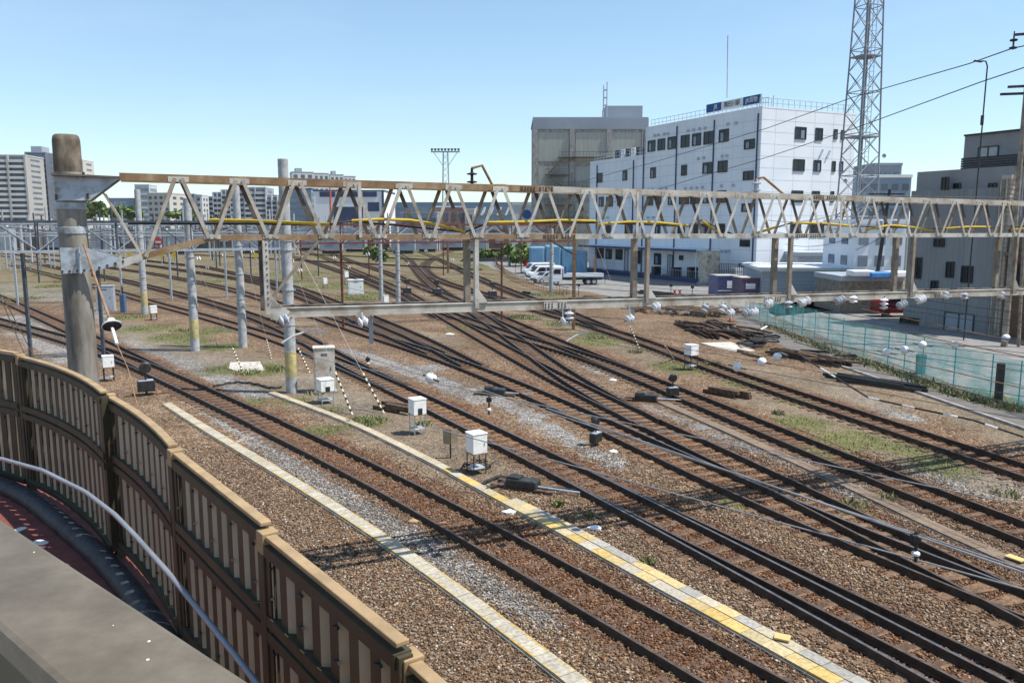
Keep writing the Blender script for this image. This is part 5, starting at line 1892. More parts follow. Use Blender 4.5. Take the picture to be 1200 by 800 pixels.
def win(face, box, name="window", glass=None, pane=True):
    x0, y0, x1, y1 = box
    O = jp(0, 0, 0)
    dd, nn = (ja, na) if face == 'a' else (jb, nb)
    t0, zA = hit(x0, (y0 + y1) / 2, O, dd)
    t1, _ = hit(x1, (y0 + y1) / 2, O, dd)
    xm = (x0 + x1) / 2
    z1, z0 = hit(xm, y0, O, dd)[1], hit(xm, y1, O, dd)[1]
    f = lambda t, z, o: Vector((O.x + dd.x * t + nn.x * o, O.y + dd.y * t + nn.y * o, z))
    tc, w = (t0 + t1) / 2, abs(t1 - t0)
    zc, h = (z0 + z1) / 2, z1 - z0
    fr = MB()
    fr.bar(f(tc - w / 2, z1, .03), f(tc + w / 2, z1, .03), .09, .10).bar(f(tc - w / 2, z0, .05), f(tc + w / 2, z0, .05), .14, .08)
    fr.bar(f(tc - w / 2, z0, .03), f(tc - w / 2, z1, .03), .09, .09, up=dd).bar(f(tc + w / 2, z0, .03), f(tc + w / 2, z1, .03), .09, .09, up=dd)
    if w > 1.0:
        fr.bar(f(tc, z0, .03), f(tc, z1, .03), .06, .06, up=dd)
    o = fr.build(name, m_frame, jr)
    g = MB().bar(f(tc, z0 + .02, .012), f(tc, z1 - .02, .012), .012, w - .06, up=dd)
    g.build("pane", glass or m_glass, o)
    if glass is None and random.random() < .4:
        MB().bar(f(tc + w * .2, z0 + .1, .021), f(tc + w * .2, z0 + h * .75, .021), .004, w * .3, up=dd).build("blind", m_glassblue, o)
    return o


q4 = lambda b: (600 + b[0] / 4, 80 + b[1] / 4, 600 + b[2] / 4, 80 + b[3] / 4)
for b in ((638, 340, 672, 390), (684, 332, 718, 383), (731, 323, 768, 378), (793, 315, 832, 370), (846, 307, 886, 362), (900, 298, 944, 355), (972, 288, 1016, 345), (1090, 335, 1138, 378),
          (402, 493, 424, 535), (520, 480, 540, 525), (650, 467, 674, 514), (795, 455, 820, 502), (895, 443, 938, 493), (966, 435, 1010, 487), (1085, 483, 1132, 523),
          (408, 604, 430, 648), (443, 604, 473, 648), (495, 602, 518, 644), (632, 603, 662, 642), (676, 602, 700, 642), (733, 600, 757, 640), (785, 595, 830, 637), (838, 590, 880, 635), (895, 580, 932, 632), (960, 575, 1003, 630), (1078, 635, 1124, 672),
          (530, 728, 560, 775), (672, 730, 695, 780), (778, 732, 810, 783), (833, 730, 872, 785), (885, 730, 925, 785), (955, 730, 998, 785), (440, 728, 465, 772)):
    win('a', q4(b))
q7 = lambda b: (600 + b[0] / 4, 270 + b[1] / 4, 600 + b[2] / 4, 270 + b[3] / 4)
for b in ((400, 85, 430, 130), (440, 88, 468, 133), (487, 90, 518, 136), (583, 95, 602, 155), (667, 108, 703, 160), (785, 118, 803, 138), (1070, 45, 1115, 75)):
    win('a', q7(b))
for b in ((528, 90, 545, 190), (730, 115, 752, 203), (1065, 157, 1095, 205)):
    win('a', q7(b), "door", m_jrseam)
r4 = lambda b: (900 + b[0] / 4, b[1] / 4, 900 + b[2] / 4, b[3] / 4)
for b in ((127, 597, 178, 653), (222, 602, 255, 658), (308, 608, 324, 652), (342, 612, 356, 655), (118, 748, 170, 802), (214, 752, 247, 804), (300, 757, 315, 804), (335, 758, 350, 804)):
    win('b', r4(b))
r8 = lambda b: (900 + b[0] / 4, 200 + b[1] / 4, 900 + b[2] / 4, 200 + b[3] / 4)
for b in ((110, 95, 162, 148), (206, 97, 240, 150), (293, 98, 307, 148), (104, 250, 152, 306), (196, 253, 232, 306), (238, 250, 308, 306)):
    win('b', r8(b))
# drain pipes
for x, y0, y1 in ((401, 455, 960), (572, 432, 960), (622, 292, 960), (776, 272, 960), (951, 243, 960), (1157, 212, 960)):
    px = 600 + x / 4
    t, z1 = hit(px, 80 + y0 / 4, C0, ja)
    MB().tube([jp(t, -.10, .3), jp(t, -.10, z1)], .085, 8).build("drain_pipe", m_navy, jr)
# small vent hoods
for x, y in ((672, 315), (688, 313), (716, 309), (733, 307), (828, 293), (854, 289), (882, 284), (908, 280), (1014, 262), (1053, 258), (876, 424), (902, 420), (988, 413), (1010, 410), (815, 563), (842, 562), (868, 560), (895, 558), (984, 552), (1040, 549), (660, 567), (640, 570), (700, 566), (725, 564), (430, 700), (450, 700), (640, 700), (665, 700)):
    t, z = hit(600 + x / 4, 80 + y / 4, C0, ja)
    MB().box(jp(t, -.1, z), (.34, .3, .34)).build("vent_hood", m_jrseam, jr)
for x, y in ((985, 97), (1003, 97), (1020, 97)):
    t, z = hit(600 + x / 4, 270 + y / 4, C0, ja)
    MB().box(jp(t, -.1, z), (.34, .3, .34)).build("vent_hood", m_jrseam, jr)
for x, y in ((240, 735), (273, 740)):
    t, z = hit(900 + x / 4, y / 4, C0, jb)
    MB().bar(jp(-.1, t, z), jp(-.1, t + .5, z + .9), .2, .2).build("flue", m_jrseam, jr)
# canopy along the ground floor with posts, navy edge, step
tc0, tc1 = hit(832, 290, C0, ja)[0], tl - .3
zc = hit(760, 292, C0 + na * 2.2, ja)[1]
MB().prism([jp(tc0, -.02, zc + .15), jp(tc1, -.02, zc + .15), jp(tc1, -2.2, zc), jp(tc0, -2.2, zc)], (0, 0, .12)).build("canopy", m_jr, jr)
MB().bar(jp(tc0, -2.26, zc + .06), jp(tc1, -2.26, zc + .06), .10, .3).build("canopy_edge", m_navy, jr)
for t in np.linspace(tc0 + .3, tc1 - .3, 5):
    MB().tube([jp(t, -2.0, 0), jp(t, -2.0, zc)], .07, 8).build("canopy_post", m_white, jr)
MB().bar(jp(0, -1.3, .28), jp(tl, -1.3, .28), 2.5, .56).build("plinth", m_navy, jr)
mb = MB()
for t in np.arange(4, 16, .35):
    mb.bar(jp(t, -2.4, .56), jp(t, -2.4, 1.5), .03, .03)
mb.bar(jp(4, -2.4, 1.5), jp(16, -2.4, 1.5), .05, .05)
mb.build("step_railing", m_galv, jr)
# equipment on the plinth: tank, air units
t, z = hit(600 + 925 / 4, 270 + 175 / 4, C0 + na * 3, ja)
tk = jp(t, -3.0, 0)
tk_ = thing("water_tank", "beige square water tank standing before the white office", "tank", tk)
hh = 4.0
MB().box(tk + Vector((0, 0, hh / 2 + .3)), (2.0, 1.7, hh), Matrix.Rotation(.4, 3, 'Z')).build("tank", m_cream, tk_, bevel=.06)
MB().box(tk + Vector((0, 0, .15)), (2.3, 2.0, .3), Matrix.Rotation(.4, 3, 'Z')).build("base", m_conc, tk_)
ptt = t
cg = thing("cage_enclosure", "dark mesh cage right of the beige water tank", "enclosure", jp(ptt - 3, -2.6, 0))
mb = MB()
for k in range(14):
    mb.bar(jp(ptt - 1.6 - k * .33, -2.7, 0), jp(ptt - 1.6 - k * .33, -2.7, 2.8), .05, .05)
for z in (1.0, 1.9, 2.8):
    mb.bar(jp(ptt - 1.6, -2.7, z), jp(ptt - 5.9, -2.7, z), .05, .05)
mb.build("bars", m_blackmetal, cg)
MB().box(jp(ptt - 3.5, -1.6, 1.3), (1.8, 1.4, 2.0), Matrix.Rotation(.45, 3, 'Z')).build("machine", m_galv, cg, bevel=.05)
for i, (tt_, hh_) in enumerate(((ptt + 2.3, 2.1), (ptt + 5, 1.4), (ptt + 8.5, 1.2), (ptt + 13, 1.1))):
    o = thing("outdoor_unit", ("tall dark unit left of the beige tank", "dark outdoor unit under the canopy beside a door", "dark unit under the canopy below the large window", "small dark unit far left under the canopy")[i], "air conditioner", jp(tt_, -1.7, .56))
    MB().box(jp(tt_, -1.7, .6 + hh_ / 2), (1.3, .7, hh_), Matrix.Rotation(.45, 3, 'Z')).build("case", m_blackmetal, o, bevel=.03)
    MB().lathe([(.34, 0), (.36, .03), (.05, .05)], jp(tt_, -2.06, .6 + hh_ * .55), na, 14).build("fan_grille", m_galv, o)
for k in range(5):
    x, y = ((505, 408), (532, 403), (553, 400), (580, 397), (603, 393))[k]
    t, z = hit(600 + x / 4, 80 + y / 4, C0 + jb * 1.5, ja)
    o = thing("roof_unit", "%s white air unit from the left on the low wing roof" % ordn(k), "air conditioner", jp(t, 1.5, zL))
    MB().box(jp(t, 1.5, zL + .8), (1.1, 1.0, 1.5), Matrix.Rotation(.45, 3, 'Z')).build("case", m_jr if k % 2 else m_frame, o, bevel=.04)
    MB().box(jp(t, .98, zL + .8), (.7, .03, .9), Matrix.Rotation(-1.12, 3, 'Z')).build("fan_panel", m_blackmetal, o)
# roof sign
sgn = thing("roof_sign", "long blue and white station sign on the office roof edge", "sign", jp(0, .25, zR))
O = C0 + jb * .25
sx = [hit(x, 118, O, ja)[0] for x in (828, 845.5, 871, 891)]
zT, zB = hit(860, 116.5, O, ja)[1], hit(860, 126.5, O, ja)[1]
back = MB()
back.bar(jp(sx[0], .33, (zT + zB) / 2), jp(sx[3], .33, (zT + zB) / 2), .12, zT - zB)
back.build("backing", m_galv, sgn)
for i, (mt) in enumerate((m_signblue, m_signwhite, m_signblue)):
    bd = MB().bar(jp(sx[i] - .02, .25, (zT + zB) / 2), jp(sx[i + 1] + .02, .25, (zT + zB) / 2), .04, zT - zB).build("sign_board", mt, sgn)
    tcen = (sx[i] + sx[i + 1]) / 2 if i else sx[0] * .36 + sx[1] * .64
    text_on(("JR", "隅田川駅", "JR貨物")[i], (zT - zB) * (.80, .72, .70)[i], jp(tcen, .215, (zT + zB) / 2), -ja, (0, 0, 1), m_ink if i == 1 else m_signwhite, sgn, depth=.012)
mb = MB()
for k in range(14):
    t = sx[0] + (sx[3] - sx[0]) * k / 13
    mb.bar(jp(t, .45, zR), jp(t, .45, zT), .07, .07)
    if k < 13:
        t2 = sx[0] + (sx[3] - sx[0]) * (k + 1) / 13
        mb.bar(jp(t, .45, zR), jp(t2, .45, zB), .06, .06)
mb.build("sign_frame", m_white, sgn)
tag(MB().tube([D(852, 115, 112), D(853, 42, 112)], .07, 6).build("whip_antenna", m_galv), "tall thin whip antenna above the roof sign", "antenna")
tag(MB().tube([D(906, 126, 103), D(906.5, 112, 103)], .06, 6).build("roof_rod", m_galv), "short rod on the office roof corner", "antenna")

# ------------------------------------------------------------------ generic town blocks
def oriented(cx, ytop, Y, w, dep, rz):
    b = D(cx, 264, Y)
    b.z = 0
    return b, D(cx, ytop, Y).z


def block(name, label, x0, x1, ytop, Y, dep, wall, style="grid", cols=3, rows=4, glass=None, trim=None, rz=0.0, z0=0.0, cat="building", roofunit=None, first=None, group=None, winfill=.55):
    k = Y / 945
    w = (x1 - x0) * k
    c = D((x0 + x1) / 2, 264, Y)
    c.z = 0
    h = D((x0 + x1) / 2, ytop, Y).z
    R = Matrix.Rotation(rz, 3, 'Z')
    V = lambda a, b, z: c + R @ Vector((a, b, 0)) + Vector((0, 0, z))
    root = thing(name, label, cat, c, group)
    MB().box(V(0, dep / 2, (h + z0) / 2), (w, dep, h - z0), R).build("wall", wall, root)
    MB().box(V(0, dep / 2, h + .2), (w * 1.01 + .1, dep + .3, .45), R).build("roof_edge", trim or wall, root)
    g = glass or m_glassblue
    lo = first if first is not None else 3.0
    fh = (h - lo - .6) / rows
    if style == "grid":
        for r in range(rows):
            for q in range(cols):
                x = -w / 2 + w * (q + .5) / cols
                z = lo + fh * (r + .55)
                MB().box(V(x, -.05, z), (w / cols * winfill, .1, fh * .5), R).build("window", g, root)
        for r in range(rows):
            for sx in (-1, 1):
                for q in range(2):
                    MB().box(V(sx * (w / 2 + .04), dep * (.3 + .4 * q), lo + fh * (r + .55)), (.08, dep * .18, fh * .45), R).build("window", g, root)
    elif style == "band":
        for r in range(rows):
            MB().box(V(0, -.06, lo + fh * (r + .55)), (w * .94, .12, fh * .5), R).build("window_band", g, root)
            for sx in (-1, 1):
                MB().box(V(sx * (w / 2 + .04), dep * .5, lo + fh * (r + .55)), (.08, dep * .8, fh * .45), R).build("window_band", g, root)
    elif style == "balcony":
        for r in range(rows):
            MB().box(V(0, -.04, lo + fh * (r + .7)), (w * .97, .08, fh * .5), R).build("window_band", g, root)
            MB().box(V(0, -.7, lo + fh * (r + .22)), (w * .98, 1.4, fh * .46), R).build("balcony", trim or wall, root)
            for sx in (-1, 1):
                MB().box(V(sx * (w / 2 + .04), dep * .5, lo + fh * (r + .6)), (.08, dep * .5, fh * .35), R).build("window_band", g, root)
        for q in range(cols + 1):
            MB().box(V(-w / 2 + w * q / cols, -.8, h / 2), (w * .035, 1.75, h + .6), R).build("pier", wall, root)
    if roofunit:
        a, b_, hh = roofunit
        MB().box(V(w * (a + b_) / 2, dep / 2, h + hh / 2 + .3), (w * (b_ - a), dep * .5, hh), R).build("roof_house", trim or wall, root)
    return root, V, w, h


m_aptw = M("apartment_white", (.50, .50, .50), (.58, .58, .57), scale=.1)
m_apttan = M("apartment_tan", (.34, .325, .305), (.41, .39, .37), scale=.1)
m_aptdark = M("apartment_slate", (.10, .115, .14), (.14, .155, .18), scale=.1)
m_aptgrey = M("apartment_grey", (.26, .29, .33), (.33, .36, .40), scale=.1)
m_aptcream = M("apartment_cream", (.47, .445, .39), (.55, .52, .46), scale=.1)
m_office = M("office_blue_grey", (.20, .26, .33), (.26, .32, .39), scale=.1)
m_hall = M("blue_hall_roof", (.17, .24, .32), (.24, .31, .39), scale=.05)
m_brick = M("pinkish_brick", (.28, .16, .13), (.36, .22, .18), scale=.3)
m_white2 = M("white_cladding", (.70, .71, .72), (.78, .79, .79), scale=.1)
m_navy2 = M("navy_cladding", (.03, .045, .10), (.05, .07, .14), scale=.1)
m_farglass = M("far_window_glass", (.07, .085, .11), (.13, .15, .18), scale=.2, rough=.3)

block("apartment_tower", "tan piered apartment tower with white balconies at the far left edge", -22, 34, 182, 420, 22, m_apttan, "balcony", 3, 14, m_farglass, m_aptw, .15)
block("apartment_tower", "dark slate apartment tower with a white roof house, left of the big pole", 38.5, 60, 179, 450, 18, m_aptdark, "balcony", 1, 15, m_farglass, m_aptgrey, .1, roofunit=(-.45, .1, 3.5))
block("apartment_tower", "pale tower peeping out just right of the big pole", 90, 103, 188, 470, 14, m_aptcream, "balcony", 2, 13, m_farglass, m_aptw, .1)
block("office_block", "low blue grey office block over the trees right of the big pole", 131, 158, 233, 400, 14, m_office, "grid", 4, 4, m_glassblue, None, .1, first=8)
block("office_tower", "white narrow tower with glazed upper floors", 161, 177, 217, 400, 12, m_aptw, "band", 3, 7, m_glassblue, None, .1)
block("apartment_block", "cream apartment block before the glazed tower", 174, 201, 227, 360, 14, m_aptcream, "grid", 4, 7, m_farglass, None, -.15)
block("apartment_block", "dark slate apartment block behind the second pole", 203, 229, 228, 380, 14, m_aptdark, "balcony", 2, 7, m_farglass, m_aptgrey, .1)
block("apartment_block", "slim white apartment block beside the dark one", 229.5, 238, 229, 385, 12, m_aptw, "grid", 1, 7, m_farglass, None, .1)
for i, (x0, x1, yt) in enumerate(((238, 252, 231), (252, 262, 226), (262, 272, 223), (272, 288, 219))):
    block("terraced_apartments", ("lowest", "second lowest", "second highest", "highest")[i] + " step of the terraced grey apartment range", x0, x1, yt, 400 + i * .5, 16, m_aptgrey, "balcony", 2, 8 if i < 2 else 9, m_farglass, m_aptw, 0)
block("apartment_block", "grey banded apartment block left of the tall banded pole", 289, 313, 220, 395, 16, m_aptgrey, "balcony", 2, 9, m_farglass, m_aptw, .05)
block("apartment_block", "lower pale apartment block behind the tall banded pole", 314, 340, 229.5, 380, 14, m_aptw, "balcony", 4, 8, m_farglass, m_aptgrey, .05)
for i, (x0, x1, yt) in enumerate(((345, 369, 202), (370, 387, 203.5), (389, 404, 205), (405, 418, 207))):
    block("housing_slab", ("leftmost", "second", "third", "rightmost")[i] + " white slab of the long housing row on the skyline", x0, x1, yt, 520 + 12 * i, 16, m_aptw, "grid", 3, 9, m_farglass, m_aptgrey, .35, roofunit=(-.3, 0, 2.5) if i in (0, 2) else None)
block("glass_office", "blue glass block left of the white and navy hall", 338, 366, 222, 330, 14, m_office, "band", 3, 7, m_glassblue, m_navy2, .0)
r, V, w, h = block("distribution_hall", "big white hall with navy square panels on the skyline", 369, 450, 224, 320, 30, m_white2, "none", trim=m_navy2)
for a, z, ww, hh in ((-.30, h - 1.2, .22, 2.0), (.0, h - 1.2, .26, 2.0), (.3, h - 1.2, .2, 2.0), (-.01, h - 9, .42, 6.0), (.35, h - 6, .16, 3.5), (.15, h - 14, .2, 5)):
    MB().box(V(a * w, -.1, z), (ww * w, .2, hh)).build("navy_panel", m_navy2, r)
MB().box(V(.485 * w, -.12, h / 2), (.03 * w, .25, h)).build("navy_edge", m_navy2, r)
rd = thing("radio_mast", "thin red mast in front of the white and navy hall", "mast", D(387, 264, 300))
MB().tube([Vector((D(387, 264, 300).x, 300, 0)), D(387, 222, 300)], .35, 6).build("mast", M("red_mast", (.5, .08, .05)), rd)
block("long_hall", "long blue roofed hall stretching behind the floodlight tower", 452, 626, 238, 380, 30, m_hall, "band", 3, 2, m_glassblue, m_hall, 0)
for i in range(7):
    x = 556 + i * 9.5
    o = D(x, 246, 340)
    rr = thing("roof_skylight", "%s white sawtooth skylight from the left on the long blue hall" % ordn(i), "skylight", o, "sawtooth skylights")
    MB().prism([o + Vector((-1.0, 0, -2.2)), o + Vector((.6, 0, 1.2)), o + Vector((1.2, 0, 1.2)), o + Vector((0, 0, -2.2))], (0, 8, 0)).build("frame", m_white2, rr)
block("sawtooth_shed", "blue shed carrying the white sawtooth skylights", 550, 632, 251, 342, 14, m_hall, "none")
block("brick_house", "small pinkish brick house below the floodlight tower", 510, 545, 243, 250, 10, m_brick, "grid", 4, 2, m_farglass, m_aptw, .1)
block("station_shed", "low grey shed with cluttered roof right of the brick house", 470, 512, 250, 240, 10, m_aptgrey, "band", 2, 2, m_farglass, None, 0)
block("small_house", "cream small house right of the brick house", 545, 556, 246, 245, 8, m_aptcream, "grid", 1, 2, m_farglass, None, 0)
for i, (x0, x1, yt, mt) in enumerate(((-20, 14, 262, 0), (16, 46, 263, 1), (48, 72, 262, 2), (108, 134, 263, 0), (136, 160, 262.5, 1), (163, 188, 262, 3), (191, 218, 262.5, 0), (222, 246, 262, 4), (250, 276, 262.5, 1), (279, 304, 262, 0), (308, 330, 262, 2), (350, 372, 262, 5), (375, 400, 261.5, 0),
                                     (403, 428, 262, 5), (431, 455, 262, 1), (459, 486, 261.5, 5), (489, 512, 262, 3), (516, 541, 262, 0), (545, 570, 261.5, 5), (573, 598, 262, 1))):
    mt = (m_aptgrey, m_backdark, m_office, m_aptgrey, m_darkblue, m_office)[mt]
    yt += 3.5 + (i * 7 % 5) * 1.1
    f = D((x0 + x1) / 2, 264, 215 + (i % 3) * 14)
    f.z = 0
    hh = D(0, yt, f.y).z
    ww = (x1 - x0) * f.y / 945
    r = thing("freight_wagon", "%s distant freight wagon from the %s in the row across the back of the yard" % (ordn(i if i < 10 else 19 - i), "left" if i < 10 else "right"), "wagon", f, "distant freight wagons")
    MB().box(f + Vector((0, 0, hh / 2 + .5)), (ww, 2.6, hh - 1)).build("body", mt, r)
    MB().box(f + Vector((0, -1.33, hh * .6)), (ww * .4, .06, hh * .4)).build("door", m_aptgrey, r)
    MB().box(f + Vector((0, 0, .5)), (ww * .8, 1.6, .7)).build("bogie", m_blackmetal, r)
b = block("freight_wagon", "white freight van body with a blue oval left of the warehouse", 600, 625, 240, 190, 6, m_white2, "none", cat="wagon")
V = b[1]
MB().lathe([(1.1, 0), (1.0, .08)], V(1.0, -.02, 10.0), (0, -1, 0), 18).build("blue_oval", m_signblue, b[0])

# beige warehouse with stair behind the office
wr, V, w, h = block("warehouse", "tall beige panelled warehouse with an outside stair behind the white office", 626, 755, 140, 168, 18, m_conc, "none", trim=m_aptgrey)
MB().box(V(0, -.12, h - .9), (w + .4, .3, 2.1)).build("parapet", m_aptgrey, wr)
m_shut = M("beige_corrugated_panel", (.31, .31, .27), (.42, .415, .36), scale=1.2, stretch=(6, 1, .3))
for a0, a1 in ((-.46, -.19), (-.13, .15), (.18, .45)):
    for zt_, zb_ in ((h - 2.6, h - 8.3), (h - 9.3, h - 15.5), (h - 16.5, h - 22.0), (h - 23, h - 28)):
        MB().box(V((a0 + a1) / 2 * w, -.06, (zt_ + zb_) / 2), ((a1 - a0) * w, .12, zt_ - zb_)).build("panel", m_shut, wr)
for a in (-.485, -.16, .165, .475):
    MB().box(V(a * w, -.18, h / 2 - 1), (.045 * w, .36, h - 2)).build("pillar", m_conc, wr)
MB().box(V(.32 * w, 8, h + 1.6), (.33 * w, 7, 3.4)).build("roof_house", m_aptgrey, wr)
st = MB()
lv = [(h - 7.6, -.28, .19), (h - 11.0, -.40, -.20), (h - 13.5, -.40, .1), (h - 17, -.40, -.15), (h - 19.5, -.40, .1), (h - 23, -.40, -.15)]
for z, a, c_ in lv:
    st.box(V((a + c_) / 2 * w, -1.0, z), ((c_ - a) * w, 1.7, .2))
    for q in np.arange(a, c_, .03):
        st.bar(V(q * w, -1.8, z), V(q * w, -1.8, z + 1.1), .05, .05)
    st.bar(V(a * w, -1.8, z + 1.1), V(c_ * w, -1.8, z + 1.1), .07, .07)
for i in range(len(lv) - 1):
    xa, xb = (-.24, -.38) if i % 2 == 0 else (-.38, -.24)
    st.bar(V(xa * w, -1.4, lv[i][0]), V(xb * w, -1.4, lv[i + 1][0]), .9, .25)
    st.bar(V(xa * w, -1.8, lv[i][0] + 1.1), V(xb * w, -1.8, lv[i + 1][0] + 1.1), .07, .07)
st.build("outside_stair", m_backdark, wr)
an = thing("roof_antenna", "twin pole antenna on the warehouse roof", "antenna", V(.13 * w, 2, h))
MB().tube([V(.12 * w, 2, h), V(.12 * w, 2, h + 7)], .12, 6).tube([V(.15 * w, 2, h), V(.15 * w, 2, h + 7.6)], .12, 6).build("poles", m_galv, an)
for z in (3, 4.5, 6):
    MB().box(V(.135 * w, 1.9, h + z), (.8, .12, .3)).build("aerial", m_galv, an)

# ------------------------------------------------------------------ right hand town
r, V, w, h = block("flat_shed", "low grey shed with pale flat roof behind the lattice tower foot", 898, 1003, 318, 80, 10, m_aptgrey, "none", trim=m_white2, rz=-.12)
MB().box(V(0, 5, h + .25), (w + .8, 10.8, .25), Matrix.Rotation(-.12, 3, 'Z')).build("flat_roof", M("pale_green_roof", (.48, .53, .54), (.56, .6, .61), scale=.5), r)
mb = MB()
for z in np.arange(.4, h - .3, .35):
    mb.box(V(0, -.03, z), (w, .06, .06), Matrix.Rotation(-.12, 3, 'Z'))
mb.build("siding_lines", m_galv, r)
block("entrance_block", "low dark fronted block against the white office side", 938, 988, 300, 97, 6, m_galv, "band", 3, 1, m_glass, m_galv, rz=.0, first=.6)
block("grey_office", "pale blue grey office behind the lattice tower", 1003, 1064, 208, 125, 12, m_office, "grid", 5, 6, m_farglass, m_white2, 0)
block("rooftop_block", "taller pale block behind the lattice tower", 1021, 1052, 194, 140, 10, m_aptgrey, "grid", 3, 6, m_glassblue, None, 0)
r, V, w, h = block("white_house", "white low house behind the leaning utility pole", 1004, 1062, 262, 78, 8, m_jr, "grid", 3, 2, m_glassblue, None, 0)
block("garage_roof", "brown low garage under blue sheets by the grey house", 990, 1062, 329, 70, 6, m_postsm, "none", trim=m_galv)
for i, (x, y, mt) in enumerate(((1008, 320, m_white), (1026, 322, M("blue_tarp", (.05, .20, .50), (.09, .28, .6), scale=2)), (1052, 321, m_white))):
    c = D(x, y, 69.5)
    tag(MB().box(c, (1.9, 1.5, .5), Matrix.Rotation(.2 * i, 3, 'Z')).build("roof_sheet", mt, bevel=.1), ("white sheet on the low garage, by the tower leg", "blue sheet on the low garage", "white sheet on the low garage next to the grey house")[i], "sheet")

# grey house with garage
K0 = G(1157, 392)
ka = Vector((-.484, 1, 0)).normalized()
kb_ = Vector((1, .484, 0)).normalized()
kh = thing("grey_house", "dark grey three storey house with a garage door and roof terrace", "house", K0)
kp_ = lambda t, s, z: Vector((K0.x + ka.x * t + kb_.x * s, K0.y + ka.y * t + kb_.y * s, z))
kt = hit(1063, 300, K0, ka)[0]
kz = hit(1157, 201, K0, ka)[1]
m_greyclad = M("grey_cladding", (.19, .19, .19), (.25, .25, .25), scale=.8, rough=.6, stretch=(1, 1, .1))
m_greyclad2 = M("grey_upper_cladding", (.23, .23, .235), (.28, .28, .285), scale=.8, rough=.6)
MB().prism([kp_(0, .9, 0), kp_(0, 7, 0), kp_(kt, 7, 0), kp_(kt, 0, 0), kp_(0, 0, 0)][0:0] or [kp_(0, 0, 0), kp_(0, 7, 0), kp_(kt, 7, 0), kp_(kt, 0, 0)], (0, 0, kz - 1.1)).build("wall", m_greyclad, kh)
MB().prism([kp_(-.6, .5, kz - 1.097), kp_(-.6, 7, kz - 1.097), kp_(kt, 7, kz - 1.097), kp_(kt, .5, kz - 1.097)], (0, 0, 1.4)).build("upper_storey", m_greyclad2, kh)
mb = MB()
for t in np.arange(.2, kt, .36):
    mb.bar(kp_(t, -.012, 0), kp_(t, -.012, kz - 1.15), .02, .03, up=ka)
mb.build("cladding_ribs", m_aptgrey, kh)
zup = hit(1150, 157, K0 + kb_ * 2.5, ka)[1]
MB().prism([kp_(-3, 2.5, kz + .3), kp_(-3, 7, kz + .3), kp_(kt - 2.2, 7, kz + .3), kp_(kt - 2.2, 2.5, kz + .3)], (0, 0, zup - kz - .3)).build("roof_storey", m_greyclad2, kh)
MB().bar(kp_(-3, 2.45, zup), kp_(kt - 2.2, 2.45, zup), .2, .12).build("roof_trim", m_blackmetal, kh)
mb = MB()
for z in np.arange(kz + .35, kz + 1.1, .17):
    mb.bar(kp_(-3, .9, z), kp_(kt - 3.2, .9, z), .04, .15)
mb.build("terrace_screen", m_blackmetal, kh)


def kwin(b, name="window", O=None, glass=None, s=0.0):
    x0, y0, x1, y1 = b
    O = K0 + kb_ * s
    t0 = hit(x0, (y0 + y1) / 2, O, ka)[0]
    t1 = hit(x1, (y0 + y1) / 2, O, ka)[0]
    z1, z0 = hit((x0 + x1) / 2, y0, O, ka)[1], hit((x0 + x1) / 2, y1, O, ka)[1]
    tc, w = (t0 + t1) / 2, abs(t0 - t1)
    mb = MB()
    for a, b_ in (((tc - w / 2, z0), (tc + w / 2, z0)), ((tc - w / 2, z1), (tc + w / 2, z1))):
        mb.bar(kp_(a[0], s - .04, a[1]), kp_(b_[0], s - .04, b_[1]), .12, .07)
    for t in (tc - w / 2, tc + w / 2, tc):
        mb.bar(kp_(t, s - .04, z0), kp_(t, s - .04, z1), .10, .06, up=ka)
    o = mb.build(name, m_blackmetal, kh)
    MB().bar(kp_(tc, s - .02, z0 + .02), kp_(tc, s - .02, z1 - .02), .02, w - .05, up=ka).build("pane", glass or m_glass, o)


for b in ((1095, 280, 1107, 289), (1069, 302, 1080, 326), (1109, 307, 1118, 325), (1127, 312, 1140, 331), (1091, 329, 1099, 346), (1104, 208, 1112, 222)):
    kwin(b)
kwin((1118, 215, 1126, 221), s=.5)
kwin((1159, 215, 1168, 221), s=.5)
kwin((1147, 172, 1170, 184), s=2.5, glass=m_curtain)
kwin((1107, 367, 1141, 392), "garage_door", glass=m_aptgrey)
kwin((1055, 372, 1076, 390), "carport_opening", glass=m_black)
# tiled pier and the brown house to the right
tp = thing("tiled_pier", "pale brick tiled narrow building edge between the grey and brown houses", "building", kp_(-.4, 0, 0))
MB().prism([kp_(-.05, .05, 0), kp_(-.05, 1.1, 0), kp_(-.75, 1.1, 0), kp_(-.75, .05, 0)], (0, 0, kz - .3)).build("wall", M("tan_brick_tile", (.40, .34, .27), (.54, .47, .38), scale=3, stretch=(1, 1, 6)), tp)
mb = MB()
for z in np.arange(.3, kz - .4, .3):
    mb.bar(kp_(-.77, .04, z), kp_(-.77, 1.1, z), .02, .03)
    mb.bar(kp_(-.1, .03, z), kp_(-.75, .03, z), .02, .03)
mb.build("tile_joints", m_postsm, tp)
for k_ in range(3):
    MB().tube([kp_(-.15 - k_ * .2, -.08, 0), kp_(-.15 - k_ * .2, -.08, kz - .6)], .05, 6).build("down_pipe", m_cream if k_ != 1 else m_postsm, tp)
bo = kp_(-4, .2, 0)
bh = thing("brown_house", "brown timber clad house cut by the right edge of the picture", "house", Vector((bo.x, bo.y, 0)))
zt_ = 7.3
m_brown = M("brown_timber_cladding", (.12, .055, .03), (.20, .10, .055), scale=2, rough=.7, stretch=(.4, .4, 5), bump=.2)
MB().prism([kp_(-.82, .2, 0), kp_(-.82, 7, 0), kp_(-11, 7, 0), kp_(-11, .2, 0)], (0, 0, zt_)).build("wall", m_brown, bh)
mb = MB()
for z in np.arange(.3, zt_, .22):
    mb.bar(kp_(-.83, .19, z), kp_(-11, .19, z), .02, .025)
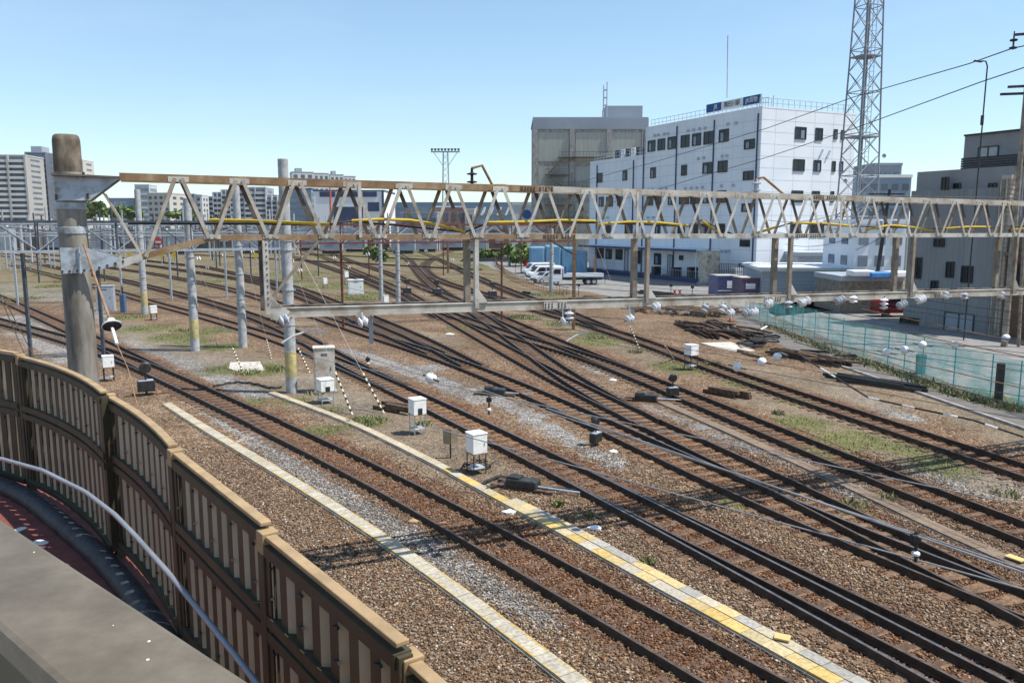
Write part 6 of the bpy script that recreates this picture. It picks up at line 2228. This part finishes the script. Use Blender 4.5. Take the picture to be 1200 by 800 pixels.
mb.build("board_lines", m_backdark, bh)
fr = MB().bar(kp_(-1.5, .14, 4.1), kp_(-6, .14, 4.1), .1, 1.9).build("window", m_frame, bh)
MB().bar(kp_(-1.6, .08, 4.1), kp_(-5.9, .08, 4.1), .04, 1.7).build("pane", m_glass, fr)
MB().bar(kp_(-1.3, .0, 3.05), kp_(-6.2, .0, 3.05), .3, .12).build("sill", m_cream, bh)
MB().bar(kp_(-.85, -.05, 5.6), kp_(-11, -.05, 5.6), .5, .25).build("eave", m_backdark, bh)
# dark carport with red body beside the grey house
cv = G(1052, 372)
rc = thing("red_van", "dark red van half hidden behind the teal net", "van", cv)
MB().prism([cv + Vector(p) for p in ((-1.6, 0, .35), (-1.6, 0, 1.1), (-1.0, 0, 1.75), (1.5, 0, 1.75), (1.6, 0, .35))], (0, 1.7, 0)).build("body", M("dark_red_paint", (.16, .012, .016), (.2, .016, .02), rough=.3), rc, bevel=.08)
MB().box(cv + Vector((.3, -.02, 1.5)), (1.9, .04, .5)).build("window", m_glass, rc)
for x in (-1.0, 1.0):
    MB().lathe([(.32, -.1), (.33, .1)], cv + Vector((x, .05, .33)), (0, 1, 0), 14).build("wheel", m_black, rc)

# ------------------------------------------------------------------ lattice radio tower
tw0 = D(1003, 264, 86)
tw0.z = 0
tw = thing("lattice_tower", "tall grey lattice radio tower with a central tube", "tower", tw0)
zH = 44.0
m_galv_keep = m_galv
m_galv = M("tower_grey_steel", (.17, .185, .21), (.28, .30, .33), scale=4, rough=.6)
half = lambda z: 1.6 - (1.6 - .9) * min(z / 32, 1.25)
cr = lambda i, z: tw0 + Vector(((-1, 1, 1, -1)[i] * half(z), (-1, -1, 1, 1)[i] * half(z), z))
rotT = Matrix.Rotation(.35, 3, 'Z')
cr2 = lambda i, z: tw0 + rotT @ (cr(i, z) - tw0)
for i in range(4):
    MB().tube([cr2(i, 0), cr2(i, 16), cr2(i, 32), cr2(i, zH)], .085, 6).build("leg", m_galv, tw)
MB().tube([tw0, tw0 + Vector((0, 0, zH))], .22, 10).build("central_tube", m_galv, tw, smooth=True)
lad = MB()
for z in np.arange(0, zH, .5):
    lad.bar(tw0 + Vector((.35, -.3, z)), tw0 + Vector((.75, -.3, z)), .03, .03)
lad.bar(tw0 + Vector((.35, -.3, 0)), tw0 + Vector((.35, -.3, zH)), .04, .04).bar(tw0 + Vector((.75, -.3, 0)), tw0 + Vector((.75, -.3, zH)), .04, .04)
lad.build("ladder", m_galv, tw)
step = 2.1
for n_, z in enumerate(np.arange(0, zH - step, step)):
    for i in range(4):
        j = (i + 1) % 4
        mb = MB()
        mb.tube([cr2(i, z), cr2(j, z + step)], .04, 5)
        mb.tube([cr2(j, z), cr2(i, z + step)], .04, 5)
        if n_ % 2 == 0:
            mb.tube([cr2(i, z), cr2(j, z)], .05, 5)
        mb.build("brace", m_galv, tw)
for z in (24.5, 16.5):
    MB().box(tw0 + Vector((0, 0, z)), (half(z) * 2.1, half(z) * 2.1, .12), rotT).build("platform", m_galv, tw)
for z, dx in ((14.5, 1.9), (12.0, -1.9)):
    MB().lathe([(.04, 0), (.2, .1), (.22, .12), (.04, .08)], tw0 + Vector((dx, -1.2, z)), (0, -1, .1), 12).build("dish", m_galv, tw, smooth=True)

m_galv = m_galv_keep
# floodlight tower on the skyline
fl0 = D(523, 264, 300)
fl0.z = 0
flt = thing("floodlight_tower", "slim lattice floodlight tower with a wide head on the skyline", "tower", fl0)
zt_ = D(523, 178, 300).z
mb = MB()
for sx in (-1, 1):
    for sy in (-1, 1):
        mb.tube([fl0 + Vector((sx * 1.6, sy * 1.6, 0)), fl0 + Vector((sx * .8, sy * .8, zt_))], .16, 5)
for k_, z in enumerate(np.arange(0, zt_ - 2, 2.2)):
    hw = 1.6 - .8 * z / zt_
    mb.bar(fl0 + Vector((-hw, -hw, z)), fl0 + Vector((hw, -hw, z + 2.2)), .12, .12).bar(fl0 + Vector((hw, -hw, z)), fl0 + Vector((-hw, -hw, z + 2.2)), .12, .12)
mb.build("mast", m_galv, flt)
MB().box(fl0 + Vector((0, 0, zt_)), (10.5, 2, .3)).box(fl0 + Vector((0, 0, zt_ + 1.0)), (10.5, .2, .15)).build("head_platform", m_galv, flt)
for sx in (-1, 1):
    MB().bar(fl0 + Vector((sx * .9, 0, zt_ - 5)), fl0 + Vector((sx * 4.4, 0, zt_)), .18, .18).build("strut", m_galv, flt)
for x in np.linspace(-4.8, 4.8, 9):
    MB().box(fl0 + Vector((x, -1, zt_ + .7)), (.7, .5, .8)).build("floodlight", m_frame, flt)

# utility pole at the right edge, leaning pole, street lamp
u0 = D(1189, 264, 50)
u0.z = 0
ut = thing("utility_pole", "tall steel utility pole with crossarms at the right edge", "pole", u0)
hu = D(1196, 30, 50).z
MB().tube([u0, u0 + Vector((0, 0, hu))], [.20, .13], 10).build("shaft", m_postsm, ut)
MB().tube([u0 + Vector((.9, 0, 0)), u0 + Vector((.25, 0, hu - 3))], .10, 8).build("stay_leg", m_postsm, ut)
for k_, (y, l) in enumerate(((100, 1.1), (108, 1.4), (37, .7))):
    z = D(1190, y, 50).z
    MB().bar(u0 + Vector((-l, .2 * k_, z - .1)), u0 + Vector((l, .2 * k_, z)), .14, .14).build("crossarm", m_blackmetal, ut)
ip = D(1188, 47, 50)
MB().lathe([(.03, -.55), (.2, -.5), (.22, -.42), (.05, -.36), (.05, -.1), (.2, -.06), (.22, .02), (.05, .08), (.03, .5)], ip, n=12).build("insulator", m_blackmetal, ut, smooth=True)
MB().bar(u0 + Vector((.3, 0, 8)), u0 + Vector((.3, 0, 12)), .06, .06).build("cable_guard", m_galv, ut)
tubew("power_line", "upper power line sweeping from the utility pole past the white office", "wire", [D(1200, 54, 49), D(1186, 57, 50), D(1135, 75, 55), D(1000, 114, 72), D(900, 150, 90), D(760, 192, 112), D(650, 221, 150)], .035, m_wire)
tubew("power_line", "lower power line sweeping from the utility pole past the white office", "wire", [D(1210, 76, 49), D(1150, 96, 54), D(1000, 151, 72), D(900, 184, 90), D(760, 225, 115), D(690, 245, 140)], .035, m_wire)
v0 = D(1028, 264, 72)
v0.z = 0
lp = thing("utility_pole", "dark leaning utility pole with transformers before the pale office", "pole", v0)
hv = D(1040, 222, 72).z
MB().tube([v0, v0 + Vector((.9, 0, hv))], [.2, .14], 9).build("shaft", m_blackmetal, lp)
for z in (hv - .4, hv - 1.3, hv - 4):
    MB().bar(v0 + Vector((-.9, 0, z)), v0 + Vector((2.2, 0, z)), .12, .12).build("crossarm", m_blackmetal, lp)
for x in (.1, 1.5):
    MB().lathe([(.3, 0), (.32, .8), (.1, .9)], v0 + Vector((x, -.3, hv - 3.5)), n=12).build("transformer", m_galv, lp, smooth=True)
for i in range(4):
    tubew("power_line", ("lowest", "lower middle", "upper middle", "topmost")[i] + " of four service cables strung from the leaning utility pole", "wire", [v0 + Vector((.7, 0, hv - 4 + i * 1.2)), D(930 - i * 10, 300 - i * 14, 96)], .03, m_wire, "service cables", 5, 1.0)
w0 = D(1140, 264, 53)
w0.z = 0
lm = thing("street_lamp", "thin dark street lamp rising behind the grey house front", "street lamp", w0)
hz = D(1146, 72, 53).z
MB().tube([w0, w0 + Vector((.12, 0, hz - .3)), w0 + Vector((0, 0, hz)), w0 + Vector((-.3, 0, hz + .02))], .045, 7).build("post", m_blackmetal, lm)
MB().box(w0 + Vector((-.5, 0, hz)), (.5, .2, .08), Matrix.Rotation(.15, 3, 'Y')).build("lamp_head", m_blackmetal, lm, bevel=.02)
MB().box(w0 + Vector((.06, 0, hz - 3.6)), (.14, .14, .6)).build("control_box", m_blackmetal, lm)

# ------------------------------------------------------------------ vehicles and containers in the parking lot
m_carwhite = M("white_car_paint", (.72, .73, .74), None, rough=.22, spec=.6)
m_carsilver = M("silver_car_paint", (.50, .52, .54), None, rough=.25, metal=.3, spec=.6)
m_tyre = M("tyre_black", (.02, .02, .02), (.035, .035, .035), scale=8, rough=.8)


def vehicle(label, x, y, rz, kind="van", paint=None, name="parked_van", cat="van"):
    f = G(x, y)
    root = thing(name, label, cat, f)
    R = Matrix.Rotation(rz, 3, 'Z')
    V = lambda a, b, c: f + R @ Vector((a, b, c))
    W = 1.7
    if kind == "van":
        prof = [(-2.3, .38), (-2.38, .75), (-2.25, 1.02), (-1.85, 1.18), (-1.15, 1.93), (-.8, 2.0), (2.1, 2.0), (2.3, 1.85), (2.36, .9), (2.32, .38)]
        side = [(-1.55, 1.2), (-1.05, 1.75), (2.05, 1.78), (2.1, 1.2)]
        wind = ((-1.82, 1.22), (-1.2, 1.88))
        wh = (-1.5, 1.45)
    else:
        prof = [(-1.9, .35), (-1.95, .7), (-1.8, .85), (-1.05, .98), (-.5, 1.45), (.9, 1.5), (1.6, 1.05), (1.85, .95), (1.9, .35)]
        side = [(-.85, 1.0), (-.42, 1.38), (.8, 1.42), (1.3, 1.02)]
        wind = ((-1.0, 1.0), (-.52, 1.42))
        wh = (-1.2, 1.15)
    MB().prism([V(a, -W / 2, c) for a, c in prof], R @ Vector((0, W, 0))).build("body", paint, root, bevel=.07)
    for sy in (-1, 1):
        o = MB().prism([V(a, sy * (W / 2 + .004), c) for a, c in side], R @ Vector((0, sy * .012, 0))).build("side_window", m_glass, root)
        mb = MB()
        for a in ((-.1, 1.0) if kind == "van" else (.2,)):
            mb.bar(V(a, sy * (W / 2 + .014), side[0][1]), V(a, sy * (W / 2 + .014), side[1][1]), .02, .07, up=R @ Vector((1, 0, 0)))
        mb.build("pillar", paint, o)
    a, b = wind
    d = R @ Vector((-(b[1] - a[1]), 0, (b[0] - a[0]))).normalized() * -.02
    d = R @ Vector((-.02, 0, .015))
    MB().prism([V(a[0], -W * .42, a[1]), V(a[0], W * .42, a[1]), V(b[0], W * .38, b[1]), V(b[0], -W * .38, b[1])], d).build("windscreen", m_glass, root)
    for sy in (-1, 1):
        MB().box(V(prof[1][0] + .02, sy * W * .36, prof[1][1] + .05), (.12, .28, .18), R).build("headlight", m_porc, root, bevel=.03)
        for xx in wh:
            o = MB().lathe([(.30, -.11), (.32, -.08), (.32, .08), (.30, .11)], V(xx, sy * (W / 2 - .08), .32), R @ Vector((0, sy, 0)), 18).build("wheel", m_tyre, root, smooth=True)
            MB().lathe([(.19, .11), (.17, .125), (.02, .12)], V(xx, sy * (W / 2 - .08), .32), R @ Vector((0, sy, 0)), 14).build("rim", m_galv, o)
    MB().box(V(prof[0][0] - .02, 0, .48), (.14, W * .96, .2), R).build("bumper", m_frame, root, bevel=.03)
    return root


vehicle("white van parked farthest left on the lot", 631, 323.5, .35, "van", m_carwhite)
vehicle("white high roof van parked between the other van and the silver car", 638, 328, .35, "van", m_carwhite)
vehicle("small silver car parked in front of the white truck", 640, 331.5, .5, "car", m_carsilver, "parked_car", "car")
# flatbed truck
f = G(675, 333.5)
R = Matrix.Rotation(.10, 3, 'Z')
V = lambda a, b, c: f + R @ Vector((a, b, c))
tr = thing("flatbed_truck", "white flatbed truck parked with its cab to the left", "truck", f)
MB().prism([V(a, -1.0, c) for a, c in ((-3.55, .45), (-3.62, 1.0), (-3.35, 1.45), (-3.0, 2.25), (-2.8, 2.35), (-1.95, 2.35), (-1.9, .45))], R @ Vector((0, 2.0, 0))).build("cab", m_carwhite, tr, bevel=.08)
for sy in (-1, 1):
    MB().prism([V(a, sy * 1.004, c) for a, c in ((-3.2, 1.45), (-2.9, 2.05), (-2.15, 2.05), (-2.15, 1.4))], R @ Vector((0, sy * .012, 0))).build("side_window", m_glass, tr)
    MB().box(V(-3.1, sy * 1.12, 1.7), (.12, .16, .32), R).build("mirror", m_blackmetal, tr)
MB().prism([V(-3.36, -.85, 1.45), V(-3.36, .85, 1.45), V(-3.03, .8, 2.2), V(-3.03, -.8, 2.2)], R @ Vector((-.03, 0, .012))).build("windscreen", m_glass, tr)
MB().bar(V(-1.9, 0, .75), V(3.3, 0, .75), .9, .25).build("chassis", m_blackmetal, tr)
MB().box(V(.75, 0, 1.05), (5.1, 2.05, .16), R).build("bed", m_galv, tr)
for sy in (-1, 1):
    MB().box(V(.75, sy * 1.03, 1.28), (5.1, .05, .38), R).build("side_board", m_carwhite, tr)
MB().box(V(-1.78, 0, 1.7), (.08, 2.05, 1.2), R).build("headboard", m_carwhite, tr)
MB().box(V(3.32, 0, 1.28), (.05, 2.05, .38), R).build("tail_board", m_carwhite, tr)
MB().box(V(-1.5, 0, 1.9), (.3, 1.4, .9), R).build("load", m_signblue, tr)
for xx in (-2.75, 1.4, 2.15):
    for sy in (-1, 1):
        o = MB().lathe([(.38, -.13), (.41, -.09), (.41, .09), (.38, .13)], V(xx, sy * .85, .41), R @ Vector((0, sy, 0)), 18).build("wheel", m_tyre, tr, smooth=True)
        MB().lathe([(.24, .13), (.2, .15), (.02, .14)], V(xx, sy * .85, .41), R @ Vector((0, sy, 0)), 14).build("rim", m_galv, o)


def container(label, x0, x1, yt, yb, mt, patch, rz=.12):
    f = G((x0 + x1) / 2, yb)
    k = f.y / 945
    w = (x1 - x0) * k
    h = D((x0 + x1) / 2, yt, f.y).z
    R = Matrix.Rotation(rz, 3, 'Z')
    V = lambda a, b, c: f + R @ Vector((a, b, c))
    root = thing("freight_container", label, "container", f)
    MB().box(V(0, 1.2, h / 2 + .05), (w, 2.4, h), R).build("body", mt, root)
    mb = MB()
    for i in range(int(w / .28)):
        mb.box(V(-w / 2 + .2 + i * .28, -.02, h / 2), (.10, .05, h * .86), R)
    mb.build("ribs", mt, root)
    mb = MB()
    for z in (.1, h):
        mb.box(V(0, -.03, z), (w, .08, .16), R)
    for s in (-1, 1):
        mb.box(V(s * (w / 2 - .05), -.035, h / 2), (.12, .09, h), R)
    mb.build("frame", mt, root)
    MB().box(V(patch[0] * w, -.06, h * patch[1]), (w * patch[2], .03, h * patch[3]), R).build("white_panel", m_signwhite, root)
    for z in (h * .33,):
        MB().box(V(-.1 * w, -.058, z), (w * .7, .025, .06), R).build("stripe", m_white, root)
    MB().box(V(0, 1.2, h + .1), (w * 1.01, 2.45, .06), R).build("roof", m_palepaint, root)
    return root


container("blue violet freight container with white panel left of the purple one", 839, 866.5, 324, 348.5, M("blue_violet_paint", (.075, .085, .18), (.115, .125, .24), scale=2, rough=.5), (.15, .62, .42, .34))
container("purple freight container with white notice right of the blue one", 867.5, 895, 326.5, 352, M("purple_paint", (.095, .06, .11), (.14, .095, .155), scale=2, rough=.5), (-.1, .66, .42, .24))
# blue sheeted heap behind the vans
hp = D(650, 300, 128)
hp.z = 0
bh_ = thing("sheeted_stack", "light blue sheeted stack behind the parked vans", "stack", hp)
m_bluesheet = M("light_blue_sheet", (.12, .27, .42), (.19, .36, .50), scale=.8, rough=.5)
for i, (a, b_, zt_) in enumerate(((-4.0, -1.6, 4.2), (-1.55, .9, 4.4), (.95, 3.2, 4.1), (3.25, 5.0, 3.6))):
    mb = MB()
    mb.box(hp + Vector(((a + b_) / 2, 0, zt_ / 2)), (b_ - a, 3.5, zt_))
    mb.build("sheeted_block", m_bluesheet, bh_, bevel=.25)
c = G(616, 312)
tag(MB().lathe([(.35, 0), (.38, 1.1), (.3, 1.25), (.15, 1.5), (.02, 1.7)], c, n=12).build("red_hydrant", m_red, smooth=True), "dark red hydrant post left of the white vans", "hydrant")

# ------------------------------------------------------------------ trees and bushes
m_leaf = MV("tree_leaf", .8, 3, .25, 0)


def foliage(name, label, cat, x0, x1, yt, yb, Y, n=1500, trunk=True, leaf=.5):
    c = D((x0 + x1) / 2, 264, Y)
    c.z = 0
    k = Y / 945
    W = (x1 - x0) * k
    zt_ = D((x0 + x1) / 2, yt, Y).z
    zb_ = max(0, D((x0 + x1) / 2, yb, Y).z)
    root = thing(name, label, cat, c)
    mb = MB()
    lobes = [(random.uniform(-.4, .4) * W, random.uniform(-.3, .3) * W, random.uniform(zb_ + (zt_ - zb_) * .3, zt_ - (zt_ - zb_) * .25), random.uniform(.16, .28) * W) for _ in range(9)]
    for _ in range(n):
        lx, ly, lz, lr = random.choice(lobes)
        v = Vector((random.gauss(0, 1), random.gauss(0, 1), random.gauss(0, 1))).normalized() * lr * random.uniform(.5, 1.05)
        v.z *= min(1.0, (zt_ - zb_) / W * 1.4)
        p = c + Vector((lx, ly, max(zb_ * .9, min(zt_, lz + v.z)))) + Vector((v.x, v.y, 0))
        q = Vector((random.gauss(0, 1), random.gauss(0, 1), random.gauss(0, 1) + .8)).normalized()
        u = q.orthogonal().normalized() * leaf * random.uniform(.6, 1.3)
        w_ = q.cross(u).normalized() * leaf * random.uniform(.4, .9)
        t = random.choice(((.11, .17, .05), (.16, .23, .07), (.21, .27, .09), (.08, .13, .04)))
        mb.add([p - u, p - w_, p + u, p + w_], [(0, 1, 2, 3)], 0, t)
    mb.build("crown", m_leaf, root)
    if trunk:
        t_ = MB().tube([c, c + Vector((.05 * W, 0, zb_ + (zt_ - zb_) * .5))], [.05 * W, .02 * W], 7)
        for a in range(4):
            t_.tube([c + Vector((0, 0, zb_ * .8)), c + Vector((math.cos(a * 1.6) * W * .25, math.sin(a * 1.6) * W * .2, zb_ + (zt_ - zb_) * .6))], [.025 * W, .01 * W], 5)
        t_.build("trunk", m_wood, root)


foliage("tree", "rounded dark green tree just right of the big pole top", "tree", 100, 124, 237, 256, 330, 1300, leaf=1.2)
foliage("tree", "lighter green tree in front of the blue grey office", "tree", 122, 142, 245, 257, 300, 1200, leaf=1.0)
foliage("tree", "green tree between the office block and the cream apartments", "tree", 142, 166, 243, 257, 310, 1300, leaf=1.0)
foliage("tree", "small tree at the foot of the dark slate apartments", "tree", 200, 226, 247, 258, 300, 1100, leaf=.9)
foliage("bush", "dark green bush in mid yard beyond the white poles", "bush", 424, 452, 284, 310, 120, 1000, False, .25)
foliage("bush", "green bushy hedge left of the vans behind the orange barrier", "hedge", 588, 622, 284, 311, 150, 2200, False, .4)
foliage("bush", "green scrub by the far curve right of the twin posts", "bush", 560, 590, 292, 303, 190, 1000, False, .4)

# ------------------------------------------------------------------ masts and clutter far across the yard
xs_ = [23, 35, 43, 53, 62, 116, 125, 135, 152, 161, 171, 178, 187, 197, 218, 227, 241, 249, 254, 263, 273, 283, 301, 310, 318, 350, 372, 388, 408, 422, 445, 455, 475, 498, 3, 13, 8, 18, 30, 38, 72, 100, 120, 140, 165, 175, 208, 222, 235, 252, 276, 288, 314, 322, 346, 362, 375, 399, 419, 432, 47, 58, 66, 112, 131, 147, 157, 182, 192, 201, 213, 246, 258, 268, 296, 306, 328, 356, 368, 383, 392, 404, 412, 426, 438, 482, 492, 503, 540, 552, 571, 583, 590, 615]
for i, x in enumerate(xs_):
    xr = sorted(xs_).index(x)
    by = 278 + (i * 37 % 29) * (1.35 if x < 330 else .8)
    f = G(x, by)
    h = random.uniform(7.5, 11.5)
    r = thing("catenary_mast", "slim far yard mast, %s from the left among the thin distant masts" % ordn(xr) if xr < 40 else "slim far yard mast, %s from the right among the thin distant masts" % ordn(len(xs_) - 1 - xr), "mast", f, "thin distant masts")
    w_ = .2 * max(1, f.y / 150)
    MB().bar(f, f + Vector((0, 0, h)), w_, w_).build("mast", (m_galv, m_polegrey, m_darkblue, m_backdark, m_aptw)[i % 5], r)
    MB().bar(f + Vector((0, 0, h * .72)), f + Vector((random.choice((-1, 1)) * 2.6, 0, h * .74)), w_ * .6, w_ * .6).build("bracket", m_galv, r)
    MB().lathe([(.05, 0), (.2, .1), (.2, .2), (.05, .3)], f + Vector((random.uniform(-1, 1), 0, h * .7)), n=8).build("insulator", m_porc, r)
for i, (x, y) in enumerate(((105, 309), (152, 308), (205, 311), (190, 311), (300, 312))):
    f = G(x, y)
    r = thing("yellow_marker", ("first", "second", "third", "fourth", "fifth")[i] + " yellow track marker from the left, if counted by distance along the yard" if False else ("yellow round marker right of the big pole", "yellow marker beside the second siding", "yellow marker beyond the banded pole", "yellow marker in the middle of the far sidings", "yellow marker left of the plain hanging post")[i], "marker", f)
    MB().bar(f, f + Vector((0, 0, 1.6)), .12, .12).build("stem", m_galv, r)
    MB().lathe([(.5, 0), (.5, .06)], f + Vector((0, -.1, 2.0)), (0, -1, 0), 14).build("disc", M("marker_yellow", (.65, .48, .03)), r)
for lab, xa, xb, Y, yt, yb, mt, ps in (("galvanised yard gantry far left, nearest of three in a row", -40, 330, 80, 262, 276, m_galv, (12, 74, 137, 196, 262, 322)), ("dark yard gantry far left, middle of three in a row", -40, 400, 112, 263, 273, m_darkblue, (40, 118, 205, 292, 372)),
                                       ("thin yard gantry far left, farthest of three in a row", -30, 460, 150, 264, 272, m_galv, (60, 160, 250, 340, 440)), ("thin brown gantry over the far curve in mid yard", 330, 640, 120, 264, 274, m_redox, (352, 432, 520, 612))):
    truss("yard_gantry", lab, xa, xb, Y, yt, yb, mt, m_galv, 3.2, .8, ps)
for i in range(24):
    x, y = 8 + i * 19, 266 + (i * 5 % 13)
    a, b = D(x, y, 50 + i * 3), D(x + 150, y - 2, 130)
    tubew("overhead_wire", "faint far wire over the sidings, %s from the left" % ordn(i), "wire", [a, b], .03, m_wire, "overhead wires", 4, .6)
for i, x in enumerate((205, 233, 243, 262, 279, 296, 343, 352, 392, 409, 431, 478, 499, 530)):
    f = D(x, 292 + (i * 11 % 26), 58 + (i * 13 % 40))
    insulator("white insulator pair hanging over the far sidings, %s from the left" % ordn(i), f, Vector((.9, .2, .3)), 2, .2, .2, m_porc, "white insulators over the far sidings")
# white scissor light and red disc signal
f = G(187, 300)
r = thing("stop_signal", "red and white disc signal behind the haunch of the gantry", "signal", f)
MB().bar(f, f + Vector((0, 0, 5.5)), .2, .2).build("post", m_darkblue, r)
zz = D(187, 283, f.y).z
MB().lathe([(1.0, 0), (1.0, .1)], Vector((f.x, f.y - .2, zz)), (0, -1, 0), 18).build("red_disc", m_red, r)
MB().box(Vector((f.x, f.y - .33, zz - .1)), (1.3, .04, .45)).build("white_bar", m_white, r)
# low white platform railing at the far left
r = thing("low_railing", "low white railing across the siding end at the far left", "railing", G(50, 318))
mb = MB()
for x in range(0, 110, 12):
    f = G(x, 317 - x * .02)
    mb.bar(f, f + Vector((0, 0, 2.0)), .12, .12)
a, b = G(0, 317), G(108, 315)
mb.bar(a + Vector((0, 0, 2.0)), b + Vector((0, 0, 2.0)), .12, .12).bar(a + Vector((0, 0, 1.0)), b + Vector((0, 0, 1.0)), .1, .1)
mb.build("rails", m_galv, r)

# ------------------------------------------------------------------ thin haze
hz_ = MB().box((0, 1750, 29), (8200, 6700, 62)).build("haze", None)
hm = bpy.data.materials.new("haze_air")
hm.use_nodes = True
hn = hm.node_tree
hn.nodes.remove(hn.nodes["Principled BSDF"])
pv = hn.nodes.new("ShaderNodeVolumePrincipled")
pv.inputs["Color"].default_value = (.86, .92, 1, 1)
pv.inputs["Density"].default_value = 0.00006
hn.links.new(pv.outputs[0], hn.nodes["Material Output"].inputs["Volume"])
hz_.data.materials.clear()
hz_.data.materials.append(hm)
tag(hz_, "faint pale summer haze over the whole rail yard", "haze", kind="stuff")

# ------------------------------------------------------------------ light
SKYT = (1.14, 1.25, 1.27, 1)
AZ, EL = math.radians(-8), math.radians(62)
w = bpy.data.worlds.new("World")
scene.world = w
w.use_nodes = True
nt = w.node_tree
sky = nt.nodes.new("ShaderNodeTexSky")
sky.sky_type = 'NISHITA'
sky.sun_disc = False
sky.sun_elevation = EL
sky.sun_rotation = PI / 2 - AZ
sky.altitude = 0
sky.air_density = 1.0
sky.dust_density = 0.25
sky.ozone_density = 3.0
bg = nt.nodes["Background"]
bg.inputs["Strength"].default_value = 0.15
gm = nt.nodes.new("ShaderNodeGamma")
gm.inputs["Gamma"].default_value = 0.8
ml = nt.nodes.new("ShaderNodeMix")
ml.data_type = 'RGBA'
ml.blend_type = 'MULTIPLY'
ml.inputs["Factor"].default_value = 1
nt.links.new(sky.outputs[0], gm.inputs["Color"])
nt.links.new(gm.outputs[0], ml.inputs["A"])
ml.inputs["B"].default_value = SKYT
wtc = nt.nodes.new("ShaderNodeTexCoord")
wmp = nt.nodes.new("ShaderNodeMapping")
wmp.inputs["Scale"].default_value = (1.2, 1.2, 5)
wn = nt.nodes.new("ShaderNodeTexNoise")
wn.inputs["Scale"].default_value = 2.2
wn.inputs["Detail"].default_value = 7
wn.inputs["Roughness"].default_value = 0.6
nt.links.new(wtc.outputs["Generated"], wmp.inputs["Vector"])
nt.links.new(wmp.outputs["Vector"], wn.inputs["Vector"])
wr_ = nt.nodes.new("ShaderNodeMapRange")
wr_.inputs[1].default_value, wr_.inputs[2].default_value = 0.48, 0.75
wr_.inputs[3].default_value, wr_.inputs[4].default_value = 0.0, 0.09
nt.links.new(wn.outputs["Fac"], wr_.inputs[0])
wx = nt.nodes.new("ShaderNodeMix")
wx.data_type = 'RGBA'
nt.links.new(wr_.outputs[0], wx.inputs["Factor"])
nt.links.new(ml.outputs["Result"], wx.inputs["A"])
wx.inputs["B"].default_value = (5.2, 5.6, 5.9, 1)
nt.links.new(wx.outputs["Result"], bg.inputs[0])
ld = bpy.data.lights.new("sun", 'SUN')
ld.energy = 5.0
ld.angle = math.radians(.53)
ld.color = (1, .955, .89)
sun = bpy.data.objects.new("sun", ld)
col.objects.link(sun)
tosun = Vector((math.cos(AZ) * math.cos(EL), math.sin(AZ) * math.cos(EL), math.sin(EL)))
sun.rotation_euler = tosun.to_track_quat('Z', 'Y').to_euler()
sun.location = tosun * 200
scene.view_settings.view_transform = 'Standard'
scene.view_settings.look = 'None'
scene.view_settings.exposure = 0.42
scene.view_settings.gamma = 1
scene.render.engine = 'CYCLES'
